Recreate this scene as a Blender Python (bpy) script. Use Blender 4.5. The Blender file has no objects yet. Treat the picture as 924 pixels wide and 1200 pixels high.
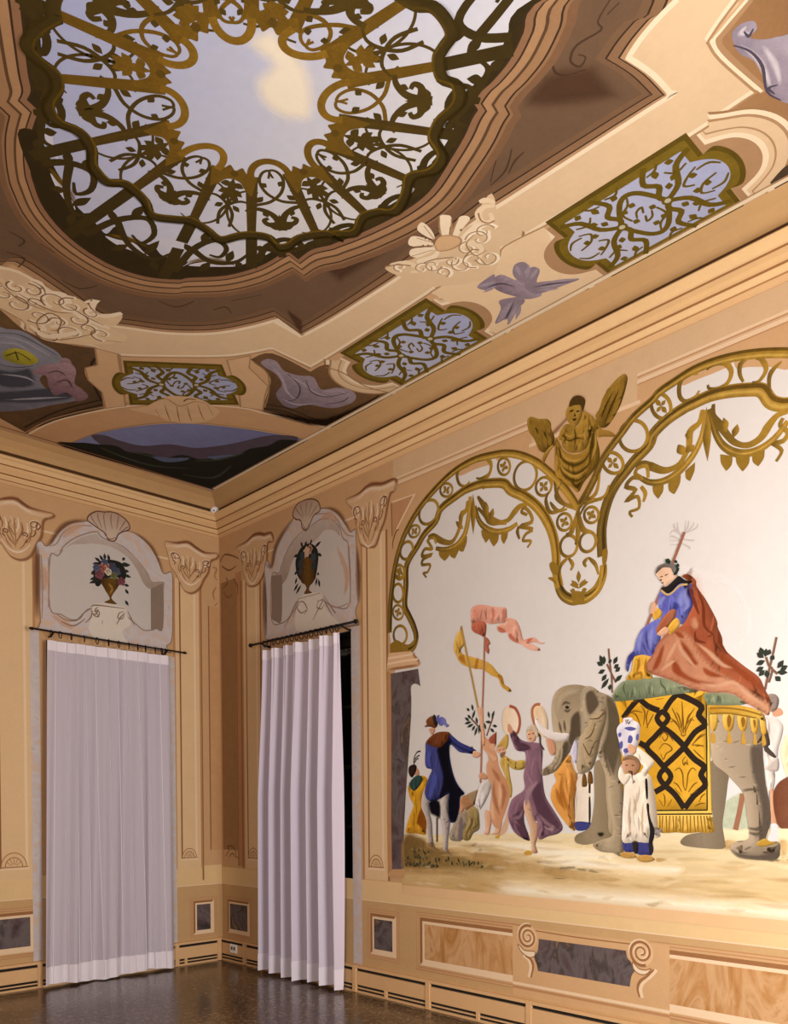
import bpy, bmesh, math, random
from mathutils import Vector, Matrix
random.seed(7)
SC = bpy.context.scene
COL = SC.collection

# ------------------------------------------------------------------ camera
CAM = bpy.data.cameras.new('camera'); cam = bpy.data.objects.new('camera', CAM); COL.objects.link(cam)
SC.camera = cam
YAW, PITCH, ROLL = 0.760871, -0.011074, -0.0076356
d = Vector((-math.sin(YAW)*math.cos(PITCH), -math.cos(YAW)*math.cos(PITCH), math.sin(PITCH)))
r = Vector((d.y, -d.x, 0)).normalized(); u = r.cross(d)
r2 = r*math.cos(ROLL)+u*math.sin(ROLL); u2 = -r*math.sin(ROLL)+u*math.cos(ROLL)
cam.matrix_world = Matrix(((r2.x, u2.x, -d.x, 4.6247), (r2.y, u2.y, -d.y, 7.49664), (r2.z, u2.z, -d.z, 1.6), (0, 0, 0, 1)))
CAM.sensor_fit = 'HORIZONTAL'; CAM.sensor_width = 36.0
CAM.lens = 957.383/924*36.0
CAM.shift_y = (955.394-600)/924
CAM.clip_start = 0.05

# ------------------------------------------------------------------ world, lights, exposure
W = bpy.data.worlds.new('world'); SC.world = W; W.use_nodes = True
W.node_tree.nodes['Background'].inputs[0].default_value = (1.0, 0.9, 0.8, 1)
W.node_tree.nodes['Background'].inputs[1].default_value = 0.05
def area(name, loc, target, size, size_y, power, color):
    L = bpy.data.lights.new(name, 'AREA'); L.shape = 'RECTANGLE'; L.size = size; L.size_y = size_y
    L.energy = power; L.color = color
    o = bpy.data.objects.new(name, L); COL.objects.link(o); o.location = loc
    o.rotation_euler = (Vector(target)-Vector(loc)).to_track_quat('-Z', 'Y').to_euler()
    return o
area('window_daylight', (5.10, 6.4, 1.9), (0, 5.9, 2.4), 1.5, 2.2, 150, (1.0, 0.96, 0.92))  # unseen area lamp added before the front wall; that wall has no window
area('door_daylight', (2.0, 8.65, 1.9), (1.5, 2.0, 2.5), 1.7, 2.6, 330, (1.0, 0.96, 0.92))  # stronger area lamp added out of view at the doorless back wall
VS = SC.view_settings
VS.view_transform = 'Standard'; VS.look = 'None'; VS.gamma = 1; VS.use_curve_mapping = False
VS.exposure = 0.0

# ------------------------------------------------------------------ helpers: colour and materials
def lin(h):
    c = [int(h[i:i+2], 16)/255 for i in (0, 2, 4)]
    return [x/12.92 if x <= .04045 else ((x+.055)/1.055)**2.4 for x in c]
GAIN = 0.86
MATS = {}; MCOL = {}
def new_mat(key, rough):
    m = bpy.data.materials.new(key); m.use_nodes = True
    b = m.node_tree.nodes['Principled BSDF']; b.inputs['Roughness'].default_value = rough
    b.inputs['Specular IOR Level'].default_value = 0.15
    return m, m.node_tree.nodes, m.node_tree.links, b
def rgba(h, k=1.0):
    return tuple(min(.95, x*GAIN*k) for x in lin(h))+(1,)
def m(h, h2=None, ax='z', rough=.85, n=.10, sc=9., det=6, stretch=None):
    """painted plaster: colour h mottled by noise; with h2 the pigment runs from h to h2 along an axis of the piece.
    ax x/y/z: low to high ; upper case: h - h2 - h across"""
    key = 'paint_'+'_'.join(str(v) for v in (h, h2, ax, rough, n, sc, stretch))
    if key in MATS: return MATS[key]
    mt, N, L, b = new_mat(key, rough)
    tc = N.new('ShaderNodeTexCoord')
    mp = N.new('ShaderNodeMapping'); L.new(tc.outputs['Object'], mp.inputs[0])
    if stretch: mp.inputs['Scale'].default_value = stretch
    nz = N.new('ShaderNodeTexNoise'); nz.inputs['Scale'].default_value = sc; nz.inputs['Detail'].default_value = det
    nz.inputs['Roughness'].default_value = .65
    L.new(mp.outputs[0], nz.inputs[0])
    if h2:
        sp = N.new('ShaderNodeSeparateXYZ'); L.new(tc.outputs['Generated'], sp.inputs[0])
        ad = N.new('ShaderNodeMath'); ad.operation = 'MULTIPLY_ADD'; ad.inputs[1].default_value = .45
        su = N.new('ShaderNodeMath'); su.operation = 'SUBTRACT'; su.inputs[1].default_value = .22
        L.new(nz.outputs[0], ad.inputs[0]); L.new(sp.outputs[ax.upper()], ad.inputs[2]); L.new(ad.outputs[0], su.inputs[0])
        rp = N.new('ShaderNodeValToRGB'); e = rp.color_ramp.elements
        if ax.isupper():
            e[0].color = rgba(h); e[1].color = rgba(h); x = e.new(.5); x.color = rgba(h2)
        else:
            e[0].color = rgba(h); e[1].color = rgba(h2); e[0].position = .1; e[1].position = .9
        L.new(su.outputs[0], rp.inputs[0]); base = rp.outputs[0]
    else:
        c = N.new('ShaderNodeRGB'); c.outputs[0].default_value = rgba(h); base = c.outputs[0]
    nf = N.new('ShaderNodeTexNoise'); nf.inputs['Scale'].default_value = sc*7; nf.inputs['Detail'].default_value = 4; L.new(mp.outputs[0], nf.inputs[0])
    hs = N.new('ShaderNodeHueSaturation')
    mr = N.new('ShaderNodeMapRange'); mr.inputs['From Min'].default_value = .25; mr.inputs['From Max'].default_value = .75
    mr.inputs['To Min'].default_value = 1-n; mr.inputs['To Max'].default_value = 1+n
    av = N.new('ShaderNodeMixRGB'); av.inputs[0].default_value = .38; L.new(nz.outputs[0], av.inputs[1]); L.new(nf.outputs[0], av.inputs[2])
    L.new(av.outputs[0], mr.inputs[0]); L.new(mr.outputs[0], hs.inputs['Value']); L.new(base, hs.inputs['Color'])
    L.new(hs.outputs[0], b.inputs['Base Color'])
    MATS[key] = mt; MCOL[mt.name] = h if not h2 else '%02X%02X%02X' % tuple((int(h[i:i+2], 16)+int(h2[i:i+2], 16))//2 for i in (0, 2, 4))
    return mt
def marble(key, cols, sc=3., dist=2.5, rough=.6, stretch=(1, 1, 1)):
    if key in MATS: return MATS[key]
    mt, N, L, b = new_mat('marble_'+key, rough)
    tc = N.new('ShaderNodeTexCoord'); mp = N.new('ShaderNodeMapping'); mp.inputs['Scale'].default_value = stretch
    nz = N.new('ShaderNodeTexNoise'); nz.inputs['Scale'].default_value = sc; nz.inputs['Detail'].default_value = 8
    nz.inputs['Distortion'].default_value = dist; nz.inputs['Roughness'].default_value = .6
    L.new(tc.outputs['Object'], mp.inputs[0]); L.new(mp.outputs[0], nz.inputs[0])
    rp = N.new('ShaderNodeValToRGB'); e = rp.color_ramp.elements
    k = len(cols)
    for i, c in enumerate(cols):
        p = .3+.4*i/(k-1)
        if i == 0: e[0].position = p; e[0].color = rgba(c)
        elif i == k-1: e[-1].position = p; e[-1].color = rgba(c)
        else: x = e.new(p); x.color = rgba(c)
    L.new(nz.outputs[0], rp.inputs[0]); L.new(rp.outputs[0], b.inputs['Base Color'])
    MATS[key] = mt
    return mt
def solid(key, h, rough=.5, metal=0, spec=.5, trans=0):
    if key in MATS: return MATS[key]
    mt, N, L, b = new_mat(key, rough); b.inputs['Base Color'].default_value = rgba(h)
    b.inputs['Metallic'].default_value = metal; b.inputs['Specular IOR Level'].default_value = spec
    MATS[key] = mt
    return mt

# ------------------------------------------------------------------ helpers: objects
ZC = 4.8
ORG = {}
def link(name, me, mat, parent=None):
    o = bpy.data.objects.new(name, me); COL.objects.link(o)
    if mat and not me.materials: me.materials.append(mat)
    adopt(o, parent)
    return o
def adopt(o, parent):
    if parent is not None:
        o.parent = parent
        l = ORG.get(parent.name)
        if l: o.matrix_parent_inverse = Matrix.Translation(l).inverted()
def tag(o, label=None, cat=None, group=None, kind=None):
    for k, v in (('label', label), ('category', cat), ('group', group), ('kind', kind)):
        if v: o[k] = v
    return o
def thing(name, loc, label, cat, group=None, kind=None):
    o = bpy.data.objects.new(name, None); COL.objects.link(o); o.location = loc; o.empty_display_size = .1
    ORG[o.name] = Vector(loc)
    return tag(o, label, cat, group, kind)
def P(plane, s):
    out = []
    for shp in s.split('|'):
        pts = []
        for t in shp.split():
            c = t.endswith('*'); a, b = t.rstrip('*').split(',')
            pts.append((float(a), float(b), c))
        out.append(pts)
    return (plane, out)
def PT(plane, *shapes):       # shapes given directly as lists of wall coordinates in metres
    return (plane, [[(p[0], p[1], len(p) > 2 and p[2]) for p in s] for s in shapes])
def cr(p0, p1, p2, p3, t):
    f = lambda a, b, c, e: .5*(2*b+(c-a)*t+(2*a-5*b+4*c-e)*t*t+(3*b-a-3*c+e)*t*t*t)
    return (f(p0[0], p1[0], p2[0], p3[0]), f(p0[1], p1[1], p2[1], p3[1]))
def smooth(pts, closed, n=4):
    pts = [(p[0], p[1], len(p) > 2 and p[2]) for p in pts]; N = len(pts); out = []
    if N < 3: return [(p[0], p[1]) for p in pts]
    R = range(N if closed else N-1)
    for i in R:
        p1, p2 = pts[i], pts[(i+1) % N]
        p0 = pts[(i-1) % N] if (closed or i > 0) else p1
        p3 = pts[(i+2) % N] if (closed or i+2 < N) else p2
        if p1[2]: p0 = p1
        if p2[2]: p3 = p2
        if p1[2] and p2[2]: out.append((p1[0], p1[1])); continue
        for k in range(n): out.append(cr(p0, p1, p2, p3, k/n))
    if not closed: out.append((pts[-1][0], pts[-1][1]))
    return out
STEP = .0004
LAYN = {}
def uniq(plane, layer):      # no two pieces of paint lie in exactly the same plane
    k = (plane, round(layer, 3)); LAYN[k] = LAYN.get(k, 0)+1
    return layer+.012*LAYN[k]
def lift(plane, a, b, layer):
    d = .001+STEP*layer
    if plane == 'R': return (d, a, b)
    if plane == 'L': return (a, d, b)
    return (a, b, ZC-d)
class Sh:
    def __init__(s, plane, layer): s.p = plane; s.l = uniq(plane, layer); s.v = []; s.f = []
    def poly(s, pts, sharp=False):
        q = [(p[0], p[1]) for p in pts] if sharp else smooth(pts, True)
        b = len(s.v); s.v += [lift(s.p, x, y, s.l) for x, y in q]; s.f.append(tuple(range(b, b+len(q))))
    def rib(s, pts, w, sharp=False, closed=False, n=4):
        if sharp: q = [(p[0], p[1]) for p in pts]
        else: q = smooth([(p[0], p[1], len(p) > 2 and p[2]) for p in pts], closed, n)
        if closed: q = q+[q[0]]
        K = len(q)
        if K < 2: return
        ws = w if isinstance(w, (tuple, list)) else (w,)
        b = len(s.v)
        for i in range(K):
            a = q[i-1] if i > 0 else (q[-2] if closed else q[0]); c = q[i+1] if i < K-1 else (q[1] if closed else q[-1])
            tx, ty = c[0]-a[0], c[1]-a[1]; l = math.hypot(tx, ty) or 1; nx, ny = -ty/l, tx/l
            t = i/(K-1)*(len(ws)-1); j = min(int(t), len(ws)-2) if len(ws) > 1 else 0
            ww = ws[0] if len(ws) == 1 else ws[j]+(ws[j+1]-ws[j])*(t-j)
            k = 1.0
            if 0 < i < K-1 or closed:      # keep the width at a mitre
                e1 = (q[i][0]-a[0], q[i][1]-a[1]); l1 = math.hypot(*e1) or 1
                k = 1/max(.45, abs((-e1[1]/l1)*nx+(e1[0]/l1)*ny))
            s.v.append(lift(s.p, q[i][0]+nx*ww/2*k, q[i][1]+ny*ww/2*k, s.l+.0012*i))
            s.v.append(lift(s.p, q[i][0]-nx*ww/2*k, q[i][1]-ny*ww/2*k, s.l+.0012*i))
        for i in range(K-1): s.f.append((b+2*i, b+2*i+1, b+2*i+3, b+2*i+2))
    def leaf(s, a, c, w):
        mx, my = (a[0]*.5+c[0]*.5), (a[1]*.5+c[1]*.5); tx, ty = c[0]-a[0], c[1]-a[1]; l = math.hypot(tx, ty) or 1
        nx, ny = -ty/l*w/2, tx/l*w/2
        s.poly([(a[0], a[1], True), (mx+nx, my+ny, False), (c[0], c[1], True), (mx-nx, my-ny, False)])
    def disc(s, c, rx, ry=None, rot=0, n=18):
        ry = ry or rx
        s.poly([(c[0]+math.cos(t)*rx*math.cos(rot)-math.sin(t)*ry*math.sin(rot), c[1]+math.cos(t)*rx*math.sin(rot)+math.sin(t)*ry*math.cos(rot)) for t in [2*math.pi*k/n for k in range(n)]], True)
    def make(s, name, mat, parent=None):
        me = bpy.data.meshes.new(name); me.from_pydata(s.v, [], s.f); me.update()
        return link(name, me, mat, parent)
SOFT = ('fold', 'shadow', 'shade', 'light', 'wrinkle', 'pleat', 'brow', 'halo', 'streak', 'gleam')
def is_soft(n): return any(k in n for k in SOFT)
def soft_mat(mat):
    key = 'soft_'+mat.name
    if key in MATS: return MATS[key]
    mt = mat.copy(); mt.name = key; N = mt.node_tree.nodes; L = mt.node_tree.links
    # a glaze: pigment weighted by the fade, the paint below showing through the rest
    pb = N['Principled BSDF']; src_ = pb.inputs['Base Color'].links[0].from_socket
    at = N.new('ShaderNodeAttribute'); at.attribute_name = 'fade'
    mu = N.new('ShaderNodeMixRGB'); mu.blend_type = 'MULTIPLY'; mu.inputs[0].default_value = 1; L.new(src_, mu.inputs[1]); L.new(at.outputs['Fac'], mu.inputs[2])
    df = N.new('ShaderNodeBsdfDiffuse'); L.new(mu.outputs[0], df.inputs[0])
    iv = N.new('ShaderNodeMath'); iv.operation = 'SUBTRACT'; iv.inputs[0].default_value = 1; L.new(at.outputs['Fac'], iv.inputs[1])
    sq = N.new('ShaderNodeMath'); sq.operation = 'POWER'; sq.inputs[1].default_value = .62; L.new(iv.outputs[0], sq.inputs[0])
    tr = N.new('ShaderNodeBsdfTransparent'); L.new(sq.outputs[0], tr.inputs[0])
    ad = N.new('ShaderNodeAddShader'); L.new(df.outputs[0], ad.inputs[0]); L.new(tr.outputs[0], ad.inputs[1]); L.new(ad.outputs[0], N['Material Output'].inputs[0])
    N.remove(pb)
    MATS[key] = mt
    return mt
def soft_mesh(name, v, f, al, mat, par):
    me = bpy.data.meshes.new(name); me.from_pydata(v, [], f); me.update()
    at = me.attributes.new('fade', 'FLOAT', 'POINT'); at.data.foreach_set('value', al)
    return link(name, me, soft_mat(mat), par)
def soft_poly(par, name, mat, plane, layer, pts, w):
    """a patch of paint whose edge fades out: a fine grid with the fade stored per vertex"""
    layer = uniq(plane, layer)
    q = smooth(pts, True, 3); K = len(q)
    A = abs(sum(q[i][0]*q[(i+1) % K][1]-q[(i+1) % K][0]*q[i][1] for i in range(K))/2)
    per = sum(math.dist(q[i], q[(i+1) % K]) for i in range(K)); w = min(w, A/per*1.1)
    x0 = min(p[0] for p in q)-w; x1 = max(p[0] for p in q)+w; y0 = min(p[1] for p in q)-w; y1 = max(p[1] for p in q)+w
    h = max(max(x1-x0, y1-y0)/42, .006); nx = int((x1-x0)/h)+2; ny = int((y1-y0)/h)+2
    seg = [(q[i][0], q[i][1], q[(i+1) % K][0]-q[i][0], q[(i+1) % K][1]-q[i][1]) for i in range(K)]
    seg = [(a, b, c, e, c*c+e*e or 1e-9) for a, b, c, e in seg]
    val = []
    for j in range(ny):
        y = y0+j*h
        for i in range(nx):
            x = x0+i*h; best = 1e9; ins = False
            for a, b, c, e, l2 in seg:
                px, py = x-a, y-b; t = (px*c+py*e)/l2; t = 0 if t < 0 else 1 if t > 1 else t
                dx, dy = px-t*c, py-t*e; dd = dx*dx+dy*dy
                if dd < best: best = dd
                if (b > y) != (b+e > y) and x < a+(y-b)/e*c: ins = not ins
            sd = math.sqrt(best)*(1 if ins else -1); t = min(1, max(0, (sd+.4*w)/(1.4*w))); val.append(t*t*(3-2*t))
    idx = {}; v, al, f = [], [], []
    def vid(i, j):
        k = j*nx+i
        if k not in idx: idx[k] = len(v); v.append(lift(plane, x0+i*h, y0+j*h, layer)); al.append(val[k])
        return idx[k]
    for j in range(ny-1):
        for i in range(nx-1):
            k = j*nx+i
            if val[k]+val[k+1]+val[k+nx]+val[k+nx+1] > 0: f.append((vid(i, j), vid(i+1, j), vid(i+1, j+1), vid(i, j+1)))
    return soft_mesh(name, v, f, al, mat, par)
def soft_rib(par, name, mat, plane, layer, shapes, w, alpha=.85, closed=False):
    v, al, f = [], [], []; layer = uniq(plane, layer)
    ws = w if isinstance(w, (tuple, list)) else (w,)
    for si, pts in enumerate(shapes):
        q = smooth([(p[0], p[1], len(p) > 2 and p[2]) for p in pts], closed, 5); K = len(q); b = len(v)
        for i in range(K):
            a = q[max(i-1, 0)]; c = q[min(i+1, K-1)]; tx, ty = c[0]-a[0], c[1]-a[1]; l = math.hypot(tx, ty) or 1; nx, ny = -ty/l, tx/l
            t = i/(K-1)*(len(ws)-1); j = min(int(t), len(ws)-2) if len(ws) > 1 else 0
            ww = (ws[0] if len(ws) == 1 else ws[j]+(ws[j+1]-ws[j])*(t-j))*.95
            e = alpha*min(1., 3.5*i/(K-1)+.15, 3.5*(K-1-i)/(K-1)+.15)
            for o, aa in ((-1, 0), (-.25, e), (.25, e), (1, 0)): v.append(lift(plane, q[i][0]+nx*ww*o, q[i][1]+ny*ww*o, layer+.04*si)); al.append(aa)
        for i in range(K-1):
            for k in range(3): f.append((b+4*i+k, b+4*i+k+1, b+4*i+5+k, b+4*i+4+k))
    return soft_mesh(name, v, f, al, mat, par)
def model(par):
    return bool(par) and (par.get('modelled') or (par.parent is not None and par.parent.get('modelled')))
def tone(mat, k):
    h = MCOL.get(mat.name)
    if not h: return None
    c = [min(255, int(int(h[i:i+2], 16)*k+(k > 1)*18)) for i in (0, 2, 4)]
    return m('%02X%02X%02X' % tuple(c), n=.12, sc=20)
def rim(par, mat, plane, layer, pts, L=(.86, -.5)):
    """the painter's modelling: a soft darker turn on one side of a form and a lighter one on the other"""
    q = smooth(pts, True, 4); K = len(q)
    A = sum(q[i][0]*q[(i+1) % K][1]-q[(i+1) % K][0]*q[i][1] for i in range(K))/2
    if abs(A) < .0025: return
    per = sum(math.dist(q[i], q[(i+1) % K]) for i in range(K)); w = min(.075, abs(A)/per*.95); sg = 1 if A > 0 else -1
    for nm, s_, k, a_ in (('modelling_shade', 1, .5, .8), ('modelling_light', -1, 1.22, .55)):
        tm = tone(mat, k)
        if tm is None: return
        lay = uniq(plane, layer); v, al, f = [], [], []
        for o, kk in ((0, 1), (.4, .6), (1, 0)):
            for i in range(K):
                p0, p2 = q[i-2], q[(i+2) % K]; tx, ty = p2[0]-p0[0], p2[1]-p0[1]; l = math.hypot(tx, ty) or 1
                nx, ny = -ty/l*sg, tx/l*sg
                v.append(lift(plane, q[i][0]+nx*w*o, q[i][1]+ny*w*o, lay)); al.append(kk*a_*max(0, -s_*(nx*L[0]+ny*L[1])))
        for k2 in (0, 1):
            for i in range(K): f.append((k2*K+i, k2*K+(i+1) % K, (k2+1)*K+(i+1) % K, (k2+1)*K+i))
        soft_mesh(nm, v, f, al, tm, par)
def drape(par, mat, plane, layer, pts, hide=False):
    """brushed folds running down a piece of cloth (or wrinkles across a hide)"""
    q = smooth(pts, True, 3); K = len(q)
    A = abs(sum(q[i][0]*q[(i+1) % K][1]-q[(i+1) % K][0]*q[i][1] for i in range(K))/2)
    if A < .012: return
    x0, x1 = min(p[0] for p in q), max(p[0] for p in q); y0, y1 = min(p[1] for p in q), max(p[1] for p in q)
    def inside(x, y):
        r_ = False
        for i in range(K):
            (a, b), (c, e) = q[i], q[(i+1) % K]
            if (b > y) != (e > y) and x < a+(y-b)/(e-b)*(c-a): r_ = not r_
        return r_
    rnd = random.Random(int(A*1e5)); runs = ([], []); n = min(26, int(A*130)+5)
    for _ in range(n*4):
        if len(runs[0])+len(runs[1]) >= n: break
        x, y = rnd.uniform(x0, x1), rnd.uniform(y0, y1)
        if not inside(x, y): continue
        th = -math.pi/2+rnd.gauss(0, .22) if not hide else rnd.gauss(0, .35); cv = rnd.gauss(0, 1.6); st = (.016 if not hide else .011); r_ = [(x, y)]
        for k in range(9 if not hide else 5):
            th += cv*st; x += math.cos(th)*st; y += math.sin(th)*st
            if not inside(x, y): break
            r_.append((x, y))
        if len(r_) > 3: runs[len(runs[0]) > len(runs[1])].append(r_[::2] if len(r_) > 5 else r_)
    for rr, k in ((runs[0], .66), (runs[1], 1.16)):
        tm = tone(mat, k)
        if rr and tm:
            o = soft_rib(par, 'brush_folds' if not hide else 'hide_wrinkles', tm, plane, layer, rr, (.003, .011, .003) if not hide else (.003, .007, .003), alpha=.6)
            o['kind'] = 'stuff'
def paint(par, name, mat, layer, *Ps, sharp=False, sub=None, w=.018):
    """each outline is a piece of its own; returns the first"""
    first = None; n = 0
    for pl, shapes in Ps:
        for q in shapes:
            pp, nm = par, name
            if first is not None and sub: pp, nm = first, sub
            if is_soft(name): o = soft_poly(pp, nm, mat, pl, layer+.07*n, q, w)
            else:
                s = Sh(pl, layer+.07*n); s.poly(q, sharp); o = s.make(nm, mat, pp)
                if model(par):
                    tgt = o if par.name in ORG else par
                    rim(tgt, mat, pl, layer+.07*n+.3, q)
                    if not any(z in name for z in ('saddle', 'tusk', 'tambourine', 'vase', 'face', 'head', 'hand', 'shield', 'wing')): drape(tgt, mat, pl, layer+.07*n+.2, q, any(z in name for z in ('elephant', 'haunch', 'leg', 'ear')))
            first = first or o; n += 1
    return first
def rib(par, name, mat, layer, w, *Ps, sharp=False, closed=False, each=False):
    shapes = [q for _, sh in Ps for q in sh]; pl = Ps[0][0]
    if is_soft(name): o = soft_rib(par, name, mat, pl, layer, shapes, w, closed=closed)
    elif each:
        o = None
        for i, q in enumerate(shapes):
            s = Sh(pl, layer+.04*i); s.rib(q, w, sharp, closed); x = s.make(name, mat, par); o = o or x
        return o
    else:
        s = Sh(pl, layer)
        for i, q in enumerate(shapes): s.l = layer+.04*i; s.rib(q, w, sharp, closed)
        o = s.make(name, mat, par)
    if len(shapes) > 1: o['kind'] = 'stuff'
    return o
def leaves(par, name, mat, layer, w, *Ps):
    n = 0; o = None
    for pl, shapes in Ps:
        for q in shapes:
            for k in range(0, len(q)-1, 2):
                s = Sh(pl, layer+.05*n); s.leaf(q[k], q[k+1], w); x = s.make(name, mat, par); o = o or x; n += 1
    return o
def box(bm, a, b):
    v = [bm.verts.new((x, y, z)) for z in (a[2], b[2]) for y in (a[1], b[1]) for x in (a[0], b[0])]
    for f in ((0, 1, 3, 2), (4, 6, 7, 5), (0, 4, 5, 1), (2, 3, 7, 6), (0, 2, 6, 4), (1, 5, 7, 3)):
        bm.faces.new([v[i] for i in f])
def boxes(name, mat, parent, *bs):
    bm = bmesh.new()
    for a, b in bs: box(bm, a, b)
    bmesh.ops.recalc_face_normals(bm, faces=bm.faces)
    me = bpy.data.meshes.new(name); bm.to_mesh(me); bm.free()
    return link(name, me, mat, parent)
def tube(name, mat, parent, pts, rad, seg=10, closed=False):
    v, f = [], []; K = len(pts)
    for i, p in enumerate(pts):
        p = Vector(p); a = Vector(pts[i-1]) if (i or closed) else p; c = Vector(pts[(i+1) % K]) if (i < K-1 or closed) else p
        t = (c-a).normalized(); n = t.orthogonal() if abs(t.z) > .9 else t.cross(Vector((0, 0, 1))); n.normalize(); b = t.cross(n)
        rr = rad[i] if isinstance(rad, (list, tuple)) else rad
        for k in range(seg): v.append(p+(n*math.cos(2*math.pi*k/seg)+b*math.sin(2*math.pi*k/seg))*rr)
    for i in range(K if closed else K-1):
        for k in range(seg):
            j = (i+1) % K; f.append((i*seg+k, i*seg+(k+1) % seg, j*seg+(k+1) % seg, j*seg+k))
    if not closed: f.append(tuple(range(seg))[::-1]); f.append(tuple((K-1)*seg+k for k in range(seg)))
    me = bpy.data.meshes.new(name); me.from_pydata([tuple(x) for x in v], [], f); me.update()
    for p in me.polygons: p.use_smooth = True
    return link(name, me, mat, parent)
def JOIN(*Ps):               # several traced runs make one outline
    o = []
    for q in [q for _, sh in Ps for s in sh for q in s]:
        if not o or math.dist(q[:2], o[-1][:2]) > .016: o.append(q)
    return (Ps[0][0], [o])

# ------------------------------------------------------------------ the room shell
RX, RY = 5.2, 8.75
TAN = 'CFA177'
wallm = m('CBA478', n=.07, sc=5)
def floor_mat():
    mt, N, L, b = new_mat('terrazzo', .2); b.inputs['Specular IOR Level'].default_value = .5
    tc = N.new('ShaderNodeTexCoord')
    v = N.new('ShaderNodeTexVoronoi'); v.inputs['Scale'].default_value = 55; L.new(tc.outputs['Object'], v.inputs[0])
    nz = N.new('ShaderNodeTexNoise'); nz.inputs['Scale'].default_value = 2.2; nz.inputs['Detail'].default_value = 5; L.new(tc.outputs['Object'], nz.inputs[0])
    sp = N.new('ShaderNodeSeparateXYZ'); L.new(v.outputs['Color'], sp.inputs[0])
    rp = N.new('ShaderNodeValToRGB'); e = rp.color_ramp.elements
    e[0].color = rgba('4A3A2E'); e[1].color = rgba('A08A70'); e[0].position = .2; x = e.new(.7); x.color = rgba('6A5540')
    L.new(sp.outputs[0], rp.inputs[0])
    mx = N.new('ShaderNodeMixRGB'); mx.blend_type = 'MULTIPLY'; mx.inputs[0].default_value = .5
    L.new(rp.outputs[0], mx.inputs[1]); L.new(nz.outputs[0], mx.inputs[2]); L.new(mx.outputs[0], b.inputs['Base Color'])
    return mt
tag(boxes('floor', floor_mat(), None, ((-.3, -.3, -.2), (RX+.2, RY+.2, 0))), 'dark speckled polished terrazzo floor', kind='structure')
HR = (.90, 2.118, .79, 3.125)      # opening in the right wall: y0 y1 z0 z1
HL = (.60, 1.80, .79, 3.125)       # opening in the left wall: x0 x1 z0 z1
wall_right = tag(boxes('wall_right', wallm, None, ((-.3, -.3, 0), (0, HR[0], ZC)), ((-.3, HR[1], 0), (0, RY+.2, ZC)),
    ((-.3, HR[0], 0), (0, HR[1], HR[2])), ((-.3, HR[0], HR[3]), (0, HR[1], ZC))), 'ochre plastered wall carrying the large procession mural', kind='structure')
wall_left = tag(boxes('wall_left', wallm, None, ((0, -.3, 0), (HL[0], 0, ZC)), ((HL[1], -.3, 0), (RX+.2, 0, ZC)),
    ((HL[0], -.3, 0), (HL[1], 0, HL[2])), ((HL[0], -.3, HL[3]), (HL[1], 0, ZC))), 'ochre plastered wall with the sheer lilac curtain', kind='structure')
tag(boxes('wall_front', wallm, None, ((RX, 0, 0), (RX+.2, RY+.2, ZC))), 'plain ochre wall facing the mural', kind='structure')
tag(boxes('wall_back', wallm, None, ((0, RY, 0), (RX, RY+.2, ZC))), 'plain ochre wall facing the sheer curtain', kind='structure')
ceiling = tag(boxes('ceiling', m('B78C66', n=.08, sc=4), None, ((-.3, -.3, ZC), (RX+.2, RY+.2, ZC+.2))), 'flat ceiling covered by painted architecture', kind='structure')
# windows: dark frame, panes and sill in the depth of the wall
fr = solid('window_wood', '1A1F1A', .5); gl = solid('night_pane', '050807', .08)
def window(n, R, H, label):
    def B(a0, a1, z0, z1, d0, d1): return ((d0, a0, z0), (d1, a1, z1)) if R else ((a0, d0, z0), (a1, d1, z1))
    a0, a1, z0, z1 = H; am = (a0+a1)/2
    w = tag(boxes('window_%d' % n, fr, None, B(a0, a0+.07, z0, z1, -.26, -.2), B(a1-.07, a1, z0, z1, -.26, -.2), B(a0, a1, z0, z0+.08, -.26, -.2), B(a0, a1, z1-.07, z1, -.26, -.2),
        B(am-.05, am+.05, z0, z1, -.26, -.19)), label, kind='structure')
    for k in range(4):
        zz0, zz1 = z0+.08+(z1-z0-.15)*k/4, z0+.08+(z1-z0-.15)*(k+1)/4
        boxes('pane', gl, w, B(a0+.07, am-.05, zz0, zz1, -.245, -.235)); boxes('pane', gl, w, B(am+.05, a1-.07, zz0, zz1, -.245, -.235))
        if k: boxes('glazing_bar', fr, w, B(a0+.07, am-.05, zz0-.015, zz0+.015, -.255, -.215)); boxes('glazing_bar', fr, w, B(am+.05, a1-.07, zz0-.015, zz0+.015, -.255, -.215))
    boxes('reveal', solid('reveal', '14110C', .7), w, B(a0, a1, z0-.002, z0+.004, -.2, -.002), B(a0-.002, a0+.004, z0, z1, -.2, -.002), B(a1-.004, a1+.002, z0, z1, -.2, -.002), B(a0, a1, z1-.004, z1+.002, -.2, -.002))
window(1, False, HL, 'dark window behind the sheer curtain')
window(2, True, HR, 'dark window opening beside the pleated curtain')
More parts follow.
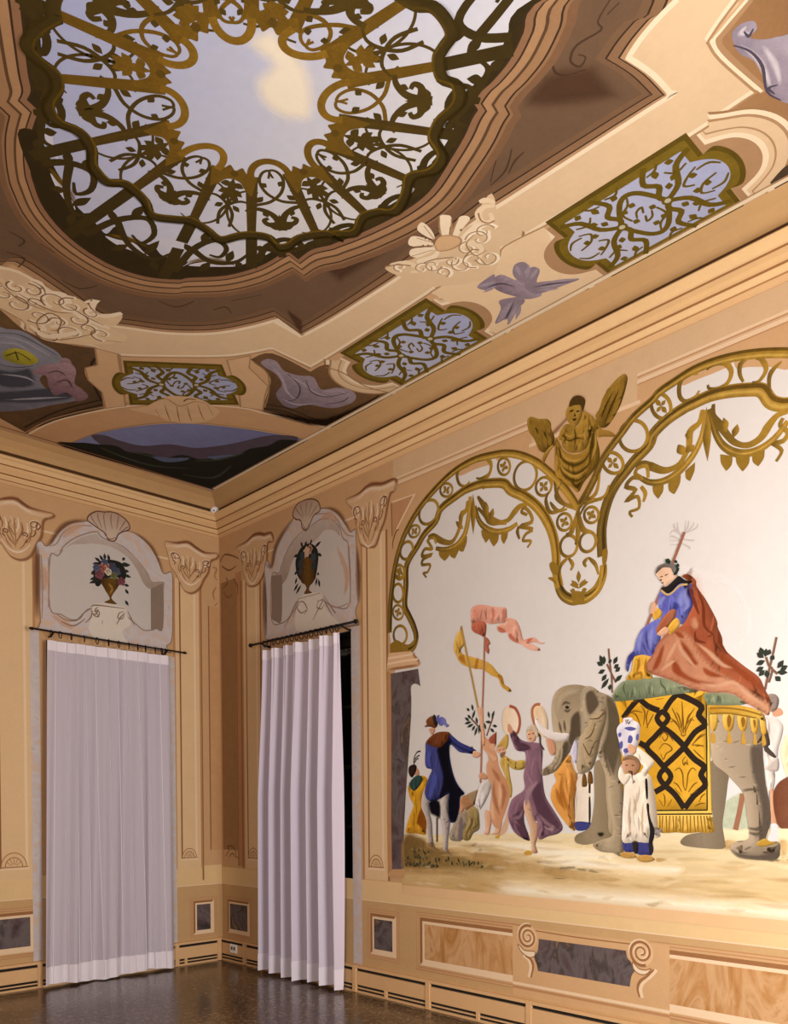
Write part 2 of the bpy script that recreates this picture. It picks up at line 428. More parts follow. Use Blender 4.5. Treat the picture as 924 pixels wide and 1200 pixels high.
# cornice: one profile run along each wall, mitred in the corner
PROF = [('cove', [(.215, 4.8), (.15, 4.765), (.11, 4.72), (.088, 4.678)], 'C29C6C'),
        ('shadow_gap', [(.088, 4.678), (.04, 4.672), (.04, 4.62), (.10, 4.62), (.135, 4.63)], '7E5A38'),  # real recess, its colour darkened so the gap reads as deep shade
        ('crown_moulding', [(.135, 4.63), (.142, 4.62), (.135, 4.607), (.115, 4.597), (.10, 4.575), (.098, 4.565)], 'E2BE8C'),
        ('groove', [(.098, 4.568), (.088, 4.558)], '946840'), ('frieze_moulding', [(.088, 4.558), (.080, 4.53), (.066, 4.512), (.062, 4.50)], 'DCB582'),  # dark strips between mouldings: the shade line is put into their colour
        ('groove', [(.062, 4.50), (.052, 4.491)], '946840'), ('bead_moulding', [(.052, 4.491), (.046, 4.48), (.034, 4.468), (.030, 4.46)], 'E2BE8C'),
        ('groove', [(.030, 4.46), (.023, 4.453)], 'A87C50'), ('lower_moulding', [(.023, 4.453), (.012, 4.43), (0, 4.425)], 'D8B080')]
def cornice(n, R, length, label):
    root = None
    for name, prof, c in PROF:
        v, f = [], []
        for dd, z in prof:
            for e in (dd, length-dd): v.append((dd, e, z) if R else (e, dd, z))
        for i in range(len(prof)-1): f.append((2*i, 2*i+1, 2*i+3, 2*i+2))
        me = bpy.data.meshes.new(name); me.from_pydata(v, [], f); me.update()
        if root is None: root = tag(link('trim_%d' % n, me, m(c, n=.06, sc=4), None), label, kind='structure')
        else: link(name, me, m(c, n=.06, sc=4), root)
cornice(1, True, RY, 'moulded ochre cornice above the mural')
cornice(2, False, RX, 'moulded ochre cornice above the sheer curtain')
# skirting heaters: casing with slots, joint covers
cas = m('DDB382', n=.05, rough=.55); slot = solid('slot_dark', '1B140C', .9)
def heater(R, label, start, end, joints, slots):
    def B(a0, a1, z0, z1, d0, d1): return ((d0, a0, z0), (d1, a1, z1)) if R else ((a0, d0, z0), (a1, d1, z1))
    w = tag(boxes('baseboard_right' if R else 'baseboard_left', cas, None, B(start, end, .07, .185, 0, .030), B(start, end, .0, .018, 0, .028), B(start, end, .212, .236, 0, .034)), label, kind='structure')
    boxes('slot', slot, w, B(start, end, .018, .07, 0, .014)); boxes('slot', slot, w, B(start, end, .185, .212, 0, .014))
    boxes('rail', cas, w, B(start, end, .037, .048, .0, .027))
    for j in joints: boxes('joint_cover', cas, w, B(j-.022, j+.022, .004, .232, 0, .036))
    for j in slots: boxes('slot_divider', cas, w, B(j-.014, j+.014, .01, .075, 0, .032))
heater(True, 'ochre skirting heater casing below the mural dado', .0, 8.7, [.45, 1.92, 2.16, 3.04, 4.02, 5.0, 6.0], [.75, 1.3, 2.55, 3.55, 4.5, 5.5])
heater(False, 'ochre skirting heater casing below the sheer curtain wall', .035, 5.1, [.06, .55, 1.9, 2.9], [.45, 1.2, 2.4])

# ------------------------------------------------------------------ curtains, rods, rings
def cloth(key, h, transl, rough=.8):
    mt, N, L, b = new_mat(key, rough); b.inputs['Base Color'].default_value = rgba(h)
    tc = N.new('ShaderNodeTexCoord'); wv = N.new('ShaderNodeTexNoise'); wv.inputs['Scale'].default_value = 160; L.new(tc.outputs['Object'], wv.inputs[0])
    bp = N.new('ShaderNodeBump'); bp.inputs['Strength'].default_value = .15; bp.inputs['Distance'].default_value = .003; L.new(wv.outputs[0], bp.inputs['Height']); L.new(bp.outputs[0], b.inputs['Normal'])
    tr = N.new('ShaderNodeBsdfTranslucent'); tr.inputs[0].default_value = rgba(h); mx = N.new('ShaderNodeMixShader'); mx.inputs[0].default_value = transl
    out = N['Material Output']; L.new(b.outputs[0], mx.inputs[1]); L.new(tr.outputs[0], mx.inputs[2]); L.new(mx.outputs[0], out.inputs[0])
    return mt
def curtain(R, name, top, bot, ztop, zbot, wave, mat, hemmat, label, hem=.17, head=.09, pleats=(), NU=260, NV=22):
    """wave(u,t)->offset from the wall ; top/bot = extents along the wall"""
    t = thing(name, (.12, (bot[0]+bot[1])/2, 0) if R else ((bot[0]+bot[1])/2, .12, 0), label, 'curtain')
    def sheet(nm, z0, z1, extra, mt, nv):
        v, f = [], []
        for j in range(nv+1):
            z = z0+(z1-z0)*j/nv; tt = (ztop-z)/(ztop-zbot)
            for i in range(NU+1):
                uu = i/NU; a = (top[0]+(bot[0]-top[0])*tt)*(1-uu)+(top[1]+(bot[1]-top[1])*tt)*uu
                dd, da = wave(uu, tt); dd += .12+extra
                zz = z+(.012*math.sin(uu*9+1) if (z <= zbot+.001) else 0)
                v.append((dd, a+da, zz) if R else (a+da, dd, zz))
        for j in range(nv):
            for i in range(NU): q = j*(NU+1)+i; f.append((q, q+1, q+NU+2, q+NU+1))
        me = bpy.data.meshes.new(nm); me.from_pydata(v, [], f); me.update()
        for p in me.polygons: p.use_smooth = True
        return link(nm, me, mt, t)
    sheet('drape', zbot+.02, ztop, 0, mat, NV)
    for c, hh in pleats:
        v, f = [], []
        for j in range(NV+1):
            z = zbot+.02+(ztop-zbot-.02)*j/NV; tt = (ztop-z)/(ztop-zbot)
            for du in (-.0042, 0, .0042):
                uu = c(tt)+du; a = (top[0]+(bot[0]-top[0])*tt)*(1-uu)+(top[1]+(bot[1]-top[1])*tt)*uu
                dd, da = wave(uu, tt); dd += .12+(.016*hh if du == 0 else .003)
                v.append((dd, a+da, z) if R else (a+da, dd, z))
        for j in range(NV):
            for i in (0, 1): f.append((3*j+i, 3*j+i+1, 3*j+i+4, 3*j+i+3))
        me = bpy.data.meshes.new('pinch_pleat'); me.from_pydata(v, [], f); me.update()
        link('pinch_pleat', me, hemmat, t)
    sheet('hem', zbot, zbot+hem, .004, hemmat, 4)
    sheet('heading_tape', ztop-head, ztop, .004, hemmat, 3)
    return t
def wave_right(u, t):
    k = .35+.65*min(1, t*2.2)
    ph = 2*math.pi*6.6*u+.35*math.sin(3*t)+.7*math.sin(5.1*u)
    w = math.sin(ph); w = math.copysign(abs(w)**.7, w)
    fine = .012*math.sin(2*math.pi*20*u+1.3)*(1-min(1, t*2.5))
    return (.078*k*w+fine+.012*math.sin(17*u), .030*k*math.cos(ph))
def wave_left(u, t):
    s = 0
    for c, h, sl in ((.07, .6, .0), (.16, .9, .05), (.235, .7, .06), (.32, .9, .10), (.40, .6, .10), (.50, 1., .10), (.575, .8, .09), (.66, .9, .08), (.745, .8, .06), (.83, 1., .05), (.93, .6, 0)):
        cc = c+sl*(t-.5)*.5
        x = (u-cc)/.010
        s += h*math.exp(-x*x)
        s -= .35*h*math.exp(-((u-cc-.028)/.016)**2)
    return (.002*s+.026*math.sin(2*math.pi*4.2*u+.9+t)*(.25+.75*t)+.012*math.sin(2*math.pi*9.3*u+2*t)*(.3+t), .004*math.sin(30*u))
curtain(True, 'pleated_curtain', (.972, 2.116), (.915, 2.13), 3.09, .03, wave_right, cloth('curtain_cloth', 'D6CDDE', .06), cloth('curtain_cloth_double', 'E6DFEA', .05), 'pale lilac pleated curtain beside the mural, hanging in deep folds')
curtain(False, 'sheer_curtain', (1.838, .672), (1.90, .632), 3.098, .022, wave_left, cloth('sheer_cloth', 'D8D0DE', .2), cloth('sheer_cloth_double', 'F2ECF6', .05), 'sheer lilac curtain with thin pleats on the wall left of the corner', pleats=[(lambda t, c=c, sl=sl: c+sl*(t-.5)*.5, h) for c, h, sl in ((.07, .6, .0), (.16, .9, .05), (.235, .7, .06), (.32, .9, .10), (.40, .6, .10), (.50, 1., .10), (.575, .8, .09), (.66, .9, .08), (.745, .8, .06), (.83, 1., .05), (.93, .6, 0))])
iron = solid('dark_iron', '1E1A17', .45, .7)
def rod(R, a0, a1, z0, z1, rings, label, rad):
    W_ = lambda a, z, dd=.12: (dd, a, z) if R else (a, dd, z)
    t = thing('curtain_rod', W_((a0+a1)/2, min(z0, z1)), label, 'curtain rod')
    tube('pole', iron, t, [W_(a0, z0), W_(a1, z1)], rad)
    zz = lambda a: z0+(z1-z0)*(a-a0)/(a1-a0)
    for a in (a0, a1):
        s = 1 if a == a1 else -1; q = s*(1 if a1 > a0 else -1)
        tube('finial', iron, t, [W_(a, zz(a)), W_(a+q*.012, zz(a)), W_(a+q*.03, zz(a)), W_(a+q*.045, zz(a))], [rad, rad*1.9, rad*1.6, rad*.3])
        b = a-q*.17
        tube('bracket', iron, t, [W_(b, zz(b)-.03, .014), W_(b, zz(b)-.03, .05), W_(b, zz(b)-.008, .12)], .008)
    for a in rings:
        for_z = zz(a)-.018; tilt = random.uniform(.25, .8)
        pts = []
        for k in range(14):
            q = 2*math.pi*k/14; h = math.cos(q)*.030; s = math.sin(q)*.030
            pts.append(W_(a+s*math.sin(tilt), for_z+h, .12+s*math.cos(tilt)))
        tube('ring', iron, t, pts, .0045, 6, True)
rod(True, .77, 2.30, 3.180, 3.150, [.99+.072*k for k in range(16)], 'black iron curtain rod carrying the pleated curtain', .011)
rod(False, 1.95, .50, 3.182, 3.152, [1.80, 1.72, 1.62, 1.5, 1.38, 1.27, 1.17, 1.07, .98, .90, .80, .73, .69], 'thin black iron curtain rod carrying the sheer curtain', .0075)
# white round detector in the corner of the cornice
det = thing('ceiling_detector', (.13, .125, 4.60), 'small white round detector in the corner of the cornice', 'detector')
def lathe(name, mat, parent, c, axis, prof, seg=20):
    ax = Vector(axis).normalized(); n = ax.orthogonal().normalized(); b = ax.cross(n); v, f = [], []
    for rr, h in prof:
        for k in range(seg): v.append(tuple(Vector(c)+ax*h+(n*math.cos(2*math.pi*k/seg)+b*math.sin(2*math.pi*k/seg))*rr))
    for i in range(len(prof)-1):
        for k in range(seg): f.append((i*seg+k, i*seg+(k+1) % seg, (i+1)*seg+(k+1) % seg, (i+1)*seg+k))
    f.append(tuple((len(prof)-1)*seg+k for k in range(seg)))
    me = bpy.data.meshes.new(name); me.from_pydata(v, [], f); me.update()
    for p in me.polygons: p.use_smooth = True
    return link(name, me, mat, parent)
pw = solid('white_plastic', 'FFFFFF', .35)
lathe('housing', pw, det, (.118, .116, 4.655), (.6, .75, -.25), [(.046, -.03), (.048, 0), (.046, .012), (.036, .028), (.02, .038), (.008, .041)])
lathe('lens', solid('detector_lens', '6E6E78', .3), det, (.118, .116, 4.655), (.6, .75, -.25), [(.009, .038), (.009, .044), (.004, .046)])
# white socket on the skirting, right of the corner
sk = thing('wall_socket', (.03, .28, .10), 'white wall socket on the skirting in the room corner', 'socket')
boxes('plate', pw, sk, ((.03, .20, .10), (.040, .32, .19)))
boxes('hole', solid('socket_hole', '55504A', .6), sk, ((.04, .222, .13), (.042, .25, .165)))
boxes('hole', solid('socket_hole', '55504A', .6), sk, ((.04, .268, .13), (.042, .296, .165)))

# ------------------------------------------------------------------ the mural (a flat painting on the right wall, coordinates in metres along the wall)
SKIN = m('D9A988', n=.12, sc=30); SKIN2 = m('C99676', n=.12, sc=30)
DARK = m('2A221C', n=.2, sc=20)
mural = thing('mural', (0, 5.4, .9), 'large mural of a procession with an elephant and a rider in a red cloak', 'mural')
mural['modelled'] = 1
skym = m('DCDAD8', n=.045, sc=2.2, det=9)
mural['modelled'] = 0
groundm = m('C9A972', 'EADCB4', 'z', n=.14, sc=2.4, stretch=(1, .5, 3))
paint(mural, 'painted_ground', groundm, 2, P('R', "2.72,1.36 3.2,1.37 3.7,1.40 4.3,1.41 4.9,1.42 5.6,1.47 6.4,1.5 7.5,1.5 8.02,1.48* 8.02,.965* 2.74,.925*"))
# pale strip along the lower edge and brown shadows lying across the ground
paint(mural, 'painted_ground_light', m('F3EAD0', n=.06, sc=5), 3, P('R', "3.3,.935* 3.7,1.0 4.3,1.03 5.0,1.05 5.8,1.03 6.6,1.04 6.6,.95*"), P('R',"3.539,1.336 3.934,1.341 4.200,1.328 4.646,1.286 4.645,1.195 4.246,1.214 3.870,1.278 3.539,1.309"), P('R',"4.152,1.229 4.493,1.253 4.804,1.230 5.112,1.226 5.112,1.175 4.703,1.180 4.152,1.185"))
paint(mural, 'painted_ground_shade', m('B4925E', 'CDB381', 'y', n=.2, sc=9), 4, P('R',"2.754,1.356 3.011,1.322 3.149,1.270 3.341,1.277 3.674,1.235 3.963,1.196 3.962,1.131 3.753,1.100 3.481,1.063 2.743,1.067*"), P('R',"3.539,1.267 3.933,1.210 4.337,1.151 4.645,1.131 4.645,1.108 4.175,1.113 3.538,1.140"), P('R',"4.152,1.171 4.492,1.159 4.763,1.120 4.492,1.094 4.152,1.122"), P('R',"4.979,1.272 5.054,1.267 5.016,1.248 4.979,1.246|5.405,1.392 5.471,1.390 5.438,1.348 5.405,1.339|5.707,1.399 5.755,1.397 5.755,1.327 5.722,1.318"))
paint(mural, 'painted_hillock_shade', m('7A6138', 'A08450', 'y', n=.3, sc=14), 5, P('R',"2.763,1.368 2.995,1.339 3.018,1.289 3.149,1.270 3.282,1.248 3.483,1.201 3.674,1.168 3.805,1.123 3.592,1.112 3.252,1.115 2.946,1.100 2.752,1.102*"), w=.03)
rn = random.Random(3); s = Sh('R', 6); s3 = Sh('R', 6.3)
hb = P('R',"2.769,1.172 3.310,1.118|2.867,1.244 3.025,1.160|3.325,1.173 3.592,1.133|2.760,1.137 3.101,1.108")[1]
for (p0, p1) in hb:
    for k in range(34):
        x = rn.uniform(min(p0[0], p1[0]), max(p0[0], p1[0])); z = rn.uniform(min(p0[1], p1[1]), max(p0[1], p1[1])); th = rn.uniform(.3, 2.8); l = rn.uniform(.015, .045)
        q = s if k % 3 else s3; q.l += .012; q.leaf((x, z), (x+math.cos(th)*l, z+math.sin(th)*l), l*.45)
tag(s.make('painted_shrub', m('3A3A26', n=.4, sc=40), mural), kind='stuff'); tag(s3.make('painted_shrub', m('8A7A4C', n=.4, sc=40), mural), kind='stuff')
for cc, sd in (('B08E58', 1), ('F1E6C6', 2), ('A0824E', 5), ('E0CB98', 6)):
    rn = random.Random(sd); rr = []
    for k in range(42):
        x, z = rn.uniform(2.85, 6.4), rn.uniform(.98, 1.36); L_ = rn.uniform(.08, .35); rr.append([(x, z), (x+L_*.5, z+rn.uniform(-.012, .012)), (x+L_, z+rn.uniform(-.02, .02))])
    tag(soft_rib(mural, 'ground_strokes', m(cc, n=.15, sc=20), 'R', 4.6, rr, (.006, .020, .006), alpha=.26), kind='stuff')
paint(mural, 'painted_far_bushes_shade', m('B7BFA6', n=.2, sc=25), 3, P('R',"5.397,1.543 5.406,1.609 5.431,1.633 5.460,1.649 5.496,1.665 5.537,1.656 5.552,1.560 5.544,1.456 5.393,1.457"))
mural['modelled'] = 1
# ---- kneeling person in yellow
p = paint(mural, 'painted_person', m('C08A20', 'DDA62A', 'y', n=.2, sc=20), 6, P('R',"2.808,1.764 2.872,1.734 2.921,1.744 2.961,1.788 2.953,1.834 2.993,1.838 3.028,1.809 3.023,1.742 2.991,1.698 2.975,1.653 3.013,1.518 3.009,1.406 2.996,1.372 2.901,1.382 2.820,1.380 2.779,1.397 2.805,1.472 2.838,1.540 2.871,1.609 2.831,1.666"))
tag(p, 'person in yellow kneeling at the left edge behind the man in blue')
paint(p, 'shade', m('8A4F18', n=.2), 7, P('R',"2.902,1.472 2.951,1.586 3.005,1.518 3.008,1.384 2.933,1.439")); paint(p, 'collar', m('2F4A42', n=.2), 7, P('R',"2.821,1.775 2.890,1.836 2.961,1.839 2.972,1.799 2.921,1.744 2.872,1.722"))
paint(p, 'face', SKIN2, 7, P('R',"2.890,1.904 2.930,1.891 2.938,1.851 2.906,1.841 2.882,1.859")); paint(p, 'cap', m('2C1B16'), 8, P('R',"2.817,1.895 2.834,1.923 2.883,1.932 2.910,1.914 2.898,1.869 2.857,1.828 2.825,1.855"))
rib(p, 'feather', DARK, 8, (.012, .008, .014), P('R',"2.882,1.927 2.883,1.983 2.915,2.027 2.955,2.034|2.891,1.972 2.915,1.993 2.942,2.001|2.888,1.949 2.910,1.971 2.931,1.979"))
# ---- seated pair
p = paint(mural, 'painted_person', m('8F8478', 'A8977C', 'y', n=.15, sc=20), 6, P('R',"3.292,1.443 3.351,1.552 3.401,1.568 3.443,1.546 3.464,1.456 3.428,1.370 3.356,1.331 3.269,1.340 3.262,1.388"))
tag(p, 'grey seated person beside the legs of the man in blue')
paint(p, 'face', SKIN2, 7, P('R',"3.359,1.627 3.388,1.664 3.423,1.648 3.415,1.584 3.386,1.546 3.361,1.568"))
paint(p, 'folds', m('776C70', n=.1), 7, P('R',"3.357,1.476 3.386,1.520 3.407,1.445 3.385,1.342 3.349,1.336"))
p = paint(mural, 'painted_person', m('8B7545', 'A99662', 'y', n=.15, sc=20), 7, P('R',"3.443,1.562 3.500,1.594 3.548,1.568 3.561,1.499 3.557,1.426 3.498,1.393 3.463,1.344 3.406,1.343 3.399,1.402 3.443,1.477"))
tag(p, 'seated bearded person in olive with a pointed cap')
paint(p, 'face', m('A87C55', n=.3, sc=40), 8, P('R',"3.373,1.638 3.402,1.675 3.466,1.674 3.514,1.647 3.514,1.605 3.465,1.584 3.429,1.562 3.401,1.595")); paint(p, 'cap', m('9C8566', n=.15), 8, P('R',"3.430,1.680 3.549,1.720* 3.521,1.631 3.507,1.605 3.472,1.647"))
rib(p, 'folds', m('6E5A33', n=.1), 8, .014, P('R',"3.464,1.531 3.485,1.478 3.456,1.424 3.413,1.370|3.541,1.520 3.540,1.457 3.484,1.424"))
# ---- man in blue and black coat
p = paint(mural, 'painted_person', m('34386E', '3E4486', 'z', n=.16, sc=16), 9, P('R',"3.019,2.105 3.112,2.160 3.187,2.172 3.261,2.159 3.305,2.125 3.377,2.078 3.511,2.022 3.531,2.005 3.510,1.985 3.433,1.994 3.362,2.009 3.275,2.068 3.267,1.987 3.288,1.888 3.317,1.811 3.360,1.746 3.416,1.691 3.373,1.665 3.365,1.584 3.336,1.498 3.314,1.473* 3.262,1.481 3.249,1.595 3.257,1.693* 3.152,1.651 3.106,1.635 3.045,1.641 3.007,1.675 3.003,1.742 3.055,1.842 3.078,1.885 3.024,1.898 3.005,1.944 3.010,2.033"))
tag(p, 'man in a blue and black coat seen from behind, arm stretched to a flagpole')
paint(p, 'coat_shadow', m('14131C', n=.2), 10, P('R',"3.133,2.060 3.261,2.107 3.275,2.062 3.267,1.987 3.288,1.888 3.317,1.811 3.360,1.746 3.419,1.689 3.370,1.661 3.365,1.584 3.336,1.498 3.314,1.473* 3.262,1.481 3.234,1.585 3.250,1.694 3.152,1.646 3.176,1.739 3.191,1.826 3.155,1.937|3.045,1.641 3.160,1.640 3.166,1.502 3.105,1.519 3.052,1.546"))
paint(p, 'mantle', m('5E2E16', '7A4420', 'y', n=.2), 11, P('R',"3.019,2.102 3.096,2.156 3.180,2.172 3.269,2.160 3.258,2.118 3.224,2.082 3.156,2.050 3.080,2.068"))
paint(p, 'coat_light', m('4E56A4', n=.15), 10, P('R',"3.026,2.044 3.072,2.030 3.064,1.964 3.075,1.891 3.032,1.909 3.014,1.955|3.046,1.742 3.078,1.841 3.109,1.873 3.139,1.806 3.107,1.729 3.061,1.652 3.030,1.675"))
paint(p, 'sleeve_light', m('3C4188', n=.1), 10, P('R',"3.269,2.150 3.377,2.078 3.510,2.019 3.489,2.002 3.377,2.040 3.283,2.100"))
paint(p, 'hand', SKIN, 11, P('R',"3.510,2.006 3.559,1.995 3.579,1.976 3.551,1.953 3.510,1.959 3.500,1.980"))
paint(p, 'face', SKIN2, 10, P('R',"3.054,2.203 3.112,2.210 3.112,2.177 3.084,2.153 3.063,2.181")); paint(p, 'hat', m('6A3A1C', '7E4E28', 'z', n=.15), 11, P('R',"3.001,2.224 3.028,2.239 3.020,2.267 3.052,2.293 3.098,2.300 3.140,2.274 3.143,2.224 3.112,2.205 3.066,2.219"))
paint(p, 'cockade', DARK, 12, P('R',"3.090,2.295 3.113,2.310 3.135,2.269 3.140,2.225 3.112,2.227 3.097,2.261"))
paint(p, 'plume', m('5A5CA8', '8588C8', 'y', n=.2, sc=30), 12, P('R',"3.131,2.269 3.136,2.297 3.166,2.302 3.158,2.284 3.188,2.287 3.225,2.267 3.240,2.233 3.265,2.215 3.240,2.201 3.210,2.225 3.180,2.216 3.150,2.240"))
pl = paint(p, 'leg', m('C9C0BC', '8E847F', 'y', n=.1), 8, P('R',"2.975,1.698 3.007,1.731 3.045,1.641 3.047,1.563 3.074,1.474 3.081,1.374 3.091,1.296 3.065,1.284 3.039,1.312 3.027,1.418 3.005,1.507 2.959,1.597")); pl2 = paint(p, 'leg', m('CFC7C2', '958B85', 'y', n=.1), 8, P('R',"3.160,1.629 3.205,1.678 3.254,1.683 3.241,1.585 3.267,1.497 3.262,1.421 3.246,1.334 3.238,1.257 3.211,1.251 3.191,1.277 3.197,1.343 3.188,1.442 3.166,1.519"))
paint(p, 'shoe', m('8A6B48'), 8, P('R',"3.039,1.312 3.091,1.302 3.118,1.269 3.148,1.254 3.103,1.263 3.042,1.289|3.194,1.272 3.241,1.268 3.268,1.231 3.297,1.215 3.238,1.235"))
rib(p, 'cane', m('5A4026'), 7, .018, P('R',"3.130,1.508 3.128,1.320"))
# ---- flags

f1 = paint(mural, 'painted_flag', m('D9907A', 'E8B3A0', 'y', n=.12, sc=14), 6, P('R',"3.489,3.053 3.520,3.077 3.595,3.074 3.702,3.041 3.768,3.024 3.819,3.012 3.828,2.967 3.816,2.909 3.741,2.911 3.681,2.916 3.635,2.936 3.580,2.955 3.532,2.951 3.495,2.934 3.487,3.001"))
tag(f1, 'pink swallow-tailed flag on the taller pole')
paint(f1, 'flag_back', m('A9543F', 'BE6E54', 'z', n=.12), 7, P('R',"3.495,2.934 3.532,2.956 3.587,2.956 3.634,2.932 3.637,2.882 3.620,2.832 3.580,2.854 3.518,2.885 3.497,2.909"))
paint(f1, 'streamer', m('DE9C84', 'EDBBA6', 'y', n=.15), 6, P('R',"3.741,2.896 3.812,2.904 3.819,2.938 3.876,2.926 3.920,2.896 3.951,2.831 3.969,2.768 4.006,2.738 4.067,2.709 4.121,2.667 4.067,2.668 4.006,2.694 3.950,2.731 3.894,2.755 3.850,2.787 3.831,2.830 3.760,2.847 3.738,2.871|3.982,2.757 4.043,2.764 4.079,2.754 4.115,2.722 4.157,2.712 4.127,2.705 4.067,2.729 4.006,2.728"))
paint(f1, 'streamer_fold', m('C07058', n=.1), 7, P('R',"3.740,2.885 3.780,2.877 3.812,2.853 3.805,2.832 3.760,2.847|3.837,2.809 3.857,2.826 3.894,2.790 3.932,2.739 3.869,2.772|4.006,2.758 4.055,2.757 4.018,2.733"))
rib(f1, 'pleat', m('CE8068'), 7, .02, P('R',"3.696,3.037 3.702,2.984 3.688,2.920|3.794,3.014 3.800,2.957 3.786,2.910"))
paint(f1, 'knot', m('B56A55'), 7, P('R',"3.623,2.827 3.654,2.817 3.676,2.777 3.657,2.765 3.666,2.732 3.657,2.705 3.633,2.727 3.620,2.770"))
rib(f1, 'pole', m('A8735E'), 8, .017, P('R',"3.624,2.842 3.611,2.563 3.600,2.356 3.590,2.148 3.583,1.939"), P('R',"3.590,2.106 3.582,1.898 3.573,1.767"))
f2 = paint(mural, 'painted_flag', m('C99A3C', 'DDB65A', 'z', n=.14, sc=14), 6, P('R',"3.392,2.921 3.413,2.886 3.422,2.810 3.395,2.782 3.390,2.761 3.411,2.737 3.496,2.706 3.564,2.682 3.632,2.654 3.692,2.615 3.738,2.563 3.783,2.527 3.802,2.469 3.847,2.438 3.866,2.411 3.841,2.409 3.802,2.433 3.770,2.462 3.744,2.516 3.685,2.544 3.605,2.595 3.523,2.614 3.439,2.643 3.375,2.683 3.333,2.748 3.314,2.794 3.326,2.856 3.356,2.906"))
tag(f2, 'yellow pennant curling from the leaning pole'); paint(f2, 'fold', m('B57A2E', n=.1), 7, P('R',"3.366,2.733 3.418,2.734 3.439,2.659 3.397,2.675 3.361,2.706|3.537,2.688 3.564,2.679 3.550,2.613 3.516,2.619|3.751,2.536 3.779,2.524 3.796,2.480 3.770,2.493"))
rib(f2, 'pole', m('B3914F'), 8, .018, P('R',"3.393,2.951 3.440,2.765 3.501,2.535 3.561,2.297 3.594,2.169"))
paint(f2, 'spearhead', m('A88345'), 9, P('R',"3.396,2.950 3.407,2.929 3.396,2.910 3.385,2.931"))
# ---- olive branches
def branch(label, stems, lv, w=.022, sw=.013, leafc='31382F', stemc='7A5A48'):
    b = rib(mural, 'painted_olive_branch', m(stemc), 7, sw, stems); tag(b, label)
    pl, shapes = lv
    for q in shapes:
        for k in range(0, len(q)-1, 2):
            s = Sh(pl, 8); s.leaf(q[k], q[k+1], w); s.make('leaf', m(leafc, n=.2), b)
branch('olive branch crossing the flagpoles', P('R',"3.594,2.127 3.547,2.193 3.485,2.246|3.634,2.109 3.669,2.184 3.696,2.244"), P('R',"3.485,2.246 3.450,2.280 3.492,2.240 3.527,2.311 3.470,2.231 3.421,2.262 3.491,2.224 3.418,2.214 3.512,2.207 3.442,2.185 3.526,2.195 3.491,2.155 3.546,2.183 3.518,2.116 3.547,2.204 3.533,2.257 3.567,2.202 3.560,2.129 3.662,2.236 3.649,2.289 3.682,2.229 3.709,2.289 3.682,2.204 3.622,2.214 3.689,2.182 3.735,2.169 3.668,2.163 3.708,2.129 3.628,2.156 3.608,2.209 3.471,2.305 3.443,2.329 3.506,2.302 3.493,2.356"))
branch('olive branch rising behind the elephant head', P('R',"4.651,2.600 4.660,2.508 4.673,2.406 4.676,2.315|4.638,2.502 4.673,2.434 4.704,2.376"), P('R',"4.612,2.505 4.586,2.568 4.617,2.500 4.617,2.559 4.611,2.496 4.564,2.525 4.627,2.467 4.574,2.450 4.637,2.438 4.600,2.397 4.653,2.409 4.595,2.347 4.663,2.371 4.657,2.331 4.687,2.495 4.715,2.541 4.689,2.468 4.725,2.490 4.699,2.444 4.735,2.471 4.694,2.381 4.750,2.420 4.669,2.507 4.653,2.527"), .03)
branch('olive branch on a pole behind the red cloak', P('R',"5.698,2.511 5.675,2.405 5.652,2.314 5.636,2.229|5.641,2.410 5.656,2.361 5.675,2.335 5.656,2.267|5.702,2.308 5.679,2.334"), P('R',"5.621,2.420 5.610,2.469 5.637,2.410 5.642,2.457 5.648,2.417 5.664,2.450 5.629,2.407 5.590,2.440 5.637,2.391 5.586,2.374 5.629,2.356 5.586,2.338 5.633,2.340 5.602,2.308 5.641,2.339 5.652,2.291 5.702,2.339 5.736,2.381 5.717,2.329 5.757,2.347 5.698,2.320 5.757,2.309 5.690,2.298 5.720,2.267 5.664,2.391 5.687,2.411"), .03)
# ---- person in peach with raised arm, pointed cap
p = paint(mural, 'painted_person', m('D2A07A', 'C08A64', 'y', n=.14, sc=18), 8, P('R',"3.600,2.074 3.628,2.099 3.681,2.038 3.733,1.963 3.746,1.891 3.784,1.818 3.829,1.755 3.845,1.663 3.808,1.562 3.769,1.480 3.735,1.428 3.676,1.484 3.664,1.583 3.678,1.666 3.672,1.749 3.639,1.812 3.633,1.895 3.653,1.947"))
tag(p, 'dancer in a peach robe and red pointed cap raising an arm to the pole')
paint(p, 'arm', SKIN, 9, P('R',"3.548,2.319 3.602,2.314 3.608,2.209 3.621,2.104 3.614,2.042 3.593,2.054 3.581,2.180 3.554,2.287|3.607,2.053 3.640,1.999 3.726,1.943 3.706,1.918 3.640,1.978 3.600,2.022")); paint(p, 'cap', m('A35D46', '8E4B38', 'y'), 9, P('R',"3.654,2.087 3.728,2.133* 3.721,2.036 3.681,2.043")); paint(p, 'face', SKIN, 9, P('R',"3.667,2.049 3.718,2.041 3.710,2.006 3.680,2.002 3.661,2.024"))
rib(p, 'folds', m('A77250'), 9, (.01, .03, .008), P('R',"3.705,1.789 3.698,1.686 3.730,1.583 3.756,1.521|3.771,1.767 3.796,1.685 3.769,1.562|3.679,1.873 3.732,1.809 3.758,1.767")); rib(p, 'fold_light', m('E3B994'), 9, (.01, .03, .008), P('R',"3.745,1.768 3.757,1.675 3.743,1.583|3.678,1.645 3.683,1.552 3.703,1.490"))
paint(p, 'leg', SKIN, 7, P('R',"3.616,1.562 3.663,1.552 3.674,1.479 3.662,1.417 3.649,1.385 3.608,1.390 3.622,1.427 3.616,1.489|3.729,1.480 3.775,1.490 3.755,1.418 3.735,1.392 3.662,1.386 3.702,1.407"))
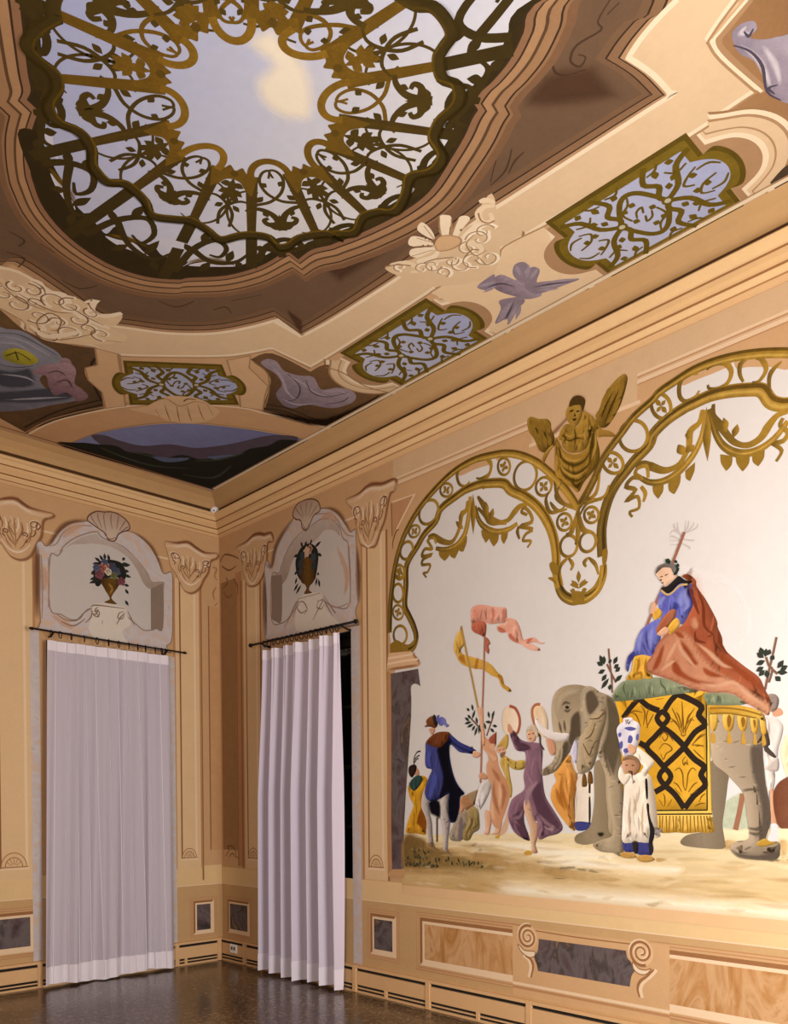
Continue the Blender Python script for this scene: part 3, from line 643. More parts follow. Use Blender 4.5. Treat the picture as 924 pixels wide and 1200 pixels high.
paint(p, 'sash', m('E0DCD8', 'C5BFBC', 'z'), 9, P('R',"3.577,1.762 3.625,1.786 3.672,1.759 3.665,1.707 3.624,1.635 3.583,1.583 3.562,1.568 3.521,1.594 3.528,1.647 3.549,1.710")); paint(p, 'hand', SKIN2, 9, P('R',"3.560,1.825 3.598,1.845 3.639,1.812 3.632,1.791 3.571,1.798"))
# ---- person with yellow cap
p = paint(mural, 'painted_person', m('B99A4A', 'CDB163', 'y', n=.14), 7, P('R',"3.772,1.946 3.811,1.954 3.862,1.926 3.926,1.908 3.968,1.911 3.968,1.862 3.912,1.849 3.862,1.876 3.839,1.887 3.849,1.805 3.867,1.724 3.860,1.663 3.841,1.664 3.810,1.786 3.785,1.848 3.759,1.900"))
tag(p, 'person in olive yellow with a tall yellow pointed cap')
paint(p, 'face', SKIN, 8, P('R',"3.727,2.010 3.779,2.027 3.812,2.000 3.805,1.960 3.772,1.946 3.759,1.972 3.727,1.989")); paint(p, 'features', m('6E4434'), 9.5, P('R',"3.749,2.000 3.762,2.003 3.764,1.998 3.750,1.995|3.779,2.004 3.794,2.005 3.794,2.000 3.781,1.999")); paint(p, 'beard', m('8A6A50'), 9, P('R',"3.759,1.972 3.805,1.985 3.798,1.955 3.772,1.941")); paint(p, 'cap', m('B08F3F', 'C9A858', 'y'), 9, P('R',"3.727,2.020 3.819,2.111* 3.838,2.090 3.831,2.024 3.805,2.000 3.773,2.028"))
paint(p, 'sleeve', m('BFA24F'), 7, P('R',"3.811,1.944 3.888,1.915 3.975,1.916 3.981,1.861 3.912,1.849 3.843,1.877"))
# ---- dancer in purple with tambourine
p = paint(mural, 'painted_person', m('745264', '8E6C7C', 'y', n=.16, sc=16), 9, P('R',"3.845,2.125 3.883,2.132 3.939,2.068 3.995,2.045 4.062,2.035 4.110,2.023 4.134,1.972 4.127,1.855 4.132,1.777 4.155,1.659 4.225,1.561 4.294,1.456 4.259,1.407 4.177,1.386 4.094,1.365 4.088,1.483 4.046,1.492 3.985,1.582 3.972,1.482 4.021,1.358 3.959,1.367 3.884,1.410 3.840,1.481 3.827,1.542 3.867,1.643 3.974,1.712 3.968,1.802 3.988,1.901 3.982,1.971 3.920,1.984 3.888,2.016"))
tag(p, 'dancer in a purple robe lifting a tambourine')
paint(p, 'robe_shadow', m('563C4A', n=.15), 10, P('R',"4.060,1.739 4.120,1.758 4.143,1.659 4.213,1.552 4.282,1.456 4.177,1.425 4.107,1.503 4.059,1.601 4.035,1.681|3.872,1.521 3.960,1.562 3.972,1.482 4.009,1.373 3.934,1.391|3.889,2.107 3.939,2.043 4.025,2.018 3.988,1.980 3.920,1.989"))
rib(p, 'folds', m('8E6D7A'), 11, (.008, .024, .008), P('R',"3.994,1.920 4.012,1.850 4.042,1.779|4.110,1.993 4.109,1.895 4.121,1.797|3.992,1.701 3.923,1.622 3.872,1.521|4.095,1.542 4.154,1.483 4.247,1.436|3.973,1.592 3.935,1.522 3.885,1.501 3.935,1.451")); paint(p, 'robe_light', m('9C7E88', n=.2, sc=40), 11, P('R',"3.986,1.711 4.060,1.759 4.096,1.758 4.035,1.681 3.992,1.592 3.973,1.642|4.130,1.464 4.178,1.445 4.224,1.465 4.212,1.416 4.154,1.435"))
paint(p, 'leg', m('D3AE92', 'BE9478', 'y'), 10, P('R',"3.980,1.642 4.023,1.621 4.058,1.502 4.094,1.463 4.088,1.384 4.069,1.325 4.087,1.271 4.038,1.269 4.039,1.324 4.027,1.433 3.991,1.522 3.967,1.582")); paint(p, 'leg', m('D0A98C'), 8, P('R',"3.873,1.643 3.873,1.582 3.840,1.521 3.827,1.440 3.787,1.393 3.742,1.387 3.795,1.480 3.834,1.582"))
paint(p, 'shoe', m('C79A3A'), 11, P('R',"3.971,1.267 4.008,1.283 4.038,1.272 4.032,1.254 3.983,1.249|3.709,1.371 3.755,1.393 3.741,1.361")); paint(p, 'face', SKIN, 10, P('R',"4.002,2.109 4.026,2.137 4.063,2.134 4.081,2.103 4.074,2.049 4.038,2.037 4.007,2.064")); paint(p, 'hair', m('C9B9A0', n=.3, sc=40), 11, P('R',"3.995,2.114 4.026,2.151 4.063,2.159 4.093,2.122 4.096,2.073 4.075,2.079 4.063,2.114 4.026,2.122"))
paint(p, 'features', m('6E4434'), 12, P('R',"4.011,2.096 4.026,2.099 4.027,2.093 4.014,2.090|4.043,2.100 4.060,2.101 4.060,2.095 4.046,2.094|4.020,2.066 4.040,2.066 4.038,2.060 4.022,2.060")); rib(p, 'braid', m('4A342A'), 11, (.02, .01), P('R',"4.081,2.103 4.111,2.076 4.116,2.022 4.146,1.979"))
t1 = paint(p, 'tambourine', m('E6CFB0', 'F0DFC8', 'y', n=.08), 8, P('R',"3.781,2.216 3.794,2.281 3.833,2.308 3.884,2.293 3.922,2.245 3.934,2.184 3.921,2.119 3.883,2.102 3.819,2.111 3.787,2.154")); rib(p, 'tambourine_rim', m('A55C40'), 9, .022, P('R',"3.846,2.307 3.897,2.287 3.930,2.234 3.938,2.178 3.921,2.119 3.892,2.101")); paint(p, 'hand', SKIN2, 10, P('R',"3.832,2.181 3.858,2.169 3.877,2.128 3.851,2.114 3.832,2.131"))
# ---- second tambourine and person in orange behind the trunk
p = paint(mural, 'painted_person', m('C98A3C', 'DA9F55', 'y', n=.16, sc=16), 7, P('R',"4.227,1.822 4.296,1.887 4.331,1.933 4.364,1.922 4.397,1.835 4.414,1.788 4.396,1.665 4.390,1.561 4.395,1.438 4.361,1.438 4.294,1.504 4.225,1.590 4.197,1.659 4.215,1.726 4.244,1.764"))
tag(p, 'person in an orange robe half hidden behind the elephant trunk')
rib(p, 'folds', m('A86A28'), 8, (.01, .03, .01), P('R',"4.296,1.810 4.284,1.715 4.317,1.619 4.362,1.504|4.364,1.827 4.374,1.713 4.351,1.618|4.238,1.716 4.272,1.638 4.317,1.561")); paint(p, 'face', SKIN2, 7, P('R',"4.164,2.058 4.217,2.055 4.245,1.986 4.239,1.947 4.204,1.939 4.175,1.990"))
t2 = paint(p, 'tambourine', m('E2C29A', 'EED9BC', 'y', n=.1), 7, P('R',"4.049,2.214 4.045,2.264 4.070,2.294 4.112,2.295 4.150,2.259 4.177,2.198 4.182,2.125 4.164,2.063 4.117,2.081 4.069,2.143")); rib(p, 'tambourine_rim', m('B5704E'), 8, .02, P('R',"4.087,2.112 4.054,2.194 4.047,2.263 4.074,2.294 4.114,2.294"))
# ---- child in white behind the elephant's ear
p = paint(mural, 'painted_person', m('DDD0BE', 'EFE6D6', 'y', n=.08), 8, P('R',"4.419,1.778 4.485,1.809 4.528,1.765 4.533,1.691 4.514,1.580 4.510,1.482 4.401,1.481 4.395,1.533 4.410,1.656 4.402,1.731"))
tag(p, 'child in a white robe half hidden by the elephant ear')
paint(p, 'trousers', m('3D3F7C', n=.25, sc=40), 8, P('R',"4.397,1.487 4.510,1.482 4.505,1.454 4.461,1.430 4.400,1.434")); paint(p, 'sash', DARK, 9, P('R',"4.498,1.766 4.515,1.766 4.512,1.673 4.497,1.678|4.498,1.650 4.511,1.650 4.514,1.533 4.507,1.477 4.497,1.482"), sharp=True); paint(p, 'sleeve', m('E4DACF', n=.1), 7, P('R',"4.364,1.903 4.403,1.892 4.425,1.806 4.392,1.826"))
paint(p, 'painted_vase', m('C9C6DC', n=.3, sc=50), 7, P('R',"4.359,1.970 4.387,2.025 4.415,2.028 4.414,1.891 4.381,1.883"))
# ---- elephant
EL = m('6E6252', '8E826F', 'y', n=.13, sc=18)
el = paint(mural, 'painted_elephant', m('AA9A7E', '8C7C64', 'y', n=.13, sc=18), 9, P('R',"4.521,2.360 4.584,2.330 4.647,2.300 4.688,2.260 4.728,2.130 4.727,1.958 4.752,1.867 4.756,1.705 4.750,1.394* 4.704,1.388 4.647,1.433 4.643,1.524 4.628,1.653 4.623,1.781 4.582,1.893 4.551,1.987 4.519,2.174"))
tag(el, 'grey brown elephant walking left with an embroidered saddle cloth')
paint(el, 'foreleg', m('7E7054', '97876C', 'Y', n=.14), 8, P('R',"4.545,1.867 4.624,1.863 4.654,1.652 4.674,1.524 4.673,1.397 4.600,1.377 4.547,1.352 4.471,1.336 4.400,1.348 4.389,1.377 4.411,1.405 4.494,1.444 4.527,1.524 4.543,1.654"))
paint(el, 'foreleg', m('8A7A60', 'B0A084', 'Y', n=.14), 10, P('R',"4.593,1.966 4.645,1.862 4.726,1.760 4.756,1.723 4.754,1.304 4.673,1.292 4.584,1.298 4.534,1.327 4.542,1.352 4.600,1.375 4.673,1.404 4.669,1.506 4.643,1.616 4.634,1.762 4.603,1.864"))
paint(el, 'shoulder_shadow', m('5D5240', n=.15), 11, P('R',"4.631,2.302 4.688,2.260 4.728,2.130 4.727,1.958 4.706,1.851 4.685,1.788 4.650,1.844 4.614,1.928 4.593,1.966 4.630,2.055 4.641,2.164")); paint(el, 'foot_shadow', DARK, 11, P('R',"4.563,1.418 4.600,1.423 4.616,1.409 4.595,1.391 4.571,1.395"))
paint(el, 'hind_leg', m('756752', '8C7E68', 'Y', n=.14), 8, P('R',"5.327,1.850 5.423,1.772 5.423,1.707 5.406,1.576 5.393,1.478 5.407,1.380 5.405,1.347 5.355,1.337 5.199,1.345 5.145,1.358 5.138,1.381 5.181,1.416 5.278,1.435 5.338,1.448 5.329,1.626"))
paint(el, 'haunch', m('AE9E86', '887964', 'y', n=.13, sc=18), 9, P('R',"5.319,2.123 5.473,2.126 5.617,2.105 5.644,2.016 5.663,1.925 5.624,1.915 5.625,1.836 5.639,1.702 5.658,1.607 5.665,1.497 5.638,1.398 5.707,1.388 5.715,1.341 5.699,1.294 5.630,1.283 5.503,1.290 5.459,1.312 5.437,1.348 5.463,1.381 5.528,1.395 5.548,1.420 5.536,1.504 5.520,1.624 5.505,1.673 5.464,1.722 5.407,1.781 5.339,1.841 5.321,1.958"))
paint(el, 'haunch_shadow', m('594E44', n=.15), 10, P('R',"5.553,1.919 5.620,1.908 5.625,1.836 5.639,1.702 5.658,1.607 5.665,1.497 5.638,1.398 5.607,1.417 5.615,1.544 5.592,1.671 5.561,1.783|5.442,1.340 5.503,1.318 5.599,1.313 5.707,1.341 5.699,1.294 5.630,1.283 5.503,1.290 5.459,1.312"))
rib(el, 'wrinkles', m('5F5446'), 11, .012, P('R',"5.536,1.463 5.584,1.456 5.631,1.465|5.540,1.439 5.584,1.428 5.631,1.441|5.505,1.673 5.568,1.679 5.631,1.670"))
paint(el, 'tail', m('4A4038'), 10, P('R',"5.617,2.097 5.636,2.048 5.659,1.937 5.651,1.914 5.670,1.889 5.695,1.855 5.678,1.853 5.647,1.878 5.626,1.915"))
hd = paint(el, 'head', m('8C7C62', 'B2A286', 'Z', n=.14, sc=16), 12, P('R',"4.223,2.122 4.214,2.200 4.214,2.277 4.233,2.343 4.271,2.382 4.334,2.399 4.412,2.396 4.477,2.378 4.531,2.349 4.509,2.175 4.465,2.029 4.399,2.032 4.376,1.997 4.353,1.951 4.310,1.901 4.273,1.859 4.227,1.822 4.144,1.802 4.123,1.821 4.147,1.850 4.204,1.881 4.233,1.919 4.245,1.976 4.242,2.034"))
paint(el, 'head_light', m('AC9D82', n=.12), 13, P('R',"4.252,2.197 4.236,2.266 4.253,2.331 4.299,2.369 4.367,2.381 4.434,2.369 4.400,2.335 4.322,2.315 4.287,2.261 4.281,2.166|4.221,1.852 4.268,1.907 4.280,1.984 4.303,1.982 4.291,1.906 4.239,1.841")); paint(el, 'head_shadow', m('554A3A', n=.12), 13, P('R',"4.366,2.187 4.433,2.219 4.443,2.068 4.399,2.033 4.370,1.997 4.343,2.028 4.354,2.103|4.309,2.020 4.348,2.018 4.342,1.952 4.296,1.906"))
rib(el, 'brow', m('574B3A'), 14, (.008, .016, .006), P('R',"4.293,2.270 4.324,2.286 4.367,2.272|4.310,2.240 4.338,2.226 4.366,2.239|4.269,2.167 4.281,2.118 4.292,2.079|4.310,2.173 4.315,2.125 4.323,2.086"))
paint(el, 'eye', m('2B231B'), 15, P('R',"4.319,2.256 4.338,2.264 4.353,2.250 4.335,2.241"))
ear = paint(el, 'ear', m('9E8E72', 'B2A288', 'y', n=.14), 14, P('R',"4.437,2.303 4.456,2.355 4.499,2.376 4.542,2.362 4.565,2.332 4.607,2.281 4.632,2.224 4.635,2.155 4.614,2.084 4.588,2.012 4.572,1.944 4.550,1.880 4.528,1.838 4.496,1.817 4.450,1.803 4.422,1.816 4.409,1.863 4.415,1.938 4.423,2.023 4.445,2.068 4.450,2.152 4.437,2.237"))
paint(el, 'ear_lining', m('A08E6E', n=.16, sc=24), 15, P('R',"4.519,2.165 4.584,2.196 4.628,2.234 4.630,2.147 4.604,2.075 4.577,2.004 4.550,1.894 4.518,1.840 4.485,1.860 4.464,1.926 4.456,2.011 4.487,2.093")); rib(el, 'ear_rim', m('A3967F'), 16, (.012, .03, .015), P('R',"4.446,2.237 4.447,2.312 4.477,2.350 4.521,2.360|4.450,2.217 4.460,2.151 4.452,2.068")); paint(el, 'ear_shadow', m('5B4F3F'), 15, P('R',"4.477,2.327 4.521,2.350 4.552,2.328 4.584,2.261 4.562,2.217 4.509,2.184 4.482,2.233"))
rib(el, 'ear_veins', m('5A4A30'), 16, (.005, .010, .005), P('R',"4.509,2.161 4.573,2.159 4.599,2.177 4.620,2.200|4.551,2.130 4.535,2.080 4.508,2.045 4.475,2.033|4.459,2.002 4.480,1.963 4.507,1.924 4.524,1.960 4.545,2.001 4.572,2.018"))
tk = paint(el, 'tusk', m('D9D0CC', 'F2EDE8', 'z', n=.05), 14, P('R',"4.069,2.183 4.090,2.210 4.105,2.180 4.147,2.133 4.205,2.102 4.275,2.087 4.341,2.077 4.349,2.056 4.331,2.036 4.269,2.030 4.193,2.052 4.129,2.090 4.087,2.137"))
paint(el, 'tassel', m('6B4A1E', n=.2), 17, P('R',"4.458,1.800 4.479,1.795 4.488,1.729 4.468,1.718 4.450,1.728|4.501,1.813 4.523,1.812 4.534,1.747 4.517,1.736 4.495,1.743"))
# ---- child carrying a vase
p = paint(mural, 'painted_person', m('D9C9B2', 'F0E6D3', 'Y', n=.08, sc=14), 17, P('R',"4.797,1.793 4.846,1.792 4.895,1.799 4.943,1.771 4.966,1.683 4.985,1.543 4.989,1.456 5.009,1.408 4.970,1.394 4.960,1.438 4.941,1.367 4.844,1.365 4.749,1.362 4.745,1.471 4.754,1.615 4.766,1.731"))
tag(p, 'child in a white robe carrying a blue and white vase on the head')
paint(p, 'sleeve', m('E6DAC4', 'F4ECDC', 'z', n=.06), 18, P('R',"4.817,1.944 4.857,1.955 4.905,1.922 4.958,1.875 4.967,1.849 4.943,1.823 4.905,1.772 4.876,1.799 4.895,1.834 4.856,1.871 4.827,1.908|4.747,1.849 4.767,1.794 4.787,1.794 4.807,1.775 4.766,1.723 4.726,1.760 4.718,1.796 4.732,1.841")); rib(p, 'folds', m('BFA98C'), 18, (.006, .014, .006), P('R',"4.806,1.650 4.795,1.525 4.805,1.382|4.855,1.685 4.835,1.578 4.825,1.525|4.894,1.614 4.884,1.490 4.893,1.384"))
paint(p, 'head', m('C59A78', 'A5785A', 'y', n=.12), 19, P('R',"4.747,1.858 4.762,1.893 4.807,1.905 4.852,1.889 4.876,1.848 4.866,1.809 4.836,1.783 4.797,1.793 4.757,1.813")); paint(p, 'hair', m('8C6A4C', n=.2), 20, P('R',"4.752,1.876 4.767,1.902 4.817,1.909 4.861,1.884 4.878,1.844 4.866,1.809 4.846,1.792 4.856,1.836 4.837,1.872 4.797,1.883"))
paint(p, 'features', m('5A3A2A'), 21, P('R',"4.772,1.848 4.787,1.851 4.787,1.845 4.773,1.843|4.815,1.848 4.832,1.847 4.831,1.841 4.817,1.842|4.787,1.807 4.807,1.811 4.822,1.803 4.818,1.757 4.811,1.793")); paint(p, 'sash', m('221C1C'), 18, P('R',"4.906,1.750 4.922,1.747 4.925,1.641 4.912,1.643|4.915,1.597 4.931,1.600 4.937,1.525 4.968,1.438 4.955,1.368 4.930,1.367 4.937,1.438 4.923,1.525"))
paint(p, 'trousers', m('3A3C7C', n=.3, sc=30), 16, P('R',"4.755,1.376 4.844,1.369 4.946,1.368 4.952,1.293 4.863,1.286 4.844,1.303 4.764,1.302")); paint(p, 'trouser_gap', DARK, 17, P('R',"4.816,1.364 4.854,1.365 4.854,1.298 4.829,1.298|4.927,1.367 4.955,1.368 4.950,1.293 4.936,1.293")); paint(p, 'shoe', m('B9904A', n=.4, sc=60), 17, P('R',"4.729,1.289 4.764,1.300 4.824,1.293 4.844,1.271 4.804,1.261 4.744,1.267|4.849,1.272 4.902,1.287 4.945,1.280 4.969,1.259 4.921,1.242 4.868,1.246"))
v = paint(p, 'painted_vase', m('C7C4D8', 'F4F2F5', 'y', n=.08), 18, P('R',"4.756,2.143 4.784,2.147 4.818,2.142 4.828,2.126 4.862,2.105 4.875,2.069 4.867,2.012 4.857,1.969 4.837,1.916 4.807,1.905 4.757,1.901 4.747,1.930 4.732,1.976 4.715,2.040 4.709,2.077 4.728,2.107 4.756,2.123")); paint(p, 'vase_pattern', m('5A5A9E', n=.3, sc=40), 19, P('R',"4.763,2.082 4.808,2.087 4.848,2.071 4.808,2.061|4.793,2.026 4.808,2.034 4.823,2.015 4.813,1.985 4.788,1.991|4.727,1.985 4.748,2.002 4.753,1.970 4.737,1.949|4.847,2.031 4.862,2.039 4.862,2.004 4.847,2.000|4.757,1.947 4.783,1.955 4.797,1.932 4.767,1.925|4.720,2.049 4.738,2.057 4.743,2.038 4.728,2.026")); paint(p, 'hand', SKIN, 20, P('R',"4.788,1.968 4.808,1.980 4.842,1.956 4.847,1.925 4.817,1.913 4.792,1.937"))
# ---- saddle cloth
YEL = m('C8921C', 'DCAA34', 'y', n=.16, sc=14)



sc_ = paint(mural, 'painted_saddle_cloth', YEL, 14, JOIN(P('R',"4.698,2.259* 4.897,2.255 5.113,2.261 5.255,2.262 5.296,2.250 5.311,2.174 5.319,2.074*"), P('R',"5.319,1.958* 5.330,1.560*"), P('R',"4.766,1.561* 4.747,1.777* 4.728,2.157*")))
tag(sc_, 'golden saddle cloth with black interlaced bands and a fringe')
BLK = m('2A2018', n=.2, sc=30)
rib(sc_, 'band', BLK, 15, .036, P('R',"4.868,2.258 4.926,2.206 5.001,2.170"), P('R',"5.039,2.172 5.076,2.222 5.117,2.258"), P('R',"5.117,2.260 5.193,2.223 5.270,2.169 5.253,2.121 5.291,2.063 5.228,2.022 5.161,1.938"), P('R',"5.024,2.067 5.093,2.014 5.161,1.946"), P('R',"5.161,1.938 5.102,1.886 5.033,1.830"), P('R',"5.161,1.938 5.223,1.867 5.284,1.818 5.266,1.769 5.292,1.710 5.222,1.648 5.164,1.575"), P('R',"5.037,1.712 5.101,1.659 5.160,1.575"), P('R',"5.024,2.061 4.973,2.014 4.917,1.954 4.981,1.883 5.035,1.821"), P('R',"4.917,1.954 4.867,1.984"), P('R',"5.035,1.707 4.971,1.674"), P('R',"4.863,2.256 4.809,2.208 4.753,2.145"))

for c in (P('R',"5.022,2.162 4.987,2.126 5.022,2.082 5.060,2.120"), P('R',"5.037,1.813 5.000,1.769 5.039,1.718 5.076,1.767")):
    rib(sc_, 'band_loop', BLK, 15, .034, c, closed=True)
paint(sc_, 'border', m('E2BC55', n=.12), 15, P('R',"5.294,2.258* 5.308,2.257* 5.321,1.958* 5.332,1.564* 5.334,1.539* 4.980,1.536* 4.760,1.532* 4.761,1.552* 4.980,1.556* 5.300,1.562* 5.307,1.958*"), sharp=True)
rib(sc_, 'border_line', BLK, 16, .008, P('R',"5.300,2.216 5.301,1.959 5.303,1.562"), P('R',"4.766,1.559 4.980,1.561 5.303,1.563"), P('R',"4.765,1.536 4.980,1.538 5.332,1.541"), sharp=True)
rib(sc_, 'palmette', m('7A5212'), 15, (.004, .009, .004), P('R',"5.157,2.019 5.157,2.086 5.153,2.155|5.148,2.019 5.121,2.072 5.094,2.100 5.075,2.093|5.166,2.018 5.188,2.067 5.211,2.099 5.224,2.090|5.152,2.027 5.130,2.123 5.112,2.150|5.166,2.026 5.184,2.110 5.206,2.141|5.139,2.020 5.157,2.006 5.175,2.017|5.170,1.882 5.152,1.858 5.161,1.832 5.170,1.848 5.183,1.835 5.179,1.865|5.102,1.800 5.129,1.816 5.151,1.781 5.156,1.713 5.169,1.679|5.236,1.795 5.214,1.813 5.187,1.780 5.178,1.713 5.169,1.679|5.092,1.732 5.120,1.714 5.146,1.671|5.244,1.728 5.218,1.712 5.187,1.670|5.101,1.697 5.137,1.654|5.240,1.678 5.196,1.653|5.000,1.934 5.029,1.967 5.066,1.956 5.084,1.929 5.047,1.906 5.028,1.872 5.010,1.907|5.038,2.035 5.057,2.008 5.038,1.984 5.020,2.011|5.210,1.948 5.254,1.995 5.280,2.010|5.210,1.948 5.254,1.945 5.284,1.935|5.219,1.922 5.254,1.887 5.284,1.860|5.253,1.610 5.270,1.644 5.292,1.660|5.226,1.585 5.261,1.602 5.292,1.602|5.036,1.586 5.037,1.638 5.027,1.664|5.027,1.586 4.999,1.630|5.055,1.586 5.083,1.629"), P('R',"5.148,2.053 5.153,2.138 5.149,2.214|5.139,2.054 5.112,2.124 5.085,2.178|5.166,2.052 5.193,2.117 5.228,2.165|5.157,2.036 5.184,2.084 5.219,2.115|5.139,2.037 5.112,2.090 5.076,2.119|4.896,2.090 4.906,2.168 4.878,2.215|4.877,2.082 4.848,2.155 4.809,2.177|4.916,2.071 4.945,2.121 4.964,2.154|4.768,2.117 4.799,2.168|5.001,2.003 5.029,2.036 5.066,2.016 5.093,1.980|5.219,1.956 5.254,1.987 5.297,2.009|5.236,1.938 5.280,1.943|4.983,2.239 5.030,2.243|5.229,2.223 5.272,2.236"), P('R',"4.748,2.137 4.779,2.161|4.779,2.152 4.828,2.184 4.887,2.170|4.935,2.192 4.916,2.141 4.925,2.070|4.809,2.239 4.848,2.244"))
fr_ = paint(sc_, 'fringe', m('C79A34', 'E2BD62', 'z', n=.2, sc=40, stretch=(1, 6, .4)), 15, P('R',"4.989,1.538* 5.332,1.538* 5.338,1.502 5.348,1.453 5.338,1.436* 5.312,1.429 5.252,1.433 5.181,1.426 5.109,1.430 5.045,1.424 4.989,1.430* 4.765,1.430* 4.760,1.532*"))
s = Sh('R', 16)
for pl, shp in [P('R',"4.770,1.529 4.771,1.430|4.795,1.529 4.793,1.428|4.825,1.529 4.827,1.431|4.855,1.530 4.850,1.427|4.884,1.530 4.886,1.430|4.913,1.530 4.909,1.428|4.942,1.530 4.943,1.431|4.980,1.530 4.976,1.430|5.003,1.530 5.006,1.434|5.022,1.530 5.017,1.428|5.045,1.530 5.049,1.431|5.069,1.530 5.062,1.427|5.090,1.530 5.093,1.433|5.110,1.530 5.107,1.432|5.132,1.530 5.138,1.431|5.155,1.530 5.151,1.428|5.177,1.531 5.183,1.431|5.200,1.531 5.199,1.433|5.222,1.531 5.230,1.434|5.244,1.531 5.248,1.434|5.263,1.531 5.274,1.435|5.283,1.531 5.295,1.435|5.300,1.531 5.319,1.434|5.317,1.531 5.336,1.440")]:
    for q in shp: s.rib(q, (.008, .014, .006), True)
s.make('fringe_strands', m('8E661C'), sc_)
# skirt with lappets on the haunch
sk_ = paint(mural, 'painted_saddle_skirt', m('B98A28', 'CFA746', 'y', n=.16), 12, P('R',"5.317,2.177 5.408,2.173 5.522,2.150 5.601,2.119 5.621,2.101 5.632,2.057 5.585,2.076 5.473,2.106 5.322,2.123"))
tag(sk_, 'golden skirt with tasselled lappets over the elephant haunch')
for q in (P('R',"5.323,2.127 5.366,2.119 5.364,2.054 5.344,2.018 5.325,2.048"), P('R',"5.399,2.118 5.461,2.111 5.458,2.038 5.434,2.012 5.403,2.042"), P('R',"5.483,2.105 5.536,2.095 5.534,2.029 5.515,2.006 5.488,2.036"), P('R',"5.555,2.088 5.595,2.075 5.595,2.004 5.579,1.989 5.560,2.015"), P('R',"5.607,2.078 5.634,2.057 5.644,1.993 5.626,1.982 5.613,2.003")):
    l = paint(sk_, 'lappet', m('C29432', 'D9B556', 'z', n=.15), 12, q)
paint(sk_, 'lappet_ornament', m('8A5E1A'), 13, P('R',"5.422,2.090 5.434,2.109 5.447,2.088 5.442,2.052 5.432,2.036 5.424,2.053|5.502,2.075 5.514,2.090 5.526,2.069 5.520,2.038 5.510,2.033|5.570,2.062 5.579,2.069 5.585,2.048 5.579,2.021"))
paint(sk_, 'tassel', m('BE9238', n=.2, sc=40), 13, P('R',"5.327,2.011 5.348,2.005 5.355,1.960 5.340,1.952 5.328,1.961"), P('R',"5.428,2.008 5.440,2.007 5.444,1.978 5.452,1.949 5.424,1.947 5.420,1.976"), P('R',"5.510,2.002 5.522,2.001 5.523,1.973 5.531,1.938 5.504,1.940 5.505,1.970"), P('R',"5.573,1.986 5.585,1.985 5.587,1.961 5.593,1.931 5.571,1.933 5.572,1.962"), P('R',"5.620,1.979 5.632,1.978 5.641,1.928 5.620,1.925"))
rib(sk_, 'edge', m('8F6A20'), 13, .01, P('R',"5.317,2.155 5.408,2.150 5.522,2.126 5.621,2.089|5.322,2.125 5.408,2.120 5.473,2.108 5.585,2.078"))
# green cushion
cu = paint(mural, 'painted_cushion', m('6E7A5C', '8C9678', 'y', n=.16, sc=20), 16, P('R',"4.680,2.295 4.709,2.339 4.765,2.379 4.869,2.382 4.984,2.375 5.077,2.350 5.167,2.299 5.255,2.262 5.113,2.259 4.897,2.252 4.708,2.256 4.686,2.271"), P('R',"5.294,2.246 5.441,2.226 5.538,2.160 5.324,2.174 5.300,2.195"), sub='cushion_side')
tag(cu, 'green cushion under the seated rider')
rib(cu, 'ruffle', m('525E44'), 17, (.004, .012, .004), P('R',"4.719,2.302 4.739,2.264|4.770,2.368 4.759,2.333 4.784,2.268|4.829,2.299 4.834,2.256|4.868,2.304 4.873,2.259|4.917,2.303 4.921,2.261|4.964,2.302 4.969,2.263|5.012,2.366 5.016,2.331 5.039,2.303 5.049,2.267|5.076,2.299 5.085,2.265|5.131,2.297 5.149,2.265"))
# ---- rider
p = paint(mural, 'painted_person', m('4C4FA0', '7076C0', 'y', n=.2, sc=20), 17, P('R',"5.023,2.908 5.000,2.861 5.004,2.800 5.027,2.761 5.018,2.720 5.096,2.689 5.141,2.673 5.186,2.683 5.213,2.754 5.224,2.819 5.221,2.878 5.187,2.920 5.133,2.933 5.097,2.911"), P('R',"5.013,2.729 4.899,2.692 4.860,2.641 4.845,2.607 4.832,2.561 4.792,2.526 4.778,2.474 4.792,2.433 4.820,2.505 4.898,2.520 4.965,2.489 4.996,2.533 5.015,2.617 5.041,2.656"), sub='skirt')
tag(p, 'rider in a blue dress and red cloak seated on the elephant')
rib(p, 'dress_folds', m('8A90D0'), 18, (.008, .03, .008), P('R',"4.899,2.678 4.870,2.621 4.869,2.533|4.966,2.694 4.947,2.627 4.951,2.539|5.051,2.860 5.014,2.833 5.018,2.806|5.151,2.875 5.142,2.817 5.151,2.773"), P('R',"5.187,2.893 5.169,2.846 5.187,2.775 5.142,2.741")); rib(p, 'dress_shadow', m('373A86'), 18, (.008, .03, .008), P('R',"4.937,2.629 4.956,2.565 4.965,2.502|4.994,2.628 4.984,2.561|4.800,2.472 4.810,2.524 4.840,2.555|5.196,2.874 5.213,2.804 5.169,2.719|5.097,2.817 5.115,2.780 5.087,2.768"))
paint(p, 'hem', m('C8932A', 'E0B04A', 'y', n=.16), 18, P('R',"4.832,2.516 4.859,2.526 4.898,2.525 4.937,2.511 4.967,2.492 4.951,2.426 4.957,2.373 4.898,2.378 4.869,2.374 4.785,2.384 4.788,2.406 4.815,2.434 4.825,2.477")); rib(p, 'hem_folds', m('9A6A1C'), 19, (.006, .016, .006), P('R',"4.869,2.516 4.864,2.463 4.849,2.412|4.918,2.505 4.912,2.448 4.917,2.386|4.829,2.406 4.878,2.417 4.888,2.381"))
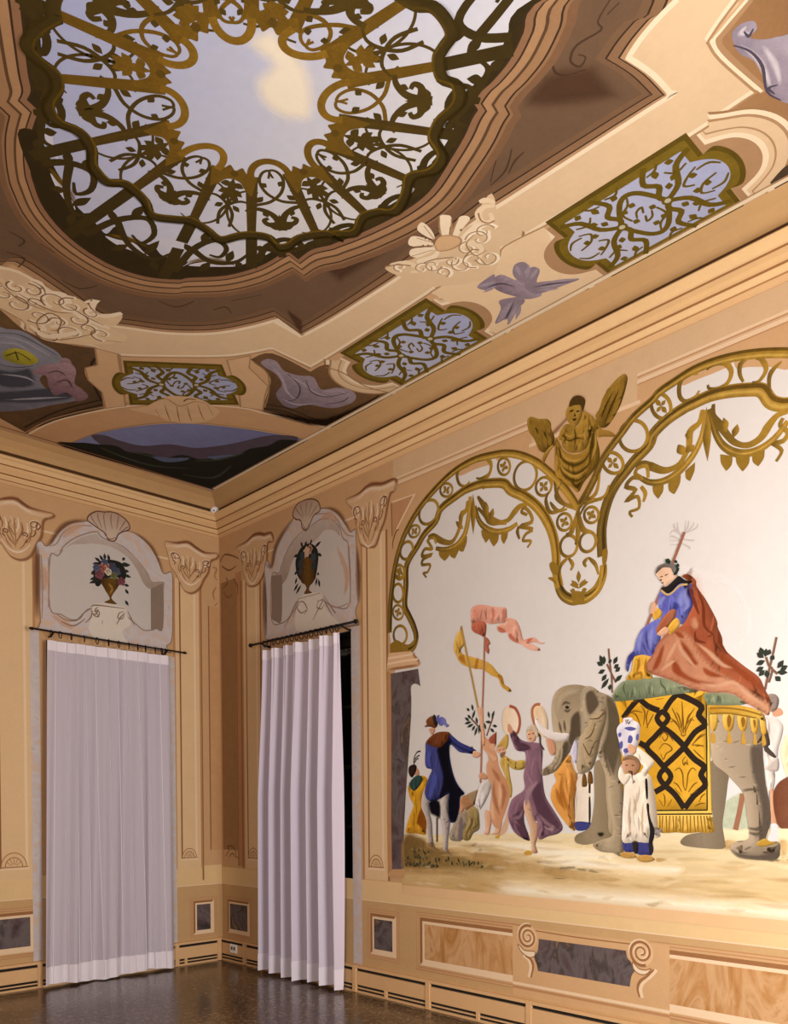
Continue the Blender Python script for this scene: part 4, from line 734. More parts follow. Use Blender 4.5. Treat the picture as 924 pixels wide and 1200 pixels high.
ck = paint(p, 'cloak', m('8C4428', 'A45A3A', 'y', n=.2, sc=12), 18, P('R',"5.153,2.955 5.192,2.961 5.238,2.916 5.244,2.877 5.300,2.788 5.363,2.661 5.369,2.619 5.394,2.558 5.410,2.486 5.507,2.388 5.602,2.304 5.633,2.238 5.665,2.172 5.667,2.132 5.655,2.086 5.617,2.113 5.546,2.159 5.474,2.215 5.408,2.238 5.324,2.247 5.211,2.284 5.077,2.350 4.974,2.393 4.925,2.420 4.915,2.465 4.965,2.520 4.994,2.576 5.041,2.621 5.105,2.645 5.159,2.670 5.200,2.731 5.224,2.785 5.220,2.853 5.205,2.910"))
paint(p, 'cloak_light', m('B5795C', 'C4906E', 'y', n=.2, sc=12), 19, P('R',"5.068,2.630 5.150,2.634 5.212,2.586 5.247,2.514 5.316,2.421 5.383,2.355 5.474,2.295 5.570,2.213 5.663,2.148 5.655,2.086 5.617,2.113 5.546,2.159 5.474,2.215 5.408,2.238 5.324,2.247 5.211,2.284 5.077,2.350 4.974,2.393 4.925,2.420 4.915,2.465 4.965,2.520 4.994,2.576|5.239,2.699 5.256,2.646 5.234,2.624 5.204,2.655 5.213,2.695"))
paint(p, 'cloak_shadow', m('8E4426', n=.2), 20, P('R',"5.095,2.476 5.132,2.437 5.167,2.382 5.255,2.329 5.358,2.297 5.255,2.300 5.149,2.350 5.086,2.400|5.141,2.580 5.186,2.540 5.230,2.466 5.256,2.421 5.203,2.419 5.159,2.493|5.281,2.401 5.341,2.368 5.408,2.328 5.341,2.331 5.290,2.358|5.013,2.548 5.041,2.561 5.022,2.477 4.993,2.429 4.955,2.425|5.367,2.496 5.442,2.421 5.523,2.354 5.586,2.298 5.617,2.232 5.538,2.288 5.458,2.362 5.384,2.429|5.105,2.637 5.150,2.621 5.168,2.584 5.123,2.600")); rib(p, 'cloak_folds', m('CFA080'), 21, (.006, .022, .006), P('R',"5.123,2.600 5.141,2.529 5.194,2.454 5.247,2.389|5.239,2.549 5.308,2.489 5.392,2.403 5.458,2.370|5.012,2.410 5.068,2.445 5.114,2.465|5.255,2.312 5.358,2.280 5.458,2.289 5.570,2.205|5.123,2.583 5.086,2.520 5.040,2.449|5.474,2.279 5.538,2.216 5.632,2.143")); rib(p, 'cloak_dark', m('6E2F18'), 20, (.006, .02, .006), P('R',"5.248,2.864 5.283,2.758 5.291,2.640 5.342,2.582|5.196,2.891 5.231,2.784 5.257,2.712|5.342,2.582 5.308,2.571|5.376,2.593 5.384,2.527 5.425,2.456|5.234,2.616 5.239,2.565 5.299,2.539"))
paint(p, 'sleeve_lap', m('96502F', 'A9684A', 'y', n=.15), 19, P('R',"4.985,2.665 5.032,2.734 5.087,2.772 5.115,2.754 5.101,2.706 5.059,2.670 5.004,2.636")); paint(p, 'cuff', m('D0992C', 'E3B552', 'y', n=.15, sc=30), 21, P('R',"5.064,2.669 5.115,2.716 5.141,2.673 5.096,2.630 5.073,2.625"), P('R',"4.962,2.777 4.995,2.797 5.025,2.766 5.013,2.738 4.976,2.727")); paint(p, 'hand', SKIN, 22, P('R',"4.994,2.644 5.041,2.673 5.069,2.655 5.070,2.634 5.031,2.621 4.999,2.629"), P('R',"4.952,2.818 4.971,2.840 4.986,2.812 4.976,2.775 4.947,2.771"))
paint(p, 'collar', m('1E1C1A', n=.2), 20, P('R',"5.022,2.913 5.062,2.918 5.120,2.957 5.138,2.960 5.174,2.929 5.218,2.913 5.187,2.905 5.138,2.915 5.088,2.879 5.060,2.874 5.028,2.892")); rib(p, 'collar_edge', m('C9A86A'), 21, .012, P('R',"5.019,2.899 5.056,2.866 5.088,2.870 5.138,2.903 5.187,2.901")); paint(p, 'face', m('D9B092', 'EBCBB2', 'y', n=.06), 19, P('R',"4.984,3.003 4.996,3.039 5.038,3.052 5.088,3.028 5.120,2.987 5.125,2.948 5.088,2.925 5.047,2.921 5.028,2.946 5.010,2.963 5.000,2.982")); paint(p, 'hair', m('5C5450', '77706C', 'y', n=.25, sc=40), 20, P('R',"4.984,3.007 4.994,3.044 5.038,3.057 5.089,3.049 5.120,3.025 5.129,2.989 5.114,2.974 5.093,2.993 5.079,3.021 5.033,3.034 5.010,3.023"))
paint(p, 'features', m('6E4434'), 20, P('R',"5.010,2.983 5.028,2.985 5.029,2.979 5.013,2.978|5.010,2.965 5.019,2.968 5.024,2.960 5.016,2.956|5.022,2.945 5.035,2.945 5.035,2.939 5.025,2.939|5.042,2.986 5.063,2.990 5.063,2.985 5.046,2.981")); leaves(p, 'wreath', m('26352C'), 21, .03, P('R',"5.075,3.056 5.047,3.080 5.084,3.059 5.056,3.060 5.107,3.045 5.120,3.059 5.111,3.027 5.138,3.021 5.116,3.009 5.134,2.992 5.107,2.994 5.116,2.971")); rib(p, 'staff', m('9A6650'), 17, .018, P('R',"5.169,3.215 5.125,3.117 5.089,3.040"), P('R',"5.035,2.923 5.000,2.861 4.957,2.774 4.914,2.685"))
s = Sh('R', 3)
for q in P('R',"5.098,3.056 5.139,3.148 5.166,3.217 5.175,3.282|5.152,3.187 5.126,3.236 5.121,3.288|5.157,3.194 5.098,3.243 5.071,3.224|5.161,3.202 5.215,3.239 5.224,3.262|5.166,3.209 5.241,3.224 5.246,3.248|5.152,3.170 5.071,3.190|5.143,3.147 5.071,3.164|5.157,3.177 5.215,3.155 5.228,3.160|5.148,3.154 5.197,3.118 5.192,3.106|5.162,3.210 5.188,3.245 5.193,3.278|5.148,3.171 5.089,3.211 5.071,3.207|5.152,3.187 5.099,3.268 5.108,3.283")[1]: s.l += .03; s.rib(q, (.006, .012, .004))
tag(s.make('painted_feather_fan', m('C6BEBA', n=.1), mural), 'pale feather fan at the top of the rider staff')
tag(rib(mural, 'painted_halo', m('E0DCDC', n=.06), 3, (.02, .03, .025, .02), P('R',"5.134,3.001 5.223,2.974 5.326,2.923 5.410,2.865 5.475,2.795 5.524,2.706 5.539,2.631 5.527,2.553 5.491,2.511 5.434,2.479")), 'faint circle showing through the sky behind the rider')
# ---- person behind the elephant
p = paint(mural, 'painted_person', m('CFC4BC', 'E3DBD4', 'y', n=.1), 6, P('R',"5.620,2.065 5.663,2.082 5.701,2.067 5.731,2.025 5.727,1.971 5.708,1.903 5.701,1.841 5.685,1.794 5.689,1.732 5.677,1.638 5.685,1.497 5.707,1.466 5.661,1.465 5.654,1.607 5.639,1.733 5.625,1.860"))
tag(p, 'person in white walking behind the elephant with a brown shield')
paint(p, 'shield', m('6A3D28', '80523A', 'y', n=.16), 8, P('R',"5.677,1.638 5.693,1.692 5.730,1.730 5.783,1.740 5.812,1.621 5.782,1.482 5.737,1.462 5.707,1.474 5.685,1.544")); paint(p, 'leg', SKIN2, 7, P('R',"5.662,1.670 5.685,1.653 5.700,1.481 5.669,1.481")); paint(p, 'sock', m('D8D4D4'), 8, P('R',"5.665,1.485 5.700,1.480 5.703,1.388 5.654,1.390 5.646,1.410 5.661,1.442")); paint(p, 'shoe', m('B08A34'), 11, P('R',"5.586,1.377 5.630,1.405 5.661,1.390 5.699,1.387 5.646,1.364 5.599,1.361")); paint(p, 'skirt', m('B9AEA6', n=.1), 7, P('R',"5.635,1.792 5.701,1.856 5.704,1.778")); paint(p, 'head', m('8A7C74', n=.2), 7, P('R',"5.648,2.197 5.686,2.201 5.710,2.171 5.701,2.121 5.671,2.104 5.655,2.133")); paint(p, 'face', SKIN2, 6, P('R',"5.675,2.116 5.716,2.120 5.731,2.087 5.686,2.076"))
rib(p, 'staff', m('9A6A50'), 5, .03, P('R',"5.509,1.656 5.492,1.560 5.467,1.450")); tag(paint(mural, 'painted_person', m('D9C9A4', n=.15), 5, P('R',"5.723,1.917 5.756,1.977 5.812,1.973 5.826,1.621 5.756,1.730 5.723,1.840")), 'cream figure cut by the right edge of the photograph')

del mural['modelled']

# ------------------------------------------------------------------ gilded openwork arches painted along the top of the mural
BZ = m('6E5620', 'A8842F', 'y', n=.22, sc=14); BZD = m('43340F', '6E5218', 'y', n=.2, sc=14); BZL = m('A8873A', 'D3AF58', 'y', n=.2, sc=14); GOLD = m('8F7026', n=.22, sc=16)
arch = thing('painted_openwork_arch', (0, 4.44, 2.6), 'gilded openwork arches painted along the top of the mural', 'arch decoration')
def mirror(Pp, c=5.32):
    return (Pp[0], [[(2*c-q[0], q[1], q[2]) for q in s] for s in Pp[1]])
OUT_L = JOIN(P('R',"2.605,3.025 2.614,3.198 2.634,3.357 2.682,3.567 2.780,3.768 2.943,3.936 3.145,4.057 3.338,4.130 3.536,4.152 3.737,4.127 3.833,4.104"), P('R',"3.954,4.052 4.100,3.954 4.228,3.828 4.308,3.733 4.375,3.639 4.421,3.561"))
OUT_R = JOIN(P('R',"4.421,3.565 4.463,3.601 4.550,3.710 4.603,3.804 4.676,3.880 4.758,3.947 4.837,4.013"), P('R',"4.847,4.017 4.963,4.071"), P('R',"5.010,4.103 5.111,4.129 5.218,4.151 5.347,4.150 5.479,4.129 5.591,4.099 5.698,4.061"))
IN_L = JOIN(P('R',"2.811,2.844 2.881,2.865 2.914,2.942 2.883,3.037 2.832,3.125 2.787,3.213 2.802,3.370 2.814,3.538"), P('R',"2.940,3.662 3.012,3.734 3.135,3.802 3.192,3.886 3.336,3.933 3.465,3.960 3.616,3.955"), P('R',"3.643,3.947 3.801,3.902 3.871,3.831 3.989,3.754 4.098,3.653 4.180,3.534 4.231,3.410 4.250,3.291 4.254,3.166 4.275,3.066"))
BOT = JOIN(P('R',"4.254,3.166 4.264,3.087 4.303,3.012 4.371,2.966 4.432,2.960 4.492,2.958 4.567,2.998 4.609,3.072 4.615,3.144"))
IN_R = JOIN(P('R',"4.608,3.200"), P('R',"4.603,3.375 4.643,3.528 4.705,3.628 4.786,3.698 4.846,3.746 4.938,3.804 4.971,3.867 5.065,3.921 5.173,3.951"), P('R',"5.218,3.956 5.330,3.964 5.446,3.946 5.543,3.918 5.621,3.885 5.667,3.809 5.720,3.771"))
def carry_on(Pp):     # the big arch goes on past the picture edge, symmetrical to its left half
    q = Pp[1][0]; e = q[-1][0]+.06; mi = [z for z in mirror(Pp)[1][0][::-1] if z[0] > e]
    return (Pp[0], [q+mi])
OUT_R = carry_on(OUT_R); IN_R = carry_on(IN_R)
SKYL = JOIN(PT('R', [(2.74, .93, True), (2.68, 2.62, True)]), OUT_L, OUT_R, (lambda q: (q[0], [q[1][0][::-1]]))(mirror(OUT_L)), PT('R', [(7.96, 2.6, True), (7.9, .965, True)]))
paint(mural, 'painted_sky', skym, 1, SKYL)
paint(arch, 'spandrel_ground', wallm, 1.6, P('R',"3.352,4.110 3.424,4.131 3.536,4.133 3.671,4.117 3.691,4.075 3.535,4.081 3.395,4.076"), P('R',"4.170,3.860 4.263,3.785 4.353,3.664 4.424,3.560 4.352,3.598 4.262,3.661 4.245,3.742"), P('R',"4.419,3.566 4.496,3.642 4.592,3.779 4.624,3.824 4.571,3.694 4.506,3.593 4.441,3.560"), P('R',"5.174,4.139 5.262,4.146 5.364,4.143 5.447,4.122 5.447,4.094 5.364,4.086 5.244,4.087 5.156,4.087"), P('R',"5.479,4.133 5.637,4.085 5.761,4.028 5.761,3.947 5.668,3.995 5.543,4.044 5.479,4.061"), P('R',"3.737,4.122 3.833,4.102 3.833,4.072 3.750,4.077"), P('R',"3.563,4.164 3.737,4.127 3.904,4.069 3.954,4.024 3.828,4.078 3.644,4.125 3.563,4.125"))
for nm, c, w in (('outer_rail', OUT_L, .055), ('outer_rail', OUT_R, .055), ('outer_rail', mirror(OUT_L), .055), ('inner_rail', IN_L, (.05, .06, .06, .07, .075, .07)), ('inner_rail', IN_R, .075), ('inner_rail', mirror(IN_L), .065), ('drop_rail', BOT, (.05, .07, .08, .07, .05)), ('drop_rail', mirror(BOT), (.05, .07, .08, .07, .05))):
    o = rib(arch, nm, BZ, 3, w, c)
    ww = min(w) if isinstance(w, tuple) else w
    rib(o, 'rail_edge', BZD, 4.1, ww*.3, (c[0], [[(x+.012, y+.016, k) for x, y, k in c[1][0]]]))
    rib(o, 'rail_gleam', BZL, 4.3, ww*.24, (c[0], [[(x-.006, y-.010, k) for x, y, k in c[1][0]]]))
def ring(Pp, w=.022, star=True):
    for (c, a, b) in Pp[1]:
        pts = [(c[0]+(a[0]-c[0])*math.cos(t)+(b[0]-c[0])*math.sin(t), c[1]+(a[1]-c[1])*math.cos(t)+(b[1]-c[1])*math.sin(t)) for t in [2*math.pi*k/16 for k in range(16)]]
        s = Sh('R', 3.5); s.rib(pts, w, False, True, 2); o = s.make('ring', BZ, arch)
        if star:
            s = Sh('R', 3.8)
            for k in range(4):
                q = 2*math.pi*(k/4)+.3; e = (c[0]+(a[0]-c[0])*.75*math.cos(q)+(b[0]-c[0])*.75*math.sin(q), c[1]+(a[1]-c[1])*.75*math.cos(q)+(b[1]-c[1])*.75*math.sin(q)); s.l += .05; s.leaf(c, e, .028)
            s.make('rosette', GOLD, o)
ring(P('R',"2.709,3.331 2.710,3.405 2.770,3.319|2.812,3.652 2.845,3.713 2.876,3.620|3.060,3.893 3.122,3.965 3.143,3.838"), .024, False)
ring(P('R',"2.731,3.493 2.732,3.550 2.789,3.481|2.902,3.783 2.934,3.820 2.954,3.754|3.249,4.011 3.286,4.043 3.300,3.969"), .02)
ring(P('R',"2.708,3.175 2.708,3.233 2.769,3.161|2.725,3.506 2.725,3.557 2.782,3.490"), .02)
ring(P('R',"3.996,3.897 4.033,3.984 4.087,3.846|4.351,3.325 4.362,3.393 4.417,3.304|4.499,3.318 4.510,3.380 4.560,3.301"), .022, False)
ring(mirror(P('R',"3.996,3.897 4.033,3.984 4.087,3.846|4.351,3.325 4.362,3.393 4.417,3.304|4.499,3.318 4.510,3.380 4.560,3.301")), .022, False)
ring(P('R',"3.808,4.019 3.808,4.079 3.863,4.002|4.152,3.778 4.182,3.828 4.210,3.740|4.318,3.494 4.330,3.547 4.374,3.470|4.527,3.486 4.538,3.534 4.580,3.463"), .02)
ring(mirror(P('R',"3.808,4.019 3.808,4.079 3.863,4.002|4.152,3.778 4.182,3.828 4.210,3.740|4.318,3.494 4.330,3.547 4.374,3.470|4.527,3.486 4.538,3.534 4.580,3.463")), .02)
ring(P('R',"4.832,3.896 4.876,3.969 4.919,3.828"), .022, False)
ring(P('R',"4.686,3.774 4.711,3.824 4.756,3.720|5.019,4.014 5.042,4.070 5.079,3.955"), .022)
ring(P('R',"2.731,2.987 2.731,3.062 2.808,2.975"), .024, False)
rib(arch, 'scroll', BZ, 3.6, (.012, .03, .022, .014), P('R',"3.480,4.119 3.395,4.129 3.359,4.097 3.380,4.021 3.437,3.986 3.486,4.007|3.563,4.135 3.658,4.118 3.691,4.065 3.670,3.999 3.616,3.984 3.548,4.014"), P('R',"5.253,4.117 5.192,4.140 5.143,4.109 5.138,4.035 5.173,3.988 5.235,3.991 5.261,4.018|5.305,4.121 5.347,4.133 5.414,4.115 5.451,4.056 5.430,4.000 5.372,3.989 5.321,4.008 5.313,4.032|5.551,4.092 5.504,4.076 5.499,4.022 5.519,3.970|5.591,4.073 5.622,4.053 5.645,3.989 5.606,3.941 5.567,3.948|5.728,4.002 5.675,3.969 5.660,3.921 5.667,3.848"), P('R',"3.563,4.135 3.644,4.125 3.691,4.065 3.670,4.009 3.603,3.998 3.562,4.005|4.193,3.728 4.169,3.677 4.204,3.590 4.284,3.578 4.330,3.604|4.240,3.791 4.262,3.689 4.330,3.604 4.419,3.552|4.592,3.734 4.560,3.615 4.463,3.577 4.424,3.532|4.612,3.564 4.538,3.575 4.484,3.562 4.441,3.509|4.350,3.249 4.293,3.214 4.270,3.143|4.350,3.245 4.383,3.195 4.366,3.161|4.504,3.215 4.557,3.157 4.578,3.088|4.504,3.215 4.471,3.189 4.487,3.158"), P('R',"4.308,3.771 4.251,3.693 4.307,3.620 4.386,3.580 4.419,3.543|4.560,3.725 4.496,3.624 4.528,3.578 4.623,3.579 4.659,3.641|4.463,3.577 4.549,3.581|4.204,3.658 4.261,3.585 4.341,3.573"), each=True)
rib(arch, 'stem', BZ, 3.7, (.03, .04, .02), P('R',"4.424,3.560 4.427,3.456 4.423,3.364 4.406,3.321"), P('R',"4.424,3.532 4.374,3.413 4.329,3.406|4.424,3.532 4.462,3.410 4.526,3.376"), each=True)
leaves(arch, 'palmette_leaf', GOLD, 4.4, .035, P('R',"4.429,3.063 4.427,3.148 4.429,3.054 4.360,3.068 4.429,3.054 4.503,3.057 4.429,3.026 4.372,3.094 4.429,3.026 4.482,3.080 4.404,3.012 4.360,3.030 4.448,3.003 4.492,3.013"))
paint(arch, 'drop_shell', GOLD, 4.6, P('R',"4.371,2.990 4.404,3.016 4.459,2.996 4.475,2.961 4.459,2.931 4.415,2.930 4.382,2.950"))
paint(arch, 'drop_scale', GOLD, 4.4, P('R',"4.195,3.236 4.225,3.249 4.270,3.210 4.259,3.155 4.218,3.173|4.183,3.147 4.224,3.143 4.258,3.088 4.224,3.114|4.610,3.236 4.647,3.232 4.636,3.149 4.610,3.145"))
paint(arch, 'drop_plinth', GOLD, 3.9, P('R',"2.612,2.930* 2.689,2.953 2.755,2.920 2.836,2.897 2.917,2.941 2.932,2.894 2.884,2.839* 2.611,2.855*"))
# garlands under the inner rail
def swag(upper, lower, bells, stem, curl):
    rib(arch, 'garland_rib', BZ, 3.4, (.02, .045, .03, .05, .02), upper, each=True); rib(arch, 'garland', BZ, 3.5, (.03, .04, .05, .04, .03), lower, each=True)
    rib(arch, 'garland_gleam', BZL, 4.2, .008, lower)
    for (c, e, h) in bells[1]:
        wx, wy = e[0]-c[0], e[1]-c[1]; hx, hy = h[0]-c[0], h[1]-c[1]
        s = Sh('R', 3.7); s.poly([(c[0]-wx, c[1]-wy, True), (c[0]+wx, c[1]+wy, True), (c[0]+wx*.9+hx*.5, c[1]+wy*.9+hy*.5), (c[0]+wx*.45+hx*.8, c[1]+wy*.45+hy*.8), (c[0]+hx, c[1]+hy, True), (c[0]-wx*.45+hx*.8, c[1]-wy*.45+hy*.8), (c[0]-wx*.9+hx*.5, c[1]-wy*.9+hy*.5)])
        s.make('bell_drop', GOLD, arch)
    if stem: leaves(arch, 'pendant_leaf', BZ, 3.8, .05, stem)
    if curl: rib(arch, 'ribbon_curl', BZ, 3.9, (.022, .028, .016), curl)
swag(P('R',"3.461,3.871 3.449,3.806 3.404,3.781 3.377,3.681 3.304,3.603 3.201,3.633 3.111,3.698 3.053,3.702|3.561,3.875 3.615,3.798 3.654,3.726 3.707,3.660 3.829,3.609"), P('R',"3.133,3.594 3.245,3.561 3.362,3.573 3.441,3.644 3.477,3.783 3.489,3.895"), P('R',"3.223,3.563 3.282,3.554 3.227,3.475|3.326,3.560 3.376,3.575 3.332,3.470|3.412,3.588 3.455,3.615 3.418,3.503|3.633,3.607 3.673,3.592 3.639,3.518|3.713,3.577 3.759,3.561 3.712,3.473|3.804,3.549 3.829,3.548 3.804,3.473"), P('R',"3.517,3.908 3.517,3.604"), P('R',"3.141,3.631 3.111,3.682 3.050,3.675 3.095,3.598 3.018,3.616 2.987,3.567 3.095,3.554 3.002,3.541 2.986,3.500 3.071,3.482 3.047,3.431 3.001,3.430 3.032,3.390"))
swag(P('R',"3.560,3.792 3.628,3.722 3.681,3.657 3.760,3.632 3.844,3.630 3.895,3.667 3.951,3.699 4.013,3.690"), P('R',"3.533,3.810 3.573,3.695 3.640,3.621 3.733,3.572 3.849,3.563 3.925,3.584"), P('R',"3.633,3.597 3.660,3.590 3.637,3.515|3.713,3.572 3.759,3.555 3.708,3.474|3.811,3.553 3.843,3.555 3.804,3.468"), None, P('R',"4.012,3.621 3.963,3.654 3.988,3.677 4.037,3.625 4.049,3.563 3.950,3.558 4.054,3.512 3.999,3.491 3.974,3.453 4.042,3.432 4.011,3.395|3.938,3.561 3.925,3.525 3.943,3.470"))
swag(P('R',"5.278,3.901 5.261,3.832 5.204,3.798 5.195,3.713 5.136,3.630 5.045,3.617 4.952,3.670 4.894,3.707 4.846,3.702"), P('R',"5.304,3.892 5.278,3.752 5.216,3.648 5.118,3.577 5.026,3.557 4.942,3.577 4.884,3.619"), P('R',"4.998,3.552 5.035,3.546 4.998,3.459|5.104,3.555 5.145,3.569 5.104,3.458|5.203,3.593 5.234,3.609 5.203,3.508"), P('R',"5.302,3.892 5.310,3.589"), P('R',"4.932,3.606 4.923,3.679 4.865,3.687 4.845,3.658 4.884,3.620 4.826,3.638 4.781,3.597 4.845,3.557 4.785,3.507 4.859,3.513 4.869,3.440 4.805,3.431 4.824,3.395|4.884,3.568 4.913,3.516 4.898,3.468"))
swag(P('R',"5.346,3.909 5.345,3.844 5.380,3.783 5.417,3.718 5.470,3.647 5.542,3.609 5.613,3.625 5.659,3.680 5.705,3.718 5.760,3.718"), P('R',"5.317,3.887 5.363,3.724 5.421,3.630 5.510,3.571 5.605,3.565 5.690,3.600 5.760,3.668"), P('R',"5.421,3.592 5.457,3.576 5.420,3.501|5.514,3.570 5.554,3.557 5.514,3.470|5.601,3.550 5.636,3.551 5.601,3.473"), P('R',"5.304,3.908 5.310,3.589"), P('R',"5.735,3.693 5.720,3.659 5.760,3.607 5.735,3.570 5.690,3.569 5.727,3.518 5.697,3.470"))
leaves(arch, 'acanthus_leaf', BZ, 4.0, .045, P('R',"3.420,3.671 3.342,3.749 3.392,3.720 3.400,3.814 3.641,3.739 3.635,3.818 3.681,3.677 3.708,3.752"), P('R',"3.654,3.705 3.635,3.818 3.681,3.667 3.708,3.752"), P('R',"5.172,3.670 5.132,3.746 5.190,3.681 5.230,3.714 5.190,3.756 5.199,3.812"), P('R',"5.421,3.721 5.405,3.811 5.462,3.675 5.486,3.747 5.154,3.675 5.128,3.747 5.172,3.687 5.225,3.711"))
# ---- winged mask figure where the arches meet
wf = thing('painted_winged_figure', (0, 4.44, 3.4), 'gilded winged bust painted between the two arches', 'winged figure')
wf['modelled'] = 1
GB = m('866824', 'B48E3A', 'y', n=.25, sc=22)
paint(wf, 'cast_shadow', m('8A6146', n=.1), 3, P('R',"4.379,4.267 4.390,4.305 4.445,4.294 4.488,4.255 4.477,4.194 4.552,4.122 4.594,4.143 4.573,4.105 4.455,4.165 4.367,4.168 4.242,4.097 4.213,4.125 4.345,4.194"), w=.03)
paint(wf, 'wing', m('6A5018', '9C7A2E', 'z', n=.3, sc=26), 4, P('R',"4.017,4.270 4.048,4.289 4.114,4.251 4.184,4.226 4.213,4.188 4.219,4.143 4.242,4.087 4.236,4.032 4.189,4.008 4.154,4.008 4.112,4.043 4.077,4.122 4.029,4.197"), P('R',"4.563,4.118 4.594,4.153 4.616,4.209 4.668,4.262 4.729,4.297 4.774,4.303 4.794,4.272 4.784,4.218 4.754,4.140 4.728,4.096 4.687,4.048 4.646,4.017 4.604,4.024 4.573,4.060"))
leaves(wf, 'feather', m('8E6E26', n=.3, sc=20), 5.2, .035, P('R',"4.779,4.291 4.739,4.244 4.774,4.248 4.729,4.194 4.764,4.208 4.708,4.157 4.749,4.160 4.687,4.110 4.733,4.121 4.667,4.073 4.697,4.071 4.636,4.038 4.678,4.267 4.636,4.201 4.647,4.224 4.615,4.145 4.626,4.178 4.594,4.116 4.048,4.274 4.089,4.196 4.090,4.250 4.125,4.165 4.137,4.233 4.166,4.141 4.190,4.205 4.201,4.120 4.053,4.218 4.101,4.124 4.101,4.163 4.136,4.054 4.149,4.137 4.177,4.031 4.195,4.112 4.212,4.030"))
rib(wf, 'wing_folds', m('3E2E0E'), 5, (.006, .014, .006), P('R',"4.078,4.239 4.101,4.163 4.136,4.074|4.149,4.215 4.160,4.153 4.183,4.068|4.636,4.056 4.677,4.132 4.739,4.226|4.605,4.085 4.636,4.147 4.688,4.218|4.677,4.060 4.728,4.132 4.769,4.233"))
paint(wf, 'torso', GB, 5, P('R',"4.345,4.138 4.422,4.093 4.466,4.170 4.520,4.142 4.562,4.091 4.578,4.031 4.530,4.001 4.497,3.938 4.443,3.918 4.355,3.946 4.310,3.998 4.299,4.040 4.276,4.066 4.299,4.116"))
paint(wf, 'arm', m('8A6A28', 'B89040', 'z', n=.2), 4.5, P('R',"4.573,4.051 4.615,4.009 4.666,3.983 4.717,3.930 4.676,3.943 4.614,3.964 4.578,3.976"), P('R',"4.276,4.047 4.206,4.003 4.153,3.933 4.141,3.956 4.153,3.991 4.195,4.026"))
paint(wf, 'drapery', m('AA8432', '82641F', 'y', n=.25, sc=26), 6, P('R',"4.253,4.074 4.287,4.025 4.321,3.966 4.388,3.922 4.465,3.911 4.519,3.968 4.541,4.052 4.562,4.054 4.572,3.968 4.593,3.871 4.582,3.801 4.529,3.753 4.474,3.713 4.441,3.667* 4.419,3.664 4.386,3.701 4.342,3.733 4.297,3.784 4.252,3.826 4.247,3.942"))
rib(wf, 'drapery_folds', m('4A3810'), 7, (.006, .02, .006), P('R',"4.276,4.009 4.309,3.913 4.398,3.848 4.486,3.858 4.530,3.927|4.264,3.975 4.298,3.869 4.398,3.792 4.497,3.809 4.551,3.884|4.275,3.876 4.331,3.793 4.420,3.739 4.507,3.768|4.365,3.755 4.420,3.701 4.464,3.735|4.552,4.040 4.530,3.927 4.518,3.820")); rib(wf, 'drapery_gleam', m('BE9848'), 7.3, (.006, .016, .006), P('R',"4.281,4.026 4.321,3.929 4.399,3.876 4.475,3.880|4.269,3.935 4.320,3.834 4.409,3.770 4.497,3.790|4.562,4.027 4.561,3.917 4.529,3.836"))
paint(wf, 'head', m('8E6E26', 'B89240', 'y', n=.2), 7, P('R',"4.334,4.208 4.351,4.244 4.379,4.267 4.434,4.252 4.467,4.207 4.461,4.154 4.439,4.115 4.406,4.094 4.367,4.130 4.345,4.166")); paint(wf, 'hair', m('4C3810', n=.25), 8, P('R',"4.362,4.245 4.373,4.283 4.407,4.299 4.456,4.281 4.488,4.241 4.477,4.194 4.464,4.180 4.450,4.222 4.401,4.240"))
paint(wf, 'features', m('3A2A0C'), 8.5, P('R',"4.367,4.215 4.395,4.214 4.395,4.205 4.373,4.205|4.417,4.197 4.439,4.194 4.439,4.185 4.420,4.188|4.389,4.155 4.417,4.149 4.411,4.136 4.395,4.141|4.404,4.188 4.414,4.166 4.400,4.167")); rib(wf, 'chest_folds', m('4E3A12'), 6.5, (.005, .012, .005), P('R',"4.321,4.051 4.366,4.018 4.422,4.018 4.476,3.991|4.400,4.091 4.411,4.031 4.399,3.951|4.498,4.048 4.519,4.014 4.498,3.975|4.299,4.078 4.333,4.048 4.310,4.017"))
rib(wf, 'chest_gleam', m('B99244'), 6.6, .014, P('R',"4.322,4.080 4.366,4.046 4.400,4.053|4.422,4.037 4.465,4.022 4.487,4.043|4.333,4.104 4.411,4.068"))

del wf['modelled']

# ------------------------------------------------------------------ painted architecture on the two walls
PIL = m('E0C094', n=.06, sc=5); PLI = m('EBCFAC', n=.05); PDK = m('9A6C45', n=.1); PMD = m('B98A60', n=.08)
DADO = m('C6A272', n=.08, sc=5); BAND = m('E2C28F', n=.06, sc=4); MB = marble('violet', ['3B3230', '5B4A4C', '6A6060', '4A3F3E', '8A7058'], 3.2, 1.2, stretch=(1, 1.6, 1))
MBW = marble('pale', ['BDB2AC', 'CFC6C0', 'C6BEC2', 'D2B8A0', 'BFB9C0'], 5, 2); MBY = marble('onyx', ['A8743F', 'BE8C58', 'D0A678', 'B07E4A'], 2.6, 2.2, stretch=(1, 1.6, .8))
WP = {'R': wall_right, 'L': wall_left}
def rect(pl, a0, a1, z0, z1): return (pl, [[(a0, z0, True), (a1, z0, True), (a1, z1, True), (a0, z1, True)]])
def strip(par, name, mat, layer, pl, a0, a1, z0, z1): return paint(par, name, mat, layer, rect(pl, a0, a1, z0, z1), sharp=True)
def bounds(Pp):
    xs = [q[0] for q in Pp[1][0]]; ys = [q[1] for q in Pp[1][0]]
    return min(xs), max(xs), min(ys), max(ys)
